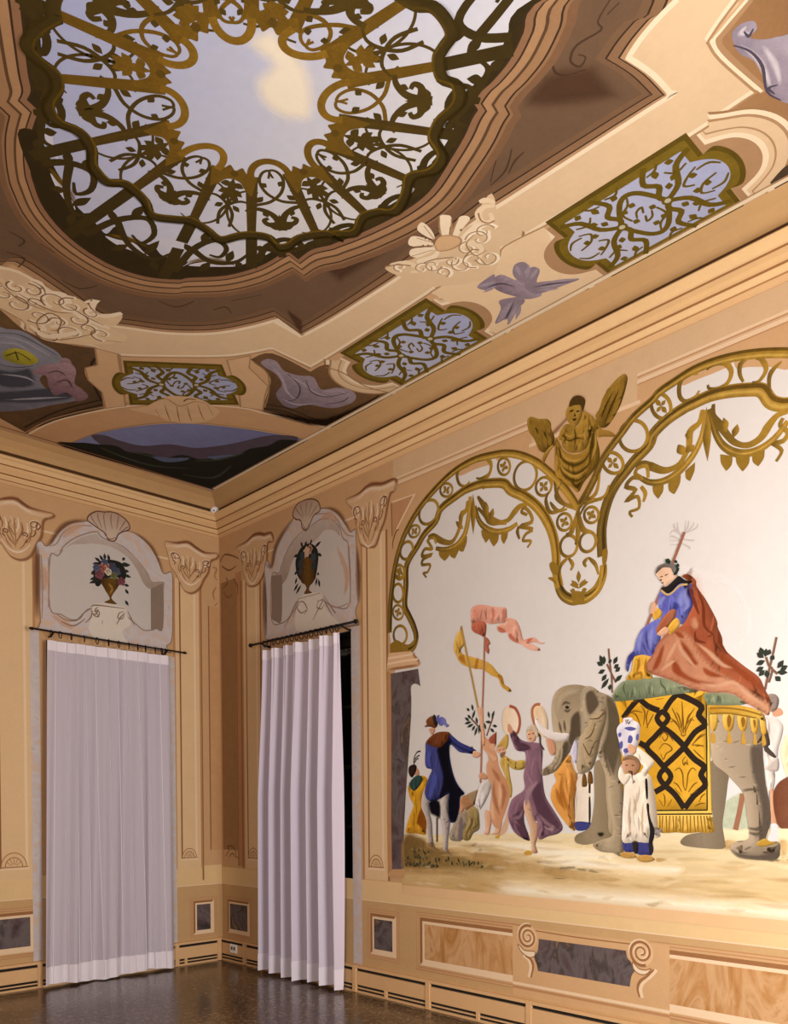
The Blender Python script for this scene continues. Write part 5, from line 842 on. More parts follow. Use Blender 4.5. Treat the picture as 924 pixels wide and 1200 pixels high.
# zones of the wall
strip(wall_right, 'dado_field', DADO, .2, 'R', .003, 8.7, .236, .803); strip(wall_left, 'dado_field', DADO, .2, 'L', .003, 5.15, .236, .803)
strip(wall_right, 'dado_band', BAND, .2, 'R', .003, 2.75, .803, .975); strip(wall_right, 'dado_band', BAND, .2, 'R', 2.75, 8.7, .803, .955); strip(wall_left, 'dado_band', BAND, .2, 'L', .003, 5.15, .803, 1.0)
strip(wall_right, 'seam', PLI, .4, 'R', .003, 8.7, .798, .806); strip(wall_left, 'seam', PLI, .4, 'L', .003, 5.15, .798, .806)
def panel(pl, box_, fill, w=.05, shape=None):
    a0, a1, z0, z1 = box_; par = WP[pl]
    o = strip(par, 'dado_panel', m('CDA476', n=.08, sc=5), .6, pl, a0-w*1.7, a1+w*1.7, z0-w*1.7, z1+w*1.7)
    s = Sh(pl, .8)
    for k, q in ((1.75, .006), (1.35, .006)): s.rib([(a0-w*k, z0-w*k), (a1+w*k, z0-w*k), (a1+w*k, z1+w*k), (a0-w*k, z1+w*k)], q, True, True)
    s.make('frame_lines', PMD, o)
    dk = [(a0-w, z0-w, True), (a0-w, z1+w, True), (a1+w, z1+w, True), (a1+w*.45, z1+w*.45, True), (a0-w*.45, z1+w*.45, True), (a0-w*.45, z0-w*.45, True)]
    lt = [(a0-w, z0-w, True), (a1+w, z0-w, True), (a1+w, z1+w, True), (a1+w*.45, z1+w*.45, True), (a1+w*.45, z0-w*.45, True), (a0-w*.45, z0-w*.45, True)]
    if pl == 'L': dk, lt = [(a0+a1-x, y, c) for x, y, c in dk], [(a0+a1-x, y, c) for x, y, c in lt]
    paint(o, 'frame_side', PDK, .9, (pl, [dk]), sharp=True); paint(o, 'frame_side', PLI, .95, (pl, [lt]), sharp=True)
    paint(o, 'frame_inner', PLI, 1.0, rect(pl, a0-w*.45, a1+w*.45, z0-w*.45, z1+w*.45), sharp=True)
    strip(o, 'inset', fill, 1.2, pl, a0, a1, z0, z1)
    return o
panel('L', (1.97, 2.6, .38, .64), MB, .05)
panel('L', (.145, .305, .335, .60), MB, .04)
panel('R', (.145, .47, .335, .60), MB, .04)
panel('R', bounds(P('R',"2.385,0.651 2.610,0.396")), MB, .045)
panel('R', (2.98, 3.90, .385, .665), MBY, .05)
panel('R', (5.02, 7.2, .385, .665), MBY, .05)
# block between the two long panels: violet marble with a scroll at each end
blk = strip(wall_right, 'dado_block', m('D2A97B', n=.07), 1.6, 'R', 3.86, 5.06, .25, .74)
paint(blk, 'inset', MB, 1.9, P('R',"4.088,0.673* 4.765,0.674* 4.774,0.631 4.800,0.605 4.810,0.577 4.825,0.550* 4.803,0.518 4.790,0.448* 4.080,0.448* 4.071,0.488 4.056,0.518 4.045,0.547* 4.076,0.586 4.085,0.631"))
rib(blk, 'edge_line', PDK, 1.9, .008, P('R',"3.974,0.729 4.401,0.718 4.887,0.720"))
strip(blk, 'base_moulding', PLI, 1.9, 'R', 3.86, 5.06, .325, .345); strip(blk, 'base_moulding', PMD, 1.9, 'R', 3.86, 5.06, .30, .318)
def scroll(par, Pp, w, layer, flip, rad):
    (c,) = Pp[1][0][:1]
    o = None
    s = Sh('R', layer); s.disc(c, rad, rad*1.05); o = s.make('scroll', m('DFB98E', n=.06), par)
    pts = []
    for k in range(34):
        q = k/33; a = (1.2+q*4.2*math.pi)*flip; rr = rad*(1.02-.86*q); pts.append((c[0]+rr*math.cos(a), c[1]+rr*math.sin(a)))
    s = Sh('R', layer+.2); s.rib(pts, (.02, .014, .01)); s.make('scroll_line', PDK, o)
    s = Sh('R', layer+.15); s.rib([(x-.008, y+.008) for x, y in pts], (.02, .012, .008)); s.make('scroll_line', PLI, o)
    return o
for c, fl, leaf_, side in ((P('R',"3.993,0.675"), 1, P('R',"3.905,0.610 3.940,0.562 4.005,0.534 4.049,0.547 4.056,0.577 4.021,0.579 3.965,0.578 3.928,0.603"), P('R',"3.973,0.540 4.021,0.518 4.039,0.471 4.020,0.393")), (P('R',"4.872,0.676"), -1, P('R',"4.810,0.606 4.817,0.566 4.854,0.539 4.905,0.544 4.937,0.583 4.899,0.569 4.855,0.572 4.825,0.597"), P('R',"4.955,0.580 4.911,0.534 4.861,0.491 4.845,0.443 4.858,0.393"))):
    scroll(blk, c, .03, 2.4, fl, .082)
    sc2 = paint(blk, 'scroll_leaf', m('EAD6B8', n=.08), 2.3, leaf_); rib(sc2, 'scroll_line', PDK, 2.35, .007, leaf_, closed=True)
    rib(blk, 'bracket_line', PDK, 2.2, (.012, .02, .01), side); rib(blk, 'bracket_line', PLI, 2.15, (.02, .03, .02), (side[0], [[(x-.02*fl, y, k) for x, y, k in side[1][0]]]))
# ---- pilasters
def pilaster(pl, a0, a1, z0, z1, lightside, label=None):
    par = WP[pl]; o = strip(par, 'pilaster', PIL, .8, pl, a0, a1, z0, z1)
    w = a1-a0; d1, d2 = a0+w*.22, a1-w*.22
    da, la = (d1, d2) if lightside > 0 else (d2, d1)
    strip(o, 'edge', PMD, 1.0, pl, a0-.008, a0+.012, z0, z1); strip(o, 'edge', PDK if lightside > 0 else PMD, 1.0, pl, a1-.012, a1+.012, z0, z1)
    strip(o, 'panel_line', m('8F5F3C', n=.1), 1.1, pl, da-.008, da+.008, z0+.1, z1); strip(o, 'panel_line', PLI, 1.1, pl, la-.012, la+.012, z0+.1, z1)
    strip(o, 'panel_line', PLI, 1.1, pl, d1-.02, d2+.02, z0+.085, z0+.10)
    c = ((d1+d2)/2, z0+.13); rr = w*.22
    s = Sh(pl, 1.3)
    for f_ in (1.25, .85):
        s.l += .05; s.rib([(c[0]+rr*f_*math.cos(a), c[1]-.02+rr*f_*1.15*math.sin(a)) for a in [math.pi*z/8 for z in range(9)]], .009)
    for a in (.6, 1.1, 1.57, 2.04, 2.54): s.l += .03; s.rib([(c[0]+rr*.25*math.cos(a), c[1]-.02+rr*.25*math.sin(a)), (c[0]+rr*.85*math.cos(a), c[1]-.02+rr*.95*math.sin(a))], .006)
    s.l += .05; s.rib([(c[0]-rr*1.4, c[1]-.02), (c[0]+rr*1.4, c[1]-.02)], .01)
    k = s.make('shell_motif', m('A87C54', n=.1), o); k['kind'] = 'stuff'
    return o
p_r1 = pilaster('R', 2.262, 2.575, .98, 3.88, 1); p_r0 = pilaster('R', .43, .75, .98, 3.90, 1)
p_l1 = pilaster('L', .235, .530, .98, 3.92, -1); p_l0 = pilaster('L', 1.905, 2.30, .98, 3.92, -1)
strip(wall_right, 'corner_panel', m('A07A52', n=.16, sc=9), .6, 'R', .03, .31, 1.16, 3.95); strip(wall_right, 'corner_panel', PMD, .7, 'R', .31, .42, 1.0, 4.0)
strip(wall_right, 'corner_line', PDK, .9, 'R', .315, .33, 1.0, 3.9); strip(wall_right, 'corner_line', PDK, .9, 'R', .395, .415, .98, 3.9); strip(wall_left, 'corner_line', PDK, .9, 'L', .215, .235, .85, 3.9); strip(wall_left, 'corner_line', PDK, .9, 'L', .125, .14, 1.16, 3.7); strip(wall_left, 'corner_panel', m('C79A6C', n=.12, sc=8), .6, 'L', .0, .125, 1.16, 3.7)
# ---- capitals
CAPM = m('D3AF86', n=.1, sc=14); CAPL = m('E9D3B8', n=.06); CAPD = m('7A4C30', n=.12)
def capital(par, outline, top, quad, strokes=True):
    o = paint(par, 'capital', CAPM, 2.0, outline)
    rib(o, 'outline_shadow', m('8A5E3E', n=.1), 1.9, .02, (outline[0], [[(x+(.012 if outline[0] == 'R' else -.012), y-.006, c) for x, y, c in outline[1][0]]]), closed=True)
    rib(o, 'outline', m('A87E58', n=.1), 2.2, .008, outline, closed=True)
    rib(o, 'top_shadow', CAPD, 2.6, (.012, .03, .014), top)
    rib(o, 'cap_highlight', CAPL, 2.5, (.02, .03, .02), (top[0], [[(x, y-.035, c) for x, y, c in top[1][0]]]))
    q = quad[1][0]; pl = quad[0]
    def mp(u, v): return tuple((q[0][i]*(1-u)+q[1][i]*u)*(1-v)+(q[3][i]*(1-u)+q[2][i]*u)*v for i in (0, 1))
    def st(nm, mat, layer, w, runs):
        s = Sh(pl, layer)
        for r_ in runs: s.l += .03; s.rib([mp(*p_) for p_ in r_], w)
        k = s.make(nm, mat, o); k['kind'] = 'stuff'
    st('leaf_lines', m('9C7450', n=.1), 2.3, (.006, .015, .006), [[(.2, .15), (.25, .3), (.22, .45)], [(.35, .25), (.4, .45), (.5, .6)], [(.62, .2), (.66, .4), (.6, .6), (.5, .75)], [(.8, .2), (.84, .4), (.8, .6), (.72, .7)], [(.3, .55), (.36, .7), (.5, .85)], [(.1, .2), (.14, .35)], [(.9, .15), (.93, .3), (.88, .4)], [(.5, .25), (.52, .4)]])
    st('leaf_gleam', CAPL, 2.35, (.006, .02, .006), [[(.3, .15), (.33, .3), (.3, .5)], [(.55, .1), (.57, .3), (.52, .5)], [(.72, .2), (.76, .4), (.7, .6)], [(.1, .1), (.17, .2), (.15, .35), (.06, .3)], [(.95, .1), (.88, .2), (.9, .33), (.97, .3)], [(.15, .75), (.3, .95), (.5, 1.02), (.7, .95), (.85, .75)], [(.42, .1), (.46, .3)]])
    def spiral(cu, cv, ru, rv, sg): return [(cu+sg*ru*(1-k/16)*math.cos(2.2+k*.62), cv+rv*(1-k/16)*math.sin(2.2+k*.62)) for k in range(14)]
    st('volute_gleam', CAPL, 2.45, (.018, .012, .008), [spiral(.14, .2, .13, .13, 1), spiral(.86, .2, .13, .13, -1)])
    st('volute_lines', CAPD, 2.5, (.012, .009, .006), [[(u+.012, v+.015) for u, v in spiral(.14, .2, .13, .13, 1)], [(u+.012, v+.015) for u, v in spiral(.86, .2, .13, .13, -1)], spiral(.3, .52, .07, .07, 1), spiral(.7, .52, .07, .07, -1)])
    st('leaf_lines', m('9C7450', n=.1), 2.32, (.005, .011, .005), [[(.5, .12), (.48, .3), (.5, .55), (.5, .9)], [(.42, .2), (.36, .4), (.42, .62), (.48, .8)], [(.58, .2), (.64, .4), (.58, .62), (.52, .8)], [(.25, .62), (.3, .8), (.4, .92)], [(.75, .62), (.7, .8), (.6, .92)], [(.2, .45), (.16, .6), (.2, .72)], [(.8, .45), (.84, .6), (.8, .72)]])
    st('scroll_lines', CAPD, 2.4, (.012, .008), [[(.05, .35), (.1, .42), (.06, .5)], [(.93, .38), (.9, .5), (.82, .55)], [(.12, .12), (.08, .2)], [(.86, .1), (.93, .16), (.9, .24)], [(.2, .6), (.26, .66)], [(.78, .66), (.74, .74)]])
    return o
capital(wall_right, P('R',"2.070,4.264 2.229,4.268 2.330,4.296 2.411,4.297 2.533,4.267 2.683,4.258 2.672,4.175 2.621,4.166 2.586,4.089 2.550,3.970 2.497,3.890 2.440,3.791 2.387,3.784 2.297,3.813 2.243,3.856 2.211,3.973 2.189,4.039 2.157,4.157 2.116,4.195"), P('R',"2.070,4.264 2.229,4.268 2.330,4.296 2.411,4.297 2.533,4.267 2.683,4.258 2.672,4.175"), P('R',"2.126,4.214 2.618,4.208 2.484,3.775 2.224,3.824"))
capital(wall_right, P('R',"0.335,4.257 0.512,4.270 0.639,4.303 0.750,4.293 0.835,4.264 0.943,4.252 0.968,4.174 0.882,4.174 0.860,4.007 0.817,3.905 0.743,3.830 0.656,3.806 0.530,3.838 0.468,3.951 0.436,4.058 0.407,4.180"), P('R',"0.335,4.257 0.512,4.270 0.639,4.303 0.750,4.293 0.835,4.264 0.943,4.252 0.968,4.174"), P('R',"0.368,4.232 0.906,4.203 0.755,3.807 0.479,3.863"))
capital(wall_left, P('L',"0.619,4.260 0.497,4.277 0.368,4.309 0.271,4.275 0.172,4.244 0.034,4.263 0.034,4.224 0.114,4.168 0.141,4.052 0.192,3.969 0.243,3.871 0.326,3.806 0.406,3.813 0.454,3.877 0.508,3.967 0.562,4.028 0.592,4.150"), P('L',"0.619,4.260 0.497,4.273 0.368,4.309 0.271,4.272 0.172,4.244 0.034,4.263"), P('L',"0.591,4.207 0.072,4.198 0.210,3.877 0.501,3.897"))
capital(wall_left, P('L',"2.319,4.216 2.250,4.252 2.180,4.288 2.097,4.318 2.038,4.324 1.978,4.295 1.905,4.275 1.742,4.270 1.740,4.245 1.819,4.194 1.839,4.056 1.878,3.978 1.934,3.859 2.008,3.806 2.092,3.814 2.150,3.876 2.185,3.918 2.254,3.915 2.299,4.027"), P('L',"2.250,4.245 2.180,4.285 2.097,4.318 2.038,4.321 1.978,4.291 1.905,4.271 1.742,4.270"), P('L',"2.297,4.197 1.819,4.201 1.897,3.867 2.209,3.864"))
# small carved bracket in the corner
rib(wall_right, 'corner_ornament', m('8A6040', n=.1), 1.4, (.012, .02, .01), P('R',"0.029,4.177 0.113,4.232 0.275,4.181 0.380,4.128|0.056,4.126 0.192,4.053 0.326,4.068|0.136,3.991 0.162,3.927 0.052,3.890|0.271,3.949 0.349,3.860 0.347,3.774|0.079,3.855 0.160,3.780 0.241,3.794"))
rib(wall_right, 'corner_ornament', m('7C5636', n=.1), 1.4, (.008, .014, .008), P('R',"0.069,1.089 0.139,1.152 0.112,1.188 0.194,1.198 0.261,1.156 0.273,1.097 0.326,1.078|0.138,1.085 0.206,1.124 0.259,1.082"))
rib(wall_left, 'corner_ornament', m('A87C54', n=.1), 1.4, (.012, .02, .01), P('L',"0.081,4.108 0.030,4.103 0.057,4.023 0.023,3.985|0.041,3.907 0.076,3.842 0.060,3.771|0.026,3.746 0.061,3.711"))
# ---- frieze mouldings above the arches
LM = m('E4C8A6', n=.05); FZ = m('D3B48E', n=.07)
strip(wall_right, 'frieze', FZ, .25, 'R', 2.66, 8.7, 4.235, 4.42)
for z, mt, w_ in ((4.262, LM, .016), (4.247, PMD, .008), (4.220, LM, .026), (4.203, PMD, .006)):
    strip(wall_right, 'frieze_line', mt, .5, 'R', 2.66, 4.05, z-w_/2, z+w_/2); strip(wall_right, 'frieze_line', mt, .5, 'R', 4.86, 8.6, z-w_/2, z+w_/2)
strip(wall_right, 'frieze_block', FZ, .6, 'R', 4.05, 4.86, 4.10, 4.30); strip(wall_right, 'frieze_line', LM, .7, 'R', 4.03, 4.88, 4.08, 4.105); strip(wall_right, 'frieze_line', LM, .7, 'R', .75, 2.2, 4.075, 4.095); strip(wall_left, 'frieze_line', LM, .7, 'L', .55, 2.0, 4.085, 4.105)
o = paint(wall_right, 'spandrel_panel', m('BE9068', n=.1), .6, P('R',"2.647,4.078* 2.889,4.074* 2.682,3.855 2.656,3.792*")); rib(o, 'spandrel_edge', PLI, .9, .014, P('R',"2.651,4.083 2.905,4.075 2.698,3.851"), sharp=True); rib(o, 'spandrel_edge', PDK, .9, .012, P('R',"2.637,4.075 2.644,3.807"), sharp=True)
rib(o, 'spandrel_curl', CAPD, 1., (.008, .012, .006), P('R',"2.723,3.845 2.690,3.830 2.656,3.769 2.646,3.702"))
# ---- jamb of the mural
j = paint(wall_right, 'jamb', MB, 3.2, JOIN(P('R',"2.615,2.689* 2.933,2.689* 2.957,2.548* 2.905,2.573 2.868,2.569 2.849,2.531 2.849,2.315"), P('R',"2.764,1.494 2.755,1.090* 2.614,1.081* 2.608,1.493"), P('R',"2.618,2.335"))); paint(j, 'jamb_edge', PMD, 3.0, JOIN(P('R',"2.576,2.713* 2.618,2.690* 2.618,2.335*"), P('R',"2.608,1.493* 2.617,1.072* 2.562,1.022* 2.558,1.493*")), sharp=True)
c = paint(wall_right, 'jamb_capital', m('D9B48C', n=.07), 4.2, P('R',"2.589,2.861* 2.855,2.840* 2.887,2.805 2.931,2.765 2.934,2.745* 2.959,2.719* 2.930,2.705* 2.567,2.714*")); rib(c, 'jamb_capital_lines', PLI, 4.5, .018, P('R',"2.576,2.772 2.770,2.772 2.931,2.765|2.585,2.817 2.868,2.813")); rib(c, 'jamb_capital_shadow', PDK, 4.4, .018, P('R',"2.567,2.726 2.769,2.721 2.950,2.717|2.881,2.834 2.892,2.798 2.931,2.759 2.959,2.719"))
c = paint(wall_right, 'jamb_base', m('C79C6E', n=.07), 4.2, P('R',"2.562,1.039* 2.617,1.081* 2.751,1.084* 2.767,1.045* 2.759,1.021* 2.562,1.016*")); rib(c, 'jamb_base_shadow', PDK, 4.4, .018, P('R',"2.565,1.012 2.751,1.019"))
strip(wall_right, 'mural_ledge', m('E2BC8E', n=.05), 7.2, 'R', 2.74, 8.02, .885, .958)
# ---- overdoor niches: frame, shell, niche, pedestal, vase of flowers
def niche(nm, par_label, frame, inner, soffit, side, shell, ribs_, inset, scroll_lines, ped, ped_lines, vase, vase_gleam, flowers, sprigs, legs, loc, cols, veins, grp=None):
    t = thing('painted_niche', loc, par_label, 'painted niche')
    f = paint(t, 'niche_frame', MBW, 2.0, frame)
    for q in legs: paint(t, 'window_surround', MBW, 1.9, q, sharp=True)
    i = paint(t, 'niche_field', m('C9C3BE', n=.05, sc=4), 2.4, inner)
    paint(t, 'niche_soffit', m('A39284', 'BCAEA4', 'z', n=.1), 2.6, soffit); paint(t, 'niche_side', m('8B7A6C', n=.12), 2.7, side)
    rib(t, 'inner_line', m('97857A', n=.12), 2.55, .012, inner, closed=True); rib(t, 'frame_line', m('8E7766', n=.12), 2.2, .010, frame, closed=True)
    rib(t, 'frame_shadow', m('6B4630', n=.1), 1.9, (.02, .05, .03), *inset)
    rib(t, 'frame_lines', m('A58C7E', n=.1), 2.8, (.008, .014, .008), scroll_lines); rib(t, 'veins_light', m('C9A48A', n=.1), 2.85, (.02, .05, .02), veins)
    s = paint(t, 'shell', m('CDBBA9', 'B49A86', 'z', n=.1), 3.2, shell); rib(s, 'shell_ribs', m('8E725F', n=.1), 3.4, (.005, .012, .008), ribs_)
    rib(s, 'shell_outline', m('6B4630', n=.1), 3.3, .012, (shell[0], [shell[1][0]]), closed=True)
    p_ = paint(t, 'pedestal', m('DAD2C6', n=.06), 3.0, ped); rib(p_, 'pedestal_lines', m('8A7464', n=.1), 3.2, (.006, .014, .006), ped_lines)
    v_ = paint(t, 'vase', m('3A2814', '6A4A1C', 'Y' if vase[0] == 'R' else 'X', n=.3, sc=40), 3.6, vase); rib(v_, 'vase_gleam', m('A8813A', n=.2), 3.8, .016, vase_gleam)
    b_ = bounds(flowers); pl = vase[0]
    paint(t, 'foliage', m('23241F', n=.3, sc=50), 3.4, flowers)
    rnd = random.Random(5)
    outl = [(q[0], q[1]) for q in flowers[1][0]]; cx = sum(q[0] for q in outl)/len(outl); cz = sum(q[1] for q in outl)/len(outl)
    for k, (fu, fv, rr, cc) in enumerate(cols):
        s = Sh(pl, 3.8+.06*k); c_ = (b_[0]+(b_[1]-b_[0])*fu, b_[2]+(b_[3]-b_[2])*fv)
        s.poly([(c_[0]+rr*(1+.18*math.sin(5*a+k))*math.cos(a), c_[1]+rr*(1+.18*math.sin(5*a+k))*math.sin(a)) for a in [2*math.pi*q/12 for q in range(12)]], True)
        o = s.make('flower', m(cc, n=.35, sc=60), t)
        s = Sh(pl, 3.82+.06*k); s.rib([(c_[0]-rr*.5, c_[1]), (c_[0], c_[1]+rr*.5), (c_[0]+rr*.5, c_[1]+rr*.1), (c_[0], c_[1]-rr*.4)], rr*.2); s.make('petal_line', m('4A3530', n=.2), o)
    leaves(t, 'leaf', m('2A2C2A', n=.3, sc=40), 3.5, .03, sprigs)
    return t
niche('painted_niche', 'painted niche with a flower vase above the sheer curtain', JOIN(P('L',"1.875,3.884* 1.874,3.973 1.831,4.002 1.797,3.966 1.743,4.001 1.668,4.118 1.576,4.209 1.469,4.257 1.348,4.291"), P('L',"1.182,4.243 0.996,4.278 0.879,4.243 0.776,4.168 0.701,4.057 0.641,3.939 0.555,3.972 0.539,3.890* 0.552,3.317 0.615,3.223 0.565,3.159*"), P('L',"1.793,3.211 1.849,3.280 1.850,3.876*")),
 JOIN(P('L',"1.757,3.876 1.690,3.899 1.650,3.950 1.637,3.991 1.564,4.068 1.458,4.141 1.321,4.201"), P('L',"1.267,4.157 1.070,4.119 0.941,4.036 0.824,3.921 0.764,3.834 0.645,3.853* 0.654,3.402 0.724,3.378 0.778,3.356"), P('L',"0.860,3.344 0.934,3.389 1.021,3.445 1.078,3.450"), P('L',"1.358,3.473 1.439,3.433 1.494,3.359 1.573,3.340 1.664,3.372 1.765,3.420")),
 JOIN(P('L',"1.657,3.942 1.565,4.039 1.458,4.122 1.322,4.178"), P('L',"1.281,4.141 1.127,4.134 0.984,4.069 0.868,3.968 0.764,3.841 0.650,3.848* 0.650,3.827* 0.780,3.761 0.855,3.804 0.927,3.929 1.028,4.032 1.184,4.088 1.350,4.083"), P('L',"1.432,4.061 1.565,4.024")),
 P('L',"0.780,3.761* 0.650,3.841* 0.653,3.405 0.724,3.381 0.782,3.358*"),
 JOIN(P('L',"1.409,4.291 1.388,4.342 1.319,4.392 1.250,4.402 1.166,4.422 1.081,4.409 1.010,4.364 0.993,4.300 1.069,4.255 1.112,4.218 1.134,4.166 1.169,4.145 1.211,4.153 1.239,4.204 1.294,4.231 1.362,4.262")), P('L',"1.294,4.231 1.361,4.309 1.374,4.345|1.266,4.238 1.306,4.335 1.306,4.382|1.231,4.232 1.251,4.348 1.243,4.397|1.168,4.260 1.181,4.351 1.173,4.407|1.125,4.270 1.110,4.354 1.103,4.404|1.097,4.262 1.053,4.341 1.031,4.373|1.083,4.252 1.025,4.306 1.003,4.318|1.253,4.200 1.197,4.159 1.134,4.187"),
 [P('L',"1.797,3.970 1.746,4.007 1.674,4.119 1.589,4.206 1.483,4.256 1.402,4.282"), P('L',"0.974,4.276 0.879,4.243 0.776,4.170 0.701,4.060 0.641,3.942"), P('L',"1.872,3.961 1.872,3.720 1.877,3.301")], P('L',"1.759,3.972 1.695,4.011 1.642,4.113 1.563,4.183 1.430,4.233 1.362,4.242|1.773,3.867 1.769,3.612 1.778,3.418|1.670,3.926 1.643,3.984 1.564,4.066|1.835,3.879 1.826,3.601 1.836,3.307"),
 JOIN(P('L',"1.371,3.484 1.343,3.522 1.219,3.542 1.048,3.536"), P('L',"1.041,3.517 1.028,3.457 0.992,3.381 1.080,3.299 1.024,3.198* 1.278,3.191* 1.361,3.193*"), P('L',"1.414,3.279* 1.386,3.376")), P('L',"1.385,3.482 1.330,3.511 1.049,3.523|1.385,3.455 1.358,3.413 1.317,3.406 1.303,3.448 1.330,3.464|1.063,3.493 1.107,3.472 1.121,3.423 1.079,3.422 1.057,3.460|1.440,3.328 1.386,3.389 1.371,3.457|1.020,3.500 0.986,3.436 0.949,3.373|1.358,3.446 1.317,3.466 1.344,3.422 1.372,3.431|1.277,3.339 1.276,3.379|1.316,3.493 1.344,3.462 1.304,3.401|1.049,3.482 1.093,3.434 1.136,3.359|1.702,3.366 1.612,3.328 1.520,3.342 1.453,3.418 1.385,3.469|1.665,3.307 1.547,3.286 1.440,3.367"),
 P('L',"1.285,3.765 1.103,3.799 1.111,3.730 1.161,3.653 1.183,3.609 1.169,3.584 1.134,3.552 1.253,3.550 1.204,3.585 1.211,3.618 1.252,3.678"), P('L',"1.216,3.738 1.175,3.691 1.204,3.632|1.160,3.775 1.132,3.740"), P('L',"1.360,3.818 1.325,3.905 1.269,3.942 1.186,3.966 1.101,3.963 1.058,3.930 1.030,3.854 1.060,3.780 1.103,3.745 1.117,3.810 1.244,3.773 1.300,3.696 1.341,3.702"),
 P('L',"1.297,3.910 1.366,3.890 1.283,3.926 1.345,3.954 1.256,3.932 1.297,3.990 1.242,3.948 1.248,4.014 1.200,3.943 1.213,4.014 1.087,3.945 1.007,3.961 1.073,3.928 0.986,3.958 1.059,3.889 1.001,3.887 1.059,3.848 0.981,3.836 1.313,3.774 1.395,3.738 1.299,3.750 1.402,3.704 1.046,3.714 1.011,3.666 1.060,3.753 1.003,3.749 1.048,3.605 1.012,3.556 1.072,3.982 1.043,4.015 1.340,3.835 1.381,3.787"),
 [rect('L', 1.862, 1.945, .24, 3.20), rect('L', .528, .605, .24, 3.12)], (1.2, 0, 3.0),
 [(.62, .72, .05, 'B98068'), (.75, .60, .045, '9A5A50'), (.55, .55, .035, 'C9BFA8'), (.30, .62, .04, '4A5268'), (.42, .76, .04, '3E4860'), (.82, .40, .045, '7C4A55'), (.16, .30, .04, '7A4450'), (.65, .88, .03, '4A5A78'), (.38, .45, .035, '6A6E40'), (.90, .62, .035, '525A78')],
 P('L',"1.824,3.780 1.800,3.683 1.820,3.551|1.754,3.358 1.639,3.298 1.548,3.259|1.373,3.284 1.304,3.375 1.249,3.316|1.429,4.253 1.563,4.170 1.642,4.074"))
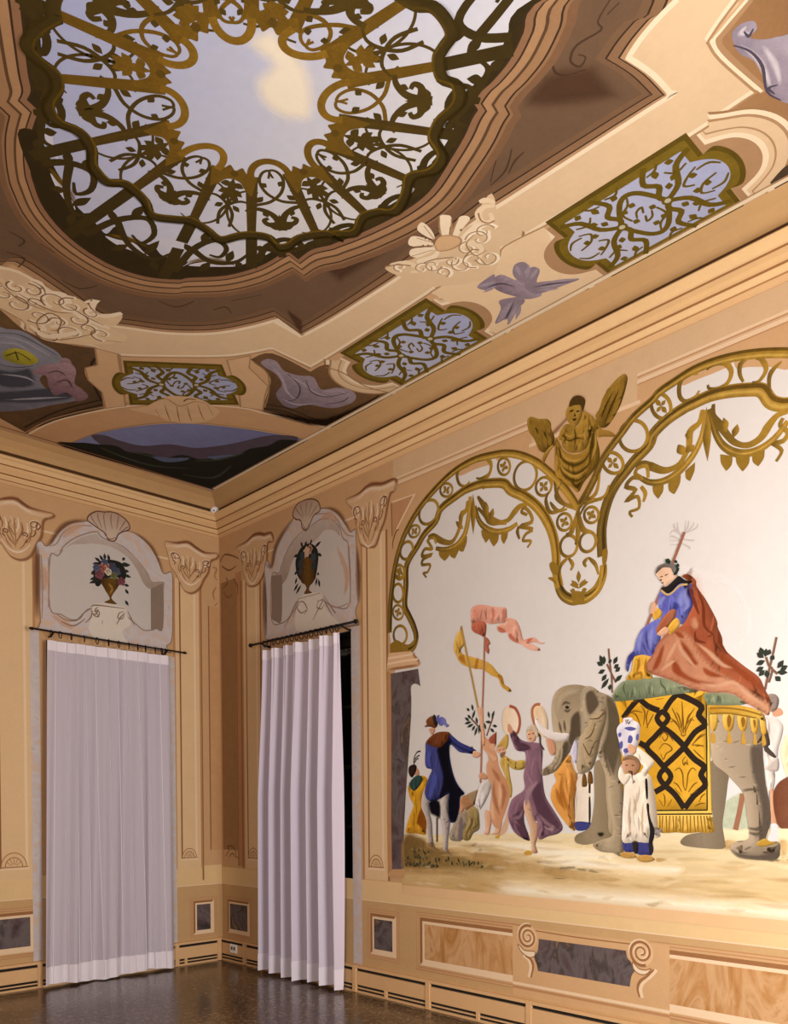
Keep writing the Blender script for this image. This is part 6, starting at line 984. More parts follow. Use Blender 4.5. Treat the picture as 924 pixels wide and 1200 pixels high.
niche('painted_niche', 'painted niche with a flower vase above the pleated curtain', JOIN(P('R',"0.829,3.875* 0.843,3.983 0.891,3.993 0.950,3.932 0.999,4.071 1.117,4.193 1.299,4.294"), P('R',"1.431,4.338 1.704,4.285 1.845,4.240 1.962,4.159 2.058,4.048 2.123,3.970 2.185,3.979 2.197,3.879* 2.218,3.341* 2.180,3.275 2.225,3.158*"), P('R',"0.867,3.231* 0.820,3.321")),
 JOIN(P('R',"0.948,3.836 1.065,3.839 1.124,3.921 1.228,4.045 1.385,4.127"), P('R',"1.536,4.155 1.723,4.184 1.884,4.130 1.980,4.043 2.018,3.947 2.084,3.894 2.089,3.856* 2.106,3.362 1.913,3.360 1.794,3.419 1.693,3.489"), P('R',"1.506,3.551 1.331,3.505 1.241,3.401 1.115,3.355 0.941,3.412")),
 JOIN(P('R',"0.948,3.843 1.065,3.839 1.136,3.932 1.251,4.053 1.428,4.142"), P('R',"1.641,4.167 1.844,4.153 1.961,4.060 1.979,3.969 1.902,4.038 1.763,4.072"), P('R',"1.638,4.013 1.426,3.973 1.293,3.910 1.201,3.770 1.121,3.719 1.109,3.695")),
 P('R',"0.943,3.837* 1.111,3.816* 1.121,3.719 1.104,3.384 1.011,3.386 0.941,3.426*"),
 P('R',"1.300,4.333 1.345,4.401 1.432,4.423 1.581,4.404 1.685,4.347 1.704,4.265 1.621,4.249 1.579,4.209 1.536,4.155 1.493,4.140 1.440,4.179 1.419,4.250 1.343,4.282"), P('R',"1.452,4.267 1.366,4.355 1.345,4.388|1.463,4.278 1.421,4.380 1.432,4.403|1.495,4.269 1.507,4.370 1.518,4.399|1.526,4.261 1.581,4.350 1.591,4.379|1.547,4.242 1.643,4.307 1.674,4.325|1.440,4.218 1.493,4.152 1.547,4.191"),
 [P('R',"1.735,4.276 1.865,4.229 1.972,4.151 2.057,4.042 2.123,3.964"), P('R',"0.824,3.876 0.824,3.598 0.831,3.278"), P('R',"0.855,3.980 0.950,3.932 1.011,4.082 1.128,4.196 1.299,4.287"), P('R',"2.205,3.829 2.221,3.583 2.222,3.340")], P('R',"1.642,4.244 1.805,4.213 1.923,4.145 2.019,4.021 2.075,3.958 2.169,3.923|2.103,3.853 2.118,3.604 2.115,3.360|1.755,3.490 1.834,3.399 1.952,3.353 2.087,3.365"),
 JOIN(P('R',"1.376,3.523 1.463,3.559 1.673,3.538 1.734,3.481 1.773,3.372 1.919,3.246 1.919,3.208 1.458,3.219 1.328,3.267 1.330,3.412")), P('R',"1.376,3.536 1.694,3.527|1.397,3.493 1.353,3.455 1.417,3.397 1.493,3.410|1.672,3.455 1.651,3.407 1.712,3.383 1.753,3.414|1.285,3.380 1.331,3.452 1.375,3.510|1.734,3.481 1.794,3.394 1.872,3.292|1.353,3.501 1.440,3.498 1.504,3.421 1.460,3.376|1.651,3.458 1.734,3.456 1.650,3.369 1.587,3.302|1.814,3.415 1.893,3.326 1.920,3.308|1.149,3.309 1.286,3.433 1.354,3.514"),
 P('R',"1.407,3.892 1.632,3.841 1.624,3.734 1.608,3.653 1.549,3.620 1.538,3.583 1.580,3.552 1.463,3.565 1.496,3.605 1.475,3.648 1.411,3.700"), P('R',"1.467,3.833 1.486,3.685|1.551,3.788 1.550,3.698"), P('R',"1.337,3.901 1.382,3.970 1.448,4.007 1.555,4.008 1.648,3.947 1.678,3.863 1.655,3.740 1.613,3.659 1.552,3.801 1.467,3.820 1.422,3.698 1.357,3.764 1.336,3.835"),
 P('R',"1.382,3.943 1.305,3.941 1.448,3.994 1.416,4.054 1.554,3.995 1.587,4.039 1.617,3.954 1.721,3.987 1.658,3.893 1.729,3.852 1.357,3.738 1.323,3.679 1.378,3.681 1.300,3.617 1.421,3.659 1.333,3.584 1.655,3.714 1.686,3.695 1.655,3.676 1.633,3.603 1.675,3.659 1.694,3.578 1.469,4.002 1.513,4.037 1.358,3.790 1.313,3.773"),
 [rect('R', 2.118, 2.235, .24, 3.15), rect('R', .78, .88, .24, 3.2)], (0, 1.5, 3.0),
 [(.48, .80, .05, 'C9A890'), (.62, .84, .045, 'A88070'), (.22, .55, .04, '33404A'), (.78, .6, .04, '38444E'), (.3, .75, .04, '2C4048'), (.8, .38, .035, '2E3A40'), (.2, .35, .03, '3A4650')],
 P('R',"1.939,3.891 2.071,3.614 2.031,3.437|1.417,3.371 1.629,3.321 1.832,3.286|1.703,4.177 1.845,4.190 1.942,4.090"))

# ------------------------------------------------------------------ the painted ceiling (flat, coordinates in metres on the ceiling)
CREAM = m('D9BE9A', n=.07, sc=4); CRL = m('EAD8BA', n=.05); CRD = m('A98662', n=.1); TANC = m('CBA67E', n=.09, sc=5)
BRN = m('6A523E', n=.14, sc=7); BRN2 = m('86664A', n=.12, sc=7); BRD = m('3F2D1F', n=.15, sc=8); BRL = m('B08B68', n=.1, sc=7)
strip(ceiling, 'border_field', TANC, .2, 'C', .2, 5.0, .2, 8.55)
# brown field around the oval, then the cream frame
bf = paint(ceiling, 'brown_field', BRN, .5, JOIN(P('C',"3.072,2.379 2.899,2.468 2.578,2.375 2.278,2.270 2.083,2.348 1.879,2.466 1.669,2.660 1.528,2.887 1.448,3.068*"), P('C',"1.206,3.026* 1.175,3.331 1.153,3.750 1.150,3.990"), P('C',"1.172,4.645 1.169,4.768 1.151,5.226 1.135,5.622 1.127,5.684* 1.292,5.677 1.442,5.646* 1.480,5.725 1.510,5.824 1.526,5.912"), PT('C', [(1.9, 6.2), (2.6, 6.4), (3.4, 6.2), (4.0, 5.6), (4.1, 4.4), (4.0, 3.2)])))
FR_IN = JOIN(P('C',"2.995,2.342 2.849,2.421 2.566,2.345 2.275,2.263 2.080,2.342 1.876,2.459 1.665,2.654 1.524,2.881 1.444,3.063*"), P('C',"1.206,3.026* 1.175,3.331 1.157,3.754 1.154,3.994"), P('C',"1.172,4.645 1.169,4.768 1.151,5.226 1.135,5.622 1.127,5.684* 1.292,5.677 1.442,5.646* 1.480,5.725 1.510,5.824 1.526,5.912"))
FR_OUT = JOIN(P('C',"1.349,6.078 1.303,5.983 1.261,5.911* 1.141,5.909 0.866,5.950* 0.858,5.779 0.846,5.624 0.866,4.803 0.880,4.537"), P('C',"0.919,4.150 0.904,3.931 0.901,3.097 0.913,2.749* 1.260,2.764* 1.400,2.518 1.598,2.313"), P('C',"2.026,1.949 2.181,1.952 2.374,1.854 2.589,1.832 2.641,1.924 2.807,1.972 2.918,1.976"))
cf = paint(ceiling, 'cream_frame', CREAM, .9, JOIN(FR_IN, FR_OUT))
rib(cf, 'frame_edge', CRL, 1.2, .026, FR_IN); rib(cf, 'frame_edge', CRD, 1.3, .012, FR_OUT); rib(cf, 'frame_edge', CRL, 1.25, .022, (FR_OUT[0], [[(x+.02, y+.01, c) for x, y, c in FR_OUT[1][0]]]))
def shift(Pp, dx, dy): return (Pp[0], [[(x+dx, y+dy, c) for x, y, c in s] for s in Pp[1]])
OC = (2.62, 4.42)
def radial(Pp, dd):        # move an outline away from (or towards) the middle of the oval
    o = []
    for x, y, k in Pp[1][0]:
        l = math.hypot(x-OC[0], y-OC[1]); o.append((OC[0]+(x-OC[0])*(1+dd/l), OC[1]+(y-OC[1])*(1+dd/l), k))
    return (Pp[0], [o])
BFO = JOIN(P('C',"3.072,2.379 2.899,2.468 2.578,2.375 2.278,2.270 2.083,2.348 1.879,2.466 1.669,2.660 1.528,2.887 1.448,3.068*"), P('C',"1.206,3.026* 1.175,3.331 1.153,3.750 1.150,3.990"), P('C',"1.172,4.645 1.169,4.768 1.151,5.226 1.135,5.622 1.127,5.684* 1.292,5.677 1.442,5.646* 1.480,5.725 1.510,5.824 1.526,5.912"), PT('C', [(1.9, 6.2), (2.6, 6.4), (3.4, 6.2), (4.0, 5.6), (4.1, 4.4), (4.0, 3.2)]))
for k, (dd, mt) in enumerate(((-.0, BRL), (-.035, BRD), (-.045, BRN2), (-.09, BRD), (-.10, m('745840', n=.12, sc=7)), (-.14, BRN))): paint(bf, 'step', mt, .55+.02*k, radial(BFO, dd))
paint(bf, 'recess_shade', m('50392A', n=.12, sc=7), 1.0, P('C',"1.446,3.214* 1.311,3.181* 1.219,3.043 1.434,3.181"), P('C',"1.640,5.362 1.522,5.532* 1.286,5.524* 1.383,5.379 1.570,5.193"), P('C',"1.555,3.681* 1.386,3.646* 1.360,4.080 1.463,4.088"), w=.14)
ln = m('4A3626', n=.1)
rib(bf, 'field_scrolls', ln, .95, (.006, .012, .006), P('C',"1.721,5.729 1.680,5.647 1.636,5.634 1.652,5.527 1.611,5.468 1.558,5.479 1.576,5.521 1.612,5.507|1.684,5.748 1.675,5.687|1.854,5.502 1.610,5.389 1.526,5.489"), P('C',"1.421,5.000 1.337,4.895 1.315,4.778|1.362,5.029 1.350,4.963 1.310,4.893|1.479,4.971 1.331,4.791"), P('C',"2.962,2.554 2.866,2.571 2.864,2.464|2.636,2.523 2.520,2.512 2.450,2.616|2.106,2.731 1.990,2.752 1.937,2.887|1.803,2.882 1.763,2.963 1.699,2.934|1.769,3.044 1.663,3.226"), P('C',"3.008,2.742 2.920,2.724 2.927,2.649|2.848,2.757 2.756,2.738"))
# ---- oval: moulded rim, sky, trellis
oval = thing('painted_trellis_oval', (2.6, 4.4, ZC-.01), 'oval opening with gilded trellis and blue sky painted on the ceiling', 'ceiling painting')
EDGE = JOIN(P('C',"3.452,4.166 3.422,4.135 3.360,4.002 3.278,3.823 3.239,3.747 3.235,3.686* 3.174,3.662* 3.159,3.537 3.128,3.418 3.086,3.301"), P('C',"3.043,3.215 2.929,3.058 2.738,2.927 2.496,2.866 2.284,2.904 2.124,3.013"), P('C',"2.084,3.073 1.933,3.242 1.835,3.448 1.804,3.626 1.796,3.670* 1.705,3.653* 1.700,3.770 1.647,3.872"), P('C',"1.635,3.909 1.582,4.070 1.529,4.312 1.527,4.531 1.604,4.758 1.657,4.890 1.703,4.977 1.721,5.028*"), P('C',"1.767,5.038* 1.784,5.102 1.787,5.169"), P('C',"1.811,5.282 1.868,5.399 1.930,5.500"), PT('C', [(1.9, 5.85), (2.35, 6.0), (2.9, 5.85), (3.3, 5.3), (3.5, 4.7)]))
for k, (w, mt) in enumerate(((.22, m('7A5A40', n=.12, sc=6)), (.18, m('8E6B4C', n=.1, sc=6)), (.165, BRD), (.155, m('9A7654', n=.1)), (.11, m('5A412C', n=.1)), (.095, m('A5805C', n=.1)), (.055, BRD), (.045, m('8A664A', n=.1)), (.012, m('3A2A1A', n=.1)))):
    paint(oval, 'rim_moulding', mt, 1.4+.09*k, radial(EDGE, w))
osky = m('D2D2D6', 'A4ACD0', 'x', n=.09, sc=3)
paint(oval, 'bronze_band', m('33280D', n=.25, sc=10), 2.5, EDGE)
paint(oval, 'painted_sky', osky, 2.6, radial(EDGE, -.055))
BRZ = m('30250C', n=.22, sc=10); BRM = m('4A3A10', n=.25, sc=12); GLD = m('6E5214', n=.4, sc=10); GLB = m('80601A', n=.4, sc=12)
paint(oval, 'outer_band', BRZ, 2.9, JOIN(P('C',"3.206,3.454 3.043,3.215 2.929,3.058 2.738,2.927 2.496,2.866 2.284,2.904 2.124,3.013"), P('C',"2.084,3.073 1.933,3.242 1.835,3.448 1.804,3.626 1.834,3.559 1.870,3.537 1.892,3.417 1.926,3.352 1.975,3.350 2.063,3.291 2.134,3.203 2.161,3.122"), P('C',"2.161,3.189 2.287,3.138 2.363,3.173 2.453,3.152 2.540,3.152 2.596,3.179 2.608,3.089 2.689,3.131 2.800,3.178 2.878,3.249 2.941,3.311 3.001,3.370 3.082,3.466 3.156,3.529")))
paint(oval, 'painted_cloud_light', m('E9DFCB', n=.06), 2.75, P('C',"2.676,4.588 2.670,4.660 2.634,4.715 2.557,4.711 2.490,4.704 2.371,4.647 2.241,4.480 2.322,4.390 2.414,4.373 2.496,4.403 2.549,4.468 2.549,4.566 2.608,4.570"), w=.06)
paint(oval, 'outer_gap', m('C8C8D4', n=.05), 3.1, P('C',"3.001,3.318 2.950,3.286 2.890,3.255 2.806,3.155 2.872,3.184 2.942,3.242"), P('C',"2.604,3.068 2.543,3.088 2.461,3.124 2.391,3.094 2.337,3.073 2.430,3.058 2.523,3.045"), P('C',"2.141,3.163 2.076,3.272 2.027,3.313 1.952,3.343 1.940,3.334 2.051,3.230"), P('C',"3.121,3.548 3.095,3.572 3.049,3.496 3.000,3.427 3.038,3.445 3.080,3.497"), P('C',"2.376,3.264 2.305,3.300 2.225,3.323 2.213,3.281 2.294,3.238 2.355,3.212"))
rib(oval, 'outer_gleam', GLD, 3.2, (.01, .03, .01), P('C',"3.021,3.351 2.959,3.310 2.883,3.262 2.809,3.188"), P('C',"2.608,3.089 2.527,3.124 2.453,3.152 2.379,3.138"), P('C',"2.163,3.169 2.085,3.286 1.970,3.362"))
RING = JOIN(P('C',"3.332,4.279 3.325,4.205 3.296,4.149* 3.331,4.046 3.337,3.946 3.275,3.911 3.205,3.897 3.163,3.830 3.160,3.715 3.096,3.652 2.997,3.666 2.918,3.615 2.876,3.529"), P('C',"2.848,3.496 2.764,3.459 2.689,3.509 2.567,3.468 2.488,3.395 2.371,3.463"), P('C',"2.316,3.502 2.225,3.502 2.119,3.483 2.060,3.579 2.011,3.635 1.930,3.680 1.850,3.655 1.807,3.702 1.800,3.797 1.716,3.924 1.630,3.956"), P('C',"1.676,3.958 1.603,4.040 1.648,4.160 1.610,4.252 1.550,4.312 1.593,4.434 1.659,4.541 1.604,4.645 1.639,4.741 1.743,4.780"), P('C',"1.782,4.838 1.800,4.891 1.807,4.995 1.876,5.054 1.952,5.033 2.033,5.085 2.056,5.140 2.072,5.198 2.136,5.225 2.214,5.227 2.268,5.186 2.352,5.168"))
r_ = rib(oval, 'trellis_ring', m('3E310D', n=.3, sc=12), 4.2, .056, RING); rib(r_, 'ring_gleam', m('725818', n=.3), 4.6, .009, radial(RING, -.024)); rib(r_, 'ring_shade', BRZ, 4.45, .016, radial(RING, .03))
BARS = P('C',"2.891,4.272 3.304,4.169|2.817,4.154 3.179,3.885|2.702,3.994 2.931,3.645|2.579,3.876 2.644,3.520|2.405,3.928 2.314,3.536|2.249,3.990 2.021,3.647|2.127,4.135 1.776,3.902|2.047,4.262 1.659,4.190|2.093,4.407 1.672,4.513|2.148,4.557 1.774,4.808|2.247,4.729 2.018,5.051|2.400,4.765 2.311,5.167|2.565,4.763 2.611,4.942|2.713,4.684 2.832,4.868|2.833,4.582 2.947,4.716|2.870,4.415 3.144,4.478")
bars = BARS[1]
for k, b in enumerate(bars):
    o = rib(oval, 'trellis_bar', m('664C12', n=.28, sc=12) if k in (0, 1, 10, 11, 12, 13, 14, 15) else m('4A3910', n=.28, sc=12), 3.9, (.064, .052, .048), ('C', [b]))
    rib(o, 'bar_gleam', GLB, 4.05, .012, ('C', [[(x+.012, y-.012, c) for x, y, c in b]]))
# plates round the hole
lobes = P('C',"2.833,4.349 2.718,4.088 2.480,3.989 2.231,4.091 2.116,4.336 2.235,4.595 2.529,4.714 2.733,4.590")[1][0]
cx = sum(q[0] for q in lobes)/8; cy = sum(q[1] for q in lobes)/8
pairs = [(0, 1), (2, 3), (4, 5), (6, 7), (8, 9), (10, 11), (12, 13), (14, 15)]
def lerp(a, b, t): return (a[0]+(b[0]-a[0])*t, a[1]+(b[1]-a[1])*t)
for k, (i, j) in enumerate(pairs):
    a0, a1, b0, b1 = bars[i][0], bars[i][1], bars[j][0], bars[j][1]
    mid = lerp(a0, b0, .5); ins = lerp(mid, (cx, cy), .09); out = lerp(mid, (cx, cy), -.14)
    s = Sh('C', 4.4); s.poly([(*lerp(a0, b0, -.18), True), (*lerp(lerp(a0, b0, .15), (cx, cy), .02), False), (*lerp(lerp(a0, b0, .3), (cx, cy), .09), False), (*lerp(mid, (cx, cy), .02), False), (*lerp(lerp(a0, b0, .7), (cx, cy), .09), False), (*lerp(lerp(a0, b0, .85), (cx, cy), .02), False), (*lerp(a0, b0, 1.18), True), (*lerp(b0, b1, .34), True), (*lerp(lerp(b0, b1, .26), lerp(a0, a1, .26), .16), False), (*lerp(lerp(b0, b1, .16), lerp(a0, a1, .16), .3), False), (*lerp(lerp(a0, a1, .13), lerp(b0, b1, .13), .5), False), (*lerp(lerp(a0, a1, .16), lerp(b0, b1, .16), .3), False), (*lerp(lerp(a0, a1, .26), lerp(b0, b1, .26), .16), False), (*lerp(a0, a1, .34), True)])
    o = s.make('plate', GLD if k not in (2, 3, 4) else m('6A5014', n=.3, sc=12), oval)
    s = Sh('C', 4.6); s.disc(lerp(mid, (cx, cy), -.03), .02, .02); s.make('plate_spot', m('5A4410', n=.2), o)
lobe_pairs = [(15, 0), (1, 2), (3, 4), (5, 6), (7, 8), (9, 10), (11, 12), (13, 14)]
def quadmap(q):
    return lambda u, v: ((q[0][0]*(1-u)+q[1][0]*u)*(1-v)+(q[3][0]*(1-u)+q[2][0]*u)*v, (q[0][1]*(1-u)+q[1][1]*u)*(1-v)+(q[3][1]*(1-u)+q[2][1]*u)*v)
def motif(par, nm, mat, layer, mp, runs, w):
    for r__ in runs:
        s = Sh('C', layer); s.rib([mp(*p_) for p_ in r__], w); s.make(nm, mat, par)
def motif_leaves(par, nm, mat, layer, mp, prs, w):
    s = Sh('C', layer)
    for a, b in prs: s.l += .012; s.leaf(mp(*a), mp(*b), w)
    o = s.make(nm, mat, par); o['kind'] = 'stuff'
for k, (i, j) in enumerate(lobe_pairs):
    a0, a1, b0, b1 = bars[i][0], bars[i][1], bars[j][0], bars[j][1]
    lb = lobes[k]
    A_, B_ = lerp(a0, a1, .04), lerp(b0, b1, .04); M_ = lerp(A_, B_, .5); pk = lerp(lb, (cx, cy), .10)
    s = Sh('C', 4.5); s.rib([(M_[0]+math.cos(th)*(A_[0]-M_[0])+math.sin(th)*(pk[0]-M_[0]), M_[1]+math.cos(th)*(A_[1]-M_[1])+math.sin(th)*(pk[1]-M_[1])) for th in [math.pi*z/10 for z in range(11)]], .036); s.make('lobe_rim', GLB if k not in (3, 4) else GLD, oval)
    mp = quadmap((a0, b0, b1, a1)); c1 = GLD if k in (0, 6, 7, 5) else BRM
    c2 = BRM if k in (0, 6, 7, 5, 1) else m('46370F', n=.25, sc=12)
    h1 = [(.44, .06), (.5, -.06), (.3, -.04), (.2, .10), (.34, .30), (.62, .45), (.95, .50), (1.1, .6)]
    motif(oval, 'scroll', c1, 3.6, mp, [h1, [(1-u, v) for u, v in h1]], (.012, .018, .022))
    h2 = [(.5, .98), (.47, .82), (.38, .68), (.2, .58), (.02, .55)]
    motif(oval, 'scroll', c2, 3.7, mp, [h2, [(1-u, v) for u, v in h2]], (.05, .035, .022))
    motif(oval, 'scroll', c2, 3.7, mp, [[(.5, .85), (.3, .86), (.22, .78), (.3, .74)], [(.5, .85), (.7, .86), (.78, .78), (.7, .74)]], (.04, .03, .02))
    motif_leaves(oval, 'scroll_leaves', c2, 3.75, mp, [((.5, .98), (.5, .68)), ((.5, .95), (.3, .9)), ((.5, .95), (.7, .9)), ((.25, .35), (.1, .45)), ((.75, .35), (.9, .45)), ((.22, .12), (.36, .2)), ((.78, .12), (.64, .2)), ((.22, .6), (.3, .72)), ((.78, .6), (.7, .72))], .036)
for k, (i, j) in enumerate(pairs):
    a0, a1, b0, b1 = bars[i][0], bars[i][1], bars[j][0], bars[j][1]
    mp = quadmap((a0, b0, b1, a1)); c1 = GLD if k in (0, 5, 6, 7) else BRM; c2 = BRM if k in (0, 5, 6, 7) else m('46370F', n=.25, sc=12)
    motif_leaves(oval, 'plate_leaf', c1, 3.7, mp, [((.5, .1), (.5, .46)), ((.5, .3), (.22, .40)), ((.5, .3), (.78, .40)), ((.5, .2), (.2, .24)), ((.5, .2), (.8, .24)), ((.5, .34), (.36, .5)), ((.5, .34), (.64, .5))], .042)
    h = [(-.05, .5), (.2, .47), (.45, .56), (.62, .75), (.6, 1.0)]
    motif(oval, 'scroll', c2, 3.6, mp, [h, [(1-u, v) for u, v in h]], (.012, .02, .018))
    motif_leaves(oval, 'scroll_leaves', c2, 3.72, mp, [((.4, .54), (.34, .40)), ((.6, .54), (.66, .40)), ((.4, .58), (.25, .68)), ((.6, .58), (.75, .68))], .034)
for k, b in enumerate(bars):
    (x0, y0, _), (x1, y1, _) = b; L_ = math.hypot(x1-x0, y1-y0); tx, ty = (x1-x0)/L_, (y1-y0)/L_; c0 = lerp(b[0], b[1], .66); sg = 1 if k % 2 else -1
    pts = [(c0[0]+tx*.17*math.cos(a)-ty*sg*.13*math.sin(a), c0[1]+ty*.17*math.cos(a)+tx*sg*.13*math.sin(a)) for a in [-.6+4.0*z/9 for z in range(10)]]
    rib(oval, 'scroll', BRM, 3.62, (.008, .014, .016, .010), PT('C', pts))
# outer zone: leaf scrolls between ring and band
EP = smooth(EDGE[1][0], True, 3)
def edge_at(p_):
    a = math.atan2(p_[1]-cy, p_[0]-cx); dx, dy = math.cos(a), math.sin(a); best = 9
    for i in range(len(EP)):
        (x1, y1), (x2, y2) = EP[i], EP[(i+1) % len(EP)]; ex, ey = x2-x1, y2-y1; den = dx*ey-dy*ex
        if abs(den) < 1e-9: continue
        t = ((x1-cx)*ey-(y1-cy)*ex)/den; w_ = ((x1-cx)*dy-(y1-cy)*dx)/den
        if t > 0 and 0 <= w_ <= 1: best = min(best, t)
    return (cx+dx*best, cy+dy*best)
for k in range(16):
    a1, b1 = bars[k][1], bars[(k+1) % 16][1]; ea, eb = edge_at(a1), edge_at(b1)
    mp = quadmap((a1, b1, eb, ea)); bz = m('3C2F0E', n=.25, sc=12)
    rib(oval, 'trellis_stub', bz, 3.35, .065, PT('C', [a1, ea]))
    motif(oval, 'outer_scroll', bz, 3.45, mp, [[(.1, .9), (.2, .5), (.45, .3), (.65, .45), (.6, .65), (.45, .6)], [(.2, .5), (.5, .75), (.8, .8), (.95, .6)]], (.045, .035, .015))
    motif_leaves(oval, 'outer_leaves', bz, 3.5, mp, [((.3, .4), (.3, .15)), ((.5, .75), (.4, .95)), ((.7, .8), (.75, .5)), ((.8, .8), (.9, .95)), ((.2, .55), (.05, .4))], .05)
# ---- grilles: framed trellis panels with blue sky
def grille(quad, label, bulge=.2, two=True):
    q = quad; mp = quadmap(q); c = mp(.5, .5)
    t = thing('painted_grille', (c[0], c[1], ZC-.01), label, 'ceiling grille')
    def out(g):   # outline grown by g (fraction)
        e = []
        ar = [(0-g, 0-g*1.6, True), (1+g, 0-g*1.6, True)]
        if two:
            R1 = [(1+g, .22, True)]+[(1+g+bulge*math.sin(a), .5-.28*math.cos(a)-g*math.cos(a)) for a in [math.pi*z/6 for z in range(1, 6)]]+[(1+g, .78, True)]
            R0 = [(1-p_[0], 1-p_[1])+tuple(p_[2:]) for p_ in R1]
        else: R1 = R0 = []
        pts = [(-g, -g*1.6, True), (1+g, -g*1.6, True)]+R1+[(1+g, 1+g*1.6, True), (-g, 1+g*1.6, True)]+R0
        return [(*mp(p_[0], p_[1]), len(p_) > 2) for p_ in pts]
    s = Sh('C', 1.8); s.poly(out(.065)); s.make('gilt_frame', m('5C4A10', n=.25, sc=14), t)
    s = Sh('C', 2.0); s.poly(out(.03)); o = s.make('frame_gleam_band', m('74601A', n=.3, sc=14), t)
    s = Sh('C', 2.2); s.poly(out(-.03)); s.make('painted_sky', m('BCC0D6', 'A2AACC', 'y', n=.1, sc=6), t)
    G = m('64520F', n=.3, sc=16)
    bands = []
    for u0, g in ((.31, 1), (.69, -1)):
        bands += [[(u0-.03*g, -.02), (u0+.05*g, .16), (u0-.02*g, .28), (u0+.03*g, .40), (u0, .5), (u0+.03*g, .60), (u0-.02*g, .72), (u0+.05*g, .84), (u0-.03*g, 1.02)], [(u0, .5), (u0-.13*g, .38), (u0-.2*g, .16), (u0-.33*g, .06)], [(u0, .5), (u0-.13*g, .62), (u0-.2*g, .84), (u0-.33*g, .94)]]
    bands += [[(.34, .40), (.42, .22), (.5, .16), (.58, .22), (.66, .40)], [(.34, .60), (.42, .78), (.5, .84), (.58, .78), (.66, .60)]]
    motif(t, 'grille_band', G, 2.6, mp, bands, (.03, .034, .03))
    half = [[(.50, .16), (.46, .28), (.38, .36), (.40, .5)], [(.44, .5), (.47, .42), (.52, .40), (.50, .48)], [(.5, 0), (.45, .08), (.37, .06)], [(.02, .30), (.10, .36), (.05, .46), (-.06, .50)], [(.02, .70), (.10, .64), (.16, .56), (.10, .50)], [(.2, .16), (.14, .24), (.05, .20)], [(.2, .84), (.14, .76), (.05, .80)], [(.31, .1), (.24, .08), (.2, .02)], [(.31, .9), (.24, .92), (.2, .98)], [(-.12, .42), (-.06, .34), (.03, .34)], [(-.12, .58), (-.06, .66), (.03, .66)]]
    motif(t, 'grille_scroll', G, 2.7, mp, half+[[(1-u, 1-v) for u, v in r_] for r_ in half], (.010, .016, .012))
    lv = [((.45, .08), (.40, .14)), ((.38, .36), (.43, .33)), ((.40, .5), (.44, .56)), ((.08, .40), (.14, .44)), ((.10, .64), (.04, .60)), ((.14, .24), (.20, .30)), ((.14, .76), (.20, .70)), ((.24, .08), (.27, .18)), ((.24, .92), (.27, .82)), ((.05, .46), (.0, .42)), ((.46, .28), (.50, .34)), ((.1, .1), (.16, .06)), ((.1, .9), (.16, .94)), ((.22, .3), (.25, .38)), ((.22, .7), (.25, .62))]
    motif_leaves(t, 'grille_leaves', G, 2.8, mp, lv+[((1-a_[0], 1-a_[1]), (1-b_[0], 1-b_[1])) for a_, b_ in lv], .04)
    for u0 in (.31, .69):
        s = Sh('C', 2.9); s.disc(mp(u0, .5), .032); s.make('boss', G, t); s = Sh('C', 3.0); s.disc(mp(u0, .5), .017); s.make('boss_centre', m('B9B49A', n=.1), t)
    return t
grille(((.83, 3.10), (.83, 3.85), (.26, 3.83), (.26, 3.08)), 'painted blue trellis grille on the ceiling nearer the room corner', .17)
grille(((.83, 4.86), (.83, 5.58), (.26, 5.57), (.26, 4.86)), 'painted trellis grille on the ceiling above the gilded winged bust, right of the white shell', .17)
gq = P('C',"1.901,1.902 1.412,2.298 1.071,1.942 1.624,1.432")[1][0]
grille(tuple((q[0], q[1]) for q in gq), 'painted trellis grille above the small landscape in the ceiling corner', .16)
# moulded surrounds of the grille ends
def surround(y, sgn, x0=.255, x1=.84):
    xm = (x0+x1)/2
    def path(e):
        rr = .175+e; o = [(x1, y-sgn*.03, True), (x1, y+sgn*.55*e, True), (xm+rr+.02, y+sgn*.55*e, True)]
        o += [(xm+rr*math.cos(a), y+sgn*(.03+(.14+e)*math.sin(a))) for a in [math.pi*k/8 for k in range(1, 8)]]
        return ('C', [o2 if len(o2) > 2 else (*o2, False) for o2 in o+[(xm-rr-.02, y+sgn*.55*e, True), (x0, y+sgn*.55*e, True), (x0, y-sgn*.03, True)]] and [[o2 if len(o2) > 2 else (*o2, False) for o2 in o+[(xm-rr-.02, y+sgn*.55*e, True), (x0, y+sgn*.55*e, True), (x0, y-sgn*.03, True)]]])
    for k, (e, mt) in enumerate(((.185, m('9A7650', n=.1)), (.17, CRL), (.145, CRD), (.13, CREAM), (.075, CRD), (.066, CREAM), (.04, CRL), (.012, CRD))): paint(ceiling, 'grille_surround', mt, 1.3+.04*k, path(e))
surround(3.02, -1); surround(3.91, 1); surround(4.79, -1); surround(5.65, 1)
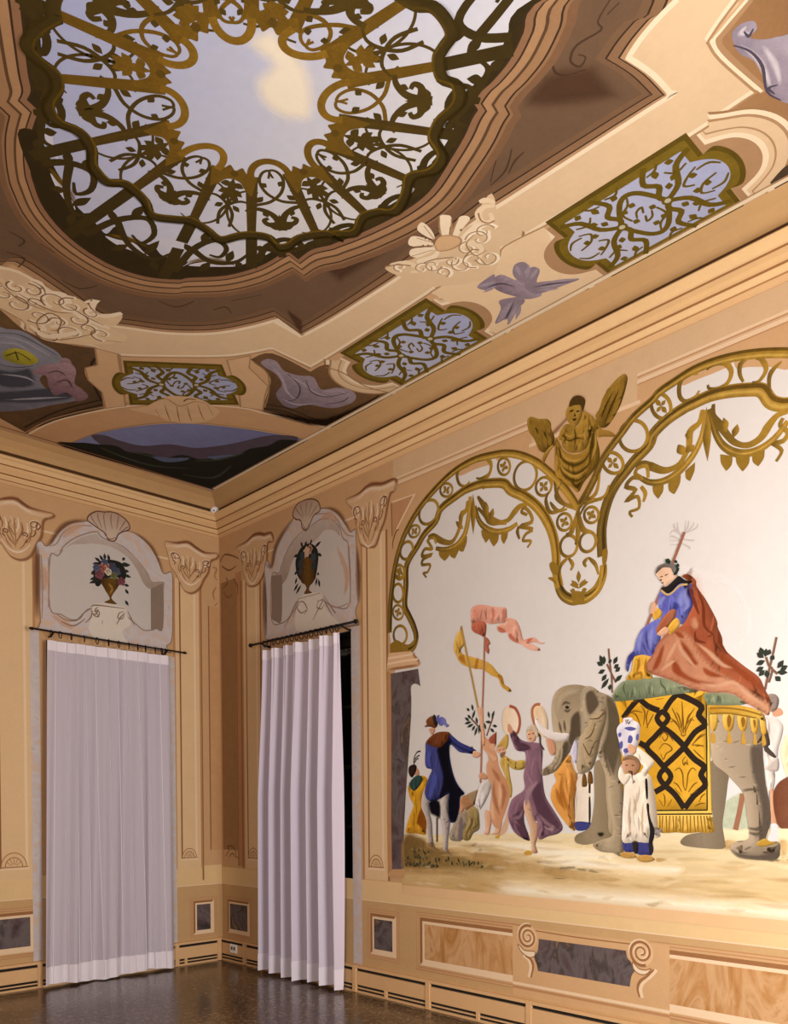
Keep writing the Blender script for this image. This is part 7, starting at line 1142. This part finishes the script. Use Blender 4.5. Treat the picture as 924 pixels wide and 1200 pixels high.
# bird trophy panel
bt = paint(ceiling, 'trophy_panel', m('E2C7A2', n=.07), 1.6, P('C',"0.909,3.958* 0.896,4.176 0.838,4.342 0.847,4.453 0.901,4.540 0.867,4.788* 0.690,4.736 0.535,4.673 0.400,4.774 0.237,4.778* 0.250,3.952* 0.379,3.956 0.468,3.964 0.586,3.982"))
rib(bt, 'panel_line', CRD, 1.9, .012, P('C',"0.909,3.958 0.896,4.176 0.838,4.342 0.847,4.453 0.901,4.540 0.867,4.788|0.231,4.774 0.240,3.943"))
birds = thing('painted_bird_trophy', (.55, 4.35, ZC-.01), 'grey violet bird with spread wings painted between two ceiling grilles', 'ceiling painting')
BV = m('7C6C78', 'A294A0', 'y', n=.25, sc=20)
paint(birds, 'body', BV, 2.2, P('C',"0.714,4.285 0.722,4.367 0.624,4.394 0.565,4.423 0.466,4.438 0.376,4.416 0.407,4.333 0.493,4.292 0.623,4.256")); paint(birds, 'wing', m('8A7C88', n=.25, sc=20), 2.4, P('C',"0.535,4.400 0.642,4.525 0.585,4.554 0.509,4.475 0.477,4.505 0.341,4.667 0.358,4.565 0.389,4.441 0.437,4.386"), P('C',"0.658,4.412 0.730,4.477 0.713,4.531 0.647,4.520 0.550,4.412"), P('C',"0.459,4.312 0.405,4.307 0.371,4.228 0.281,4.077 0.343,4.110 0.355,4.021 0.454,4.151 0.527,4.194 0.507,4.256"), P('C',"0.725,4.324 0.757,4.335 0.741,4.198 0.676,4.206 0.653,4.265"))
leaves(birds, 'feather', m('9A8E9A', n=.25, sc=20), 2.5, .03, P('C',"0.479,4.477 0.341,4.672 0.457,4.446 0.356,4.592 0.444,4.422 0.350,4.530 0.420,4.266 0.284,4.063 0.443,4.262 0.349,4.026 0.397,4.271 0.289,4.142 0.464,4.253 0.397,4.088 0.554,4.459 0.608,4.557 0.571,4.443 0.675,4.542 0.627,4.441 0.730,4.486 0.688,4.309 0.739,4.190 0.658,4.285 0.667,4.183"))
rib(birds, 'feather_folds', m('4E4250'), 2.7, (.006, .014, .004), P('C',"0.484,4.421 0.423,4.524 0.354,4.619|0.462,4.405 0.395,4.504|0.454,4.262 0.384,4.159 0.335,4.087|0.479,4.250 0.412,4.133|0.436,4.279 0.339,4.172|0.556,4.431 0.622,4.495|0.688,4.216 0.656,4.313 0.555,4.355"))
# ---- shell medallion in the middle of the long side
sh = thing('painted_shell_medallion', (1.1, 4.37, ZC-.01), 'cream shell medallion with scrolls painted on the ceiling frame', 'ceiling painting')
SHM = m('EEDCC0', n=.1, sc=14)
for q in P('C',"1.238,4.309 1.306,4.346 1.385,4.352 1.363,4.294 1.279,4.291|1.218,4.276 1.268,4.281 1.345,4.240 1.327,4.185 1.286,4.181 1.214,4.258|1.182,4.257 1.219,4.233 1.274,4.161 1.243,4.115 1.196,4.136 1.175,4.221|1.155,4.260 1.152,4.199 1.183,4.116 1.136,4.092 1.114,4.146 1.121,4.228|1.213,4.343 1.272,4.378 1.345,4.446 1.330,4.479 1.292,4.486 1.231,4.416 1.190,4.364|1.169,4.373 1.216,4.430 1.263,4.513 1.244,4.550 1.208,4.545 1.179,4.465 1.154,4.388|1.124,4.374 1.149,4.453 1.164,4.547 1.137,4.563 1.104,4.535 1.104,4.454 1.089,4.365")[1]:
    paint(sh, 'petal', SHM, 2.4, ('C', [q]))
paint(sh, 'field', CREAM, 2.0, P('C',"1.271,3.932 1.244,4.047 1.204,4.129 1.205,4.420 1.162,4.559 1.243,4.653 1.231,4.737 0.761,4.352 0.961,3.984 1.103,3.949")); paint(sh, 'disc', m('D2AE84', n=.1), 2.6, P('C',"1.205,4.278 1.228,4.329 1.204,4.377 1.140,4.410 1.106,4.380 1.105,4.329 1.126,4.277 1.163,4.253"))
rib(sh, 'petal_line', m('A98862'), 2.7, (.005, .012, .005), P('C',"1.218,4.348 1.272,4.378 1.345,4.446|1.182,4.371 1.224,4.423 1.287,4.481|1.169,4.373 1.216,4.430 1.263,4.513|1.175,4.448 1.203,4.540|1.214,4.258 1.284,4.179|1.223,4.281 1.319,4.244|1.232,4.304 1.357,4.339|1.179,4.239 1.233,4.113|1.243,4.315 1.206,4.379 1.140,4.410 1.104,4.382 1.107,4.316 1.150,4.255 1.205,4.278|1.100,4.478 1.074,4.400 0.964,4.374 0.953,4.449|0.936,4.379 0.854,4.366 0.844,4.420"))
rib(sh, 'scroll', m('E9D3B2', n=.08), 2.8, (.02, .04, .03, .02), P('C',"1.189,4.703 1.225,4.651 1.202,4.599 1.140,4.580 1.114,4.623 1.165,4.652|1.270,4.664 1.252,4.699 1.205,4.716|1.270,3.979 1.233,4.035 1.174,4.068 1.114,4.055 1.135,4.013|1.062,4.347 1.062,4.432 0.988,4.437 0.923,4.368|1.098,4.116 1.082,4.221 1.006,4.269"), each=True); rib(sh, 'scroll_line', m('9C7C58'), 3.1, .01, P('C',"1.212,4.608 1.158,4.582 1.112,4.596 1.104,4.633|1.282,3.945 1.238,4.009 1.176,4.055|1.137,4.124 1.113,4.191 1.046,4.276|0.999,4.320 1.015,4.391 0.984,4.420"))
paint(sh, 'bead', m('7A5A3E'), 3.0, P('C',"1.285,4.275 1.284,4.286 1.273,4.280 1.275,4.270|1.262,4.282 1.261,4.293 1.251,4.287 1.252,4.277|1.253,4.222 1.252,4.233 1.241,4.227 1.243,4.217|1.231,4.242 1.231,4.254 1.220,4.247 1.221,4.237|1.285,4.376 1.285,4.386 1.274,4.380 1.276,4.371|1.190,4.455 1.189,4.465 1.178,4.460 1.180,4.450|1.242,4.426 1.242,4.434 1.232,4.428 1.232,4.420"))
# ---- rocaille on the short side of the frame
rc = thing('painted_rocaille', (2.5, 2.3, ZC-.01), 'cream rocaille scroll ornament on the left of the ceiling frame', 'ceiling painting')
paint(rc, 'ground', m('E0C6A0', n=.1, sc=12), 2.0, P('C',"3.021,2.317 2.914,2.303 2.826,2.248 2.795,2.316 2.752,2.396 2.653,2.326 2.551,2.401 2.436,2.403 2.332,2.347 2.210,2.438 2.187,2.299 2.246,2.244 2.096,2.240 2.063,2.172 2.136,2.045 2.322,1.882 2.406,1.830 2.509,1.833 2.601,1.868 2.641,1.924 2.734,1.974 2.928,2.009"))
rib(rc, 'scroll', m('F0DEC2', n=.08), 2.4, (.02, .05, .03), P('C',"2.499,1.915 2.553,2.006 2.520,2.127 2.467,2.039 2.497,1.988|2.770,2.398 2.719,2.406 2.659,2.342 2.565,2.388 2.500,2.322|2.858,2.238 2.783,2.227 2.680,2.197 2.572,2.212|2.436,2.403 2.400,2.457 2.375,2.352 2.289,2.342 2.217,2.453|2.517,2.219 2.433,2.253 2.305,2.236 2.202,2.238|2.599,1.917 2.479,1.861 2.381,1.976 2.335,2.066"), each=True); rib(rc, 'scroll_line', m('8E6C4C'), 2.7, (.005, .012, .005), P('C',"2.501,1.865 2.582,1.979 2.562,2.133 2.479,2.121 2.447,1.987 2.484,1.953|2.777,2.211 2.655,2.178 2.539,2.176 2.447,2.240|2.487,2.291 2.376,2.261 2.246,2.244|2.895,2.243 2.800,2.170 2.697,2.139 2.588,2.153|2.594,1.874 2.465,1.824 2.360,1.922 2.261,2.087|2.758,2.389 2.689,2.374 2.648,2.311|2.422,2.416 2.381,2.367 2.311,2.344|2.155,2.087 2.070,2.140"))
rn = random.Random(4)
def curl(c_, rr, a0, sg): return [(c_[0]+rr*(1-k/13)*math.cos(a0+sg*k*.6), c_[1]+rr*(1-k/13)*math.sin(a0+sg*k*.6)) for k in range(12)]
rcs = P('C',"2.798,2.273 2.719,2.306 2.661,2.194 2.568,2.301 2.479,2.319 2.391,2.202 2.347,2.333 2.465,2.087 2.593,2.060 2.739,2.100 2.305,2.142 2.358,2.021 2.449,1.889 2.201,2.143 2.832,2.160")[1][0]
for k, q in enumerate(rcs):
    rr = rn.uniform(.05, .10); a0 = rn.uniform(0, 6.28); sg = 1 if k % 2 else -1
    rib(rc, 'curl', m('F2E2C8', n=.08), 2.45, (.03, .02, .012), PT('C', curl(q, rr, a0, sg))); rib(rc, 'curl_line', m('8A6848'), 2.75, (.012, .008, .005), PT('C', curl((q[0]+.010, q[1]-.012), rr, a0, sg)))
shs = P('C',"1.035,4.394 1.047,4.487 1.070,4.547 0.939,4.353 0.888,4.423 1.078,4.157 1.102,4.090 1.022,4.254 0.950,4.277 1.210,4.012 0.989,4.149")[1][0]
for k, q in enumerate(shs):
    rr = rn.uniform(.04, .08); a0 = rn.uniform(0, 6.28); sg = 1 if k % 2 else -1
    rib(sh, 'curl', m('F4E6CE', n=.08), 2.65, (.026, .018, .01), PT('C', curl(q, rr, a0, sg))); rib(sh, 'curl_line', m('A5845E'), 2.95, (.009, .007, .004), PT('C', curl((q[0]+.008, q[1]-.010), rr, a0, sg)))
# ---- corner landscape
ld = thing('painted_landscape', (.8, .85, ZC-.01), 'small dark landscape with blue sky painted in the corner of the ceiling', 'ceiling painting')
LND = JOIN(P('C',"1.718,0.250* 1.598,0.729 1.343,1.160 1.070,1.427 0.741,1.610"), P('C',"0.639,1.658 0.430,1.742 0.206,1.805*"), P('C',"0.231,0.272*"))
paint(ld, 'painted_sky', m('6E729A', '8088B4', 'x', n=.12, sc=6), 1.8, LND)
paint(ld, 'painted_hills', m('544A58', n=.2, sc=14), 2.0, P('C',"1.623,0.604 1.559,0.703 1.392,0.697 1.214,0.738 1.052,0.929 0.857,1.008 0.721,1.192 0.613,1.414 0.546,1.596 0.440,1.733 0.290,1.776 0.274,1.391 0.456,0.866 0.989,0.468 1.323,0.427"))
paint(ld, 'painted_trees', m('1C1D18', n=.3, sc=24), 2.2, P('C',"1.710,0.241 1.652,0.418 1.522,0.496 1.392,0.575 1.257,0.531 1.122,0.612 0.954,0.635 0.864,0.805 0.692,0.831 0.604,1.001 0.499,1.141 0.489,1.322 0.405,1.483 0.388,1.662 0.199,1.779* 0.237,0.288*")); paint(ld, 'painted_lake', m('5A6688', n=.2), 2.4, P('C',"1.051,0.590 0.913,0.672 0.791,0.785 0.799,0.688 0.913,0.556"), P('C',"0.679,0.914 0.580,1.066 0.489,1.124 0.569,0.944"))
rib(ld, 'tree_tops', m('3A4234', n=.3), 2.5, (.01, .04, .01), P('C',"1.257,0.531 1.107,0.582 0.938,0.605 0.842,0.765|0.716,0.764 0.569,0.944 0.476,1.205|1.477,0.455 1.254,0.403 0.957,0.405 0.672,0.574|0.643,0.408 0.390,0.541 0.414,0.904"))
AR_IN = JOIN(P('C',"1.728,0.241 1.603,0.740 1.354,1.180 1.081,1.446 0.753,1.629"), P('C',"0.652,1.677 0.444,1.761 0.192,1.818"))
AR_OUT = JOIN(P('C',"2.036,0.264 1.961,0.672 1.749,1.129 1.510,1.485 1.257,1.704 0.941,1.915"), P('C',"0.780,1.953 0.511,2.045 0.181,2.110"))
ab = paint(ceiling, 'corner_arch', m('C9A278', n=.1, sc=6), 1.2, JOIN(AR_IN, (AR_OUT[0], [AR_OUT[1][0][::-1]]))); rib(ab, 'arch_line', CRD, 1.5, .016, AR_IN); rib(ab, 'arch_line', CRL, 1.5, .016, AR_OUT); rib(ab, 'arch_line', CRD, 1.45, .014, shift(AR_OUT, .03, .03))
s2 = paint(ab, 'shell', m('D6B48C', n=.1), 3.2, P('C',"1.604,1.283 1.529,1.420 1.493,1.651 1.413,1.744 1.289,1.807 1.138,1.781 1.049,1.726 1.035,1.562 1.099,1.429 1.261,1.317 1.403,1.329")); rib(s2, 'shell_line', m('8E6A46'), 3.4, (.004, .01, .004), P('C',"1.434,1.541 1.343,1.420 1.261,1.317|1.351,1.584 1.267,1.455 1.205,1.368|1.289,1.641 1.200,1.517 1.131,1.436|1.240,1.721 1.144,1.603 1.071,1.528|1.452,1.423 1.363,1.330|1.186,1.770 1.058,1.648|1.529,1.420 1.481,1.630 1.333,1.600 1.282,1.748 1.169,1.786"))
# ---- posts beside the corner grille
for q in (P('C',"2.173,1.944* 2.019,1.982* 1.649,1.309* 1.753,1.166* 1.878,1.391 2.030,1.495 2.117,1.646 2.069,1.746"), P('C',"1.418,2.431* 1.329,2.595* 1.245,2.453 1.121,2.395 0.995,2.331 0.932,2.201 0.812,1.993* 0.970,1.916* 1.106,2.104 1.238,2.227")):
    o = paint(ceiling, 'grille_post', m('D3B088', n=.09), 1.5, q); rib(o, 'post_line', CRD, 1.7, .012, q, closed=True, sharp=True)
# ---- cartouche panels
PV = m('7A6C78', '9A8C96', 'y', n=.22, sc=16)
cp = thing('painted_cartouche', (.8, 2.4, ZC-.01), 'grey violet cartouche on a dark panel beside the ceiling corner landscape', 'ceiling painting')
paint(cp, 'panel', m('4E3A26', '745638', 'y', n=.2, sc=8), 1.3, P('C',"1.302,2.555* 1.233,2.726 0.887,2.715* 0.871,2.855 0.763,2.898 0.459,2.857 0.231,2.912* 0.202,2.144* 0.806,1.971* 0.922,2.210 1.031,2.419 1.138,2.495"))
paint(cp, 'cartouche', PV, 1.9, P('C',"1.225,2.571 1.216,2.645 1.145,2.657 1.032,2.593 0.911,2.618 0.823,2.670 0.671,2.569 0.600,2.665 0.517,2.711 0.413,2.681 0.361,2.565 0.414,2.402 0.525,2.346 0.612,2.300 0.647,2.186 0.745,2.177 0.884,2.278 0.930,2.422 1.053,2.516 1.154,2.537")); rib(cp, 'cartouche_folds', m('B0A4AE'), 2.2, (.008, .02, .008), P('C',"1.173,2.603 0.998,2.508 0.832,2.357 0.677,2.307|1.007,2.559 0.828,2.546 0.677,2.501 0.513,2.523|0.659,2.517 0.553,2.646 0.415,2.647|0.811,2.248 0.665,2.251 0.556,2.385")); rib(cp, 'cartouche_line', m('453A44'), 2.3, (.006, .012, .006), P('C',"0.990,2.574 0.818,2.494 0.723,2.329 0.765,2.225|0.839,2.597 0.694,2.485 0.563,2.509 0.487,2.676|0.505,2.399 0.430,2.535 0.441,2.622"))
rib(cp, 'panel_step', m('2E2114', n=.1), 1.55, .016, P('C',"0.842,2.087 0.683,2.153 0.281,2.220 0.282,2.801|0.822,2.024 0.644,2.100 0.227,2.174 0.245,2.848")); rib(cp, 'panel_step', m('9A7850', n=.1), 1.56, .012, P('C',"1.261,2.539 1.097,2.475 0.939,2.259 0.823,2.038|0.842,2.837 0.707,2.865 0.438,2.834 0.262,2.884"))
paint(cp, 'panel_shade', m('241A10', n=.15), 1.6, P('C',"0.806,1.971 0.628,2.079 0.361,2.219 0.288,2.665 0.231,2.912 0.202,2.144"), w=.03)
lp = thing('painted_cloud_panel', (2.4, 1.6, ZC-.01), 'grey cloud and violet blossom panel at the left edge of the ceiling', 'ceiling painting')
paint(lp, 'panel', m('55402A', '6E5436', 'x', n=.2, sc=8), 1.0, P('C',"2.938,2.042 2.804,1.961 2.586,1.825 2.371,1.847 2.173,1.944* 1.753,1.166* 1.938,0.743 2.046,0.293* 2.309,0.423 2.468,0.486"))
paint(lp, 'cloud', m('6A6C7C', '8C8E9C', 'y', n=.2, sc=10), 1.6, P('C',"2.817,1.644 2.702,1.764 2.601,1.811 2.460,1.754 2.339,1.712 2.246,1.583 2.294,1.425 2.295,1.250 2.160,1.130 2.030,1.155 1.933,1.212 2.069,0.955 2.245,0.657 2.491,0.565")); paint(lp, 'cloud_shadow', m('4A4C58'), 1.8, P('C',"2.519,0.799 2.356,0.980 2.186,1.199 2.003,1.148 2.184,0.882 2.472,0.649"), P('C',"2.665,1.139 2.489,1.245 2.407,1.377 2.296,1.129 2.481,0.958"), w=.04); paint(lp, 'eye_oval', m('8E8A2A', 'B5AC3A', 'y', n=.25), 2.0, P('C',"2.620,1.452 2.593,1.555 2.502,1.587 2.404,1.518 2.422,1.419 2.509,1.366 2.585,1.377")); rib(lp, 'panel_step', m('2E2114', n=.1), 1.3, .018, P('C',"2.057,0.360 1.963,0.806 1.796,1.207|2.105,0.391 2.009,0.861 1.836,1.269|2.112,1.869 2.101,1.716 1.959,1.440 1.817,1.254")); rib(lp, 'cloud_folds', m('A9ABB8', n=.1), 1.9, (.008, .025, .008), P('C',"2.734,1.624 2.602,1.698 2.447,1.664 2.325,1.619|2.704,1.528 2.597,1.627 2.434,1.571|2.540,1.141 2.394,1.218 2.296,1.190|2.376,0.771 2.211,0.956 2.047,1.139")); rib(lp, 'cloud_line', m('45464F', n=.1), 1.95, (.005, .012, .005), P('C',"2.746,1.661 2.621,1.754 2.468,1.721 2.324,1.673|2.582,1.271 2.474,1.326 2.403,1.426|2.416,0.894 2.288,1.043 2.152,1.169 2.007,1.157"))
rib(lp, 'eye_line', m('4A4718'), 2.2, .012, P('C',"2.591,1.426 2.542,1.524 2.444,1.481|2.564,1.529 2.507,1.423"))
paint(lp, 'blossom', m('7C5E6A', 'A58A92', 'y', n=.3, sc=24), 2.0, P('C',"2.363,1.304 2.366,1.443 2.302,1.558 2.222,1.632 2.148,1.560 2.087,1.383 2.008,1.333 1.926,1.251 1.957,1.125 2.075,1.209 2.125,1.099 2.212,1.206 2.287,1.346"), P('C',"2.293,1.648 2.254,1.685 2.206,1.620 2.246,1.555")); rib(lp, 'blossom_folds', m('4A3440'), 2.3, (.006, .016, .006), P('C',"2.295,1.367 2.246,1.470 2.163,1.431|2.195,1.282 2.146,1.388 2.059,1.286|2.310,1.467 2.254,1.547"))
rp_ = thing('painted_cartouche', (.7, 6.2, ZC-.01), 'grey violet scroll cartouche in the upper right corner of the photograph', 'ceiling painting')
paint(rp_, 'panel', m('A07A54', '86623F', 'y', n=.14, sc=7), 1.0, P('C',"1.322,6.103* 1.277,5.971 1.254,5.918* 1.136,5.913 0.861,5.955* 0.862,5.810* 0.708,5.885 0.517,5.894 0.376,5.846 0.275,5.776* 0.228,5.848 0.218,6.098* 1.176,6.403*"))
rib(rp_, 'panel_step', CRD, 1.32, .03, P('C',"1.313,6.112 1.258,5.988 1.228,5.942 1.126,5.942 0.843,5.982")); rib(rp_, 'panel_step', CRL, 1.6, .014, P('C',"1.322,6.103 1.272,5.975 1.243,5.929 1.134,5.925 0.851,5.969"))
paint(rp_, 'cartouche', m('8A8090', 'A9A0AC', 'y', n=.18, sc=14), 1.9, P('C',"1.227,6.000 1.239,6.043 1.215,6.083 1.171,6.079 1.151,6.043 1.097,6.084 1.064,6.133 0.994,6.180 0.642,6.105 0.703,6.026 0.781,5.997 0.843,5.982 0.947,6.010 1.035,6.008 1.102,5.984 1.165,5.983")); rib(rp_, 'cartouche_folds', m('CFC8D0'), 2.2, (.008, .02, .008), P('C',"1.144,6.002 1.040,6.023 0.937,6.019 0.823,6.001|1.171,6.052 1.199,6.026 1.214,6.057|1.078,6.064 0.953,6.065 0.825,6.041")); rib(rp_, 'cartouche_line', m('4E4654'), 2.3, (.006, .014, .006), P('C',"1.168,5.980 1.088,6.017 0.977,6.023 0.838,5.986 0.744,6.010|1.182,6.069 1.162,6.042 1.196,6.037|0.835,6.032 0.849,5.998 0.797,6.004"))
paint(rp_, 'dark_recess', m('4A3C2C', n=.15), 1.5, P('C',"0.275,5.776* 0.332,5.887 0.288,5.981* 0.141,5.929* 0.215,5.775*"))
# border lines along the cornice
strip(ceiling, 'border_line', CRL, 2.4, 'C', .222, .25, .3, 8.5); strip(ceiling, 'border_line', CRD, 2.4, 'C', .252, .262, .3, 8.5); strip(ceiling, 'border_line', m('8A5F3C'), 2.4, 'C', .3, 5.0, .272, .288)
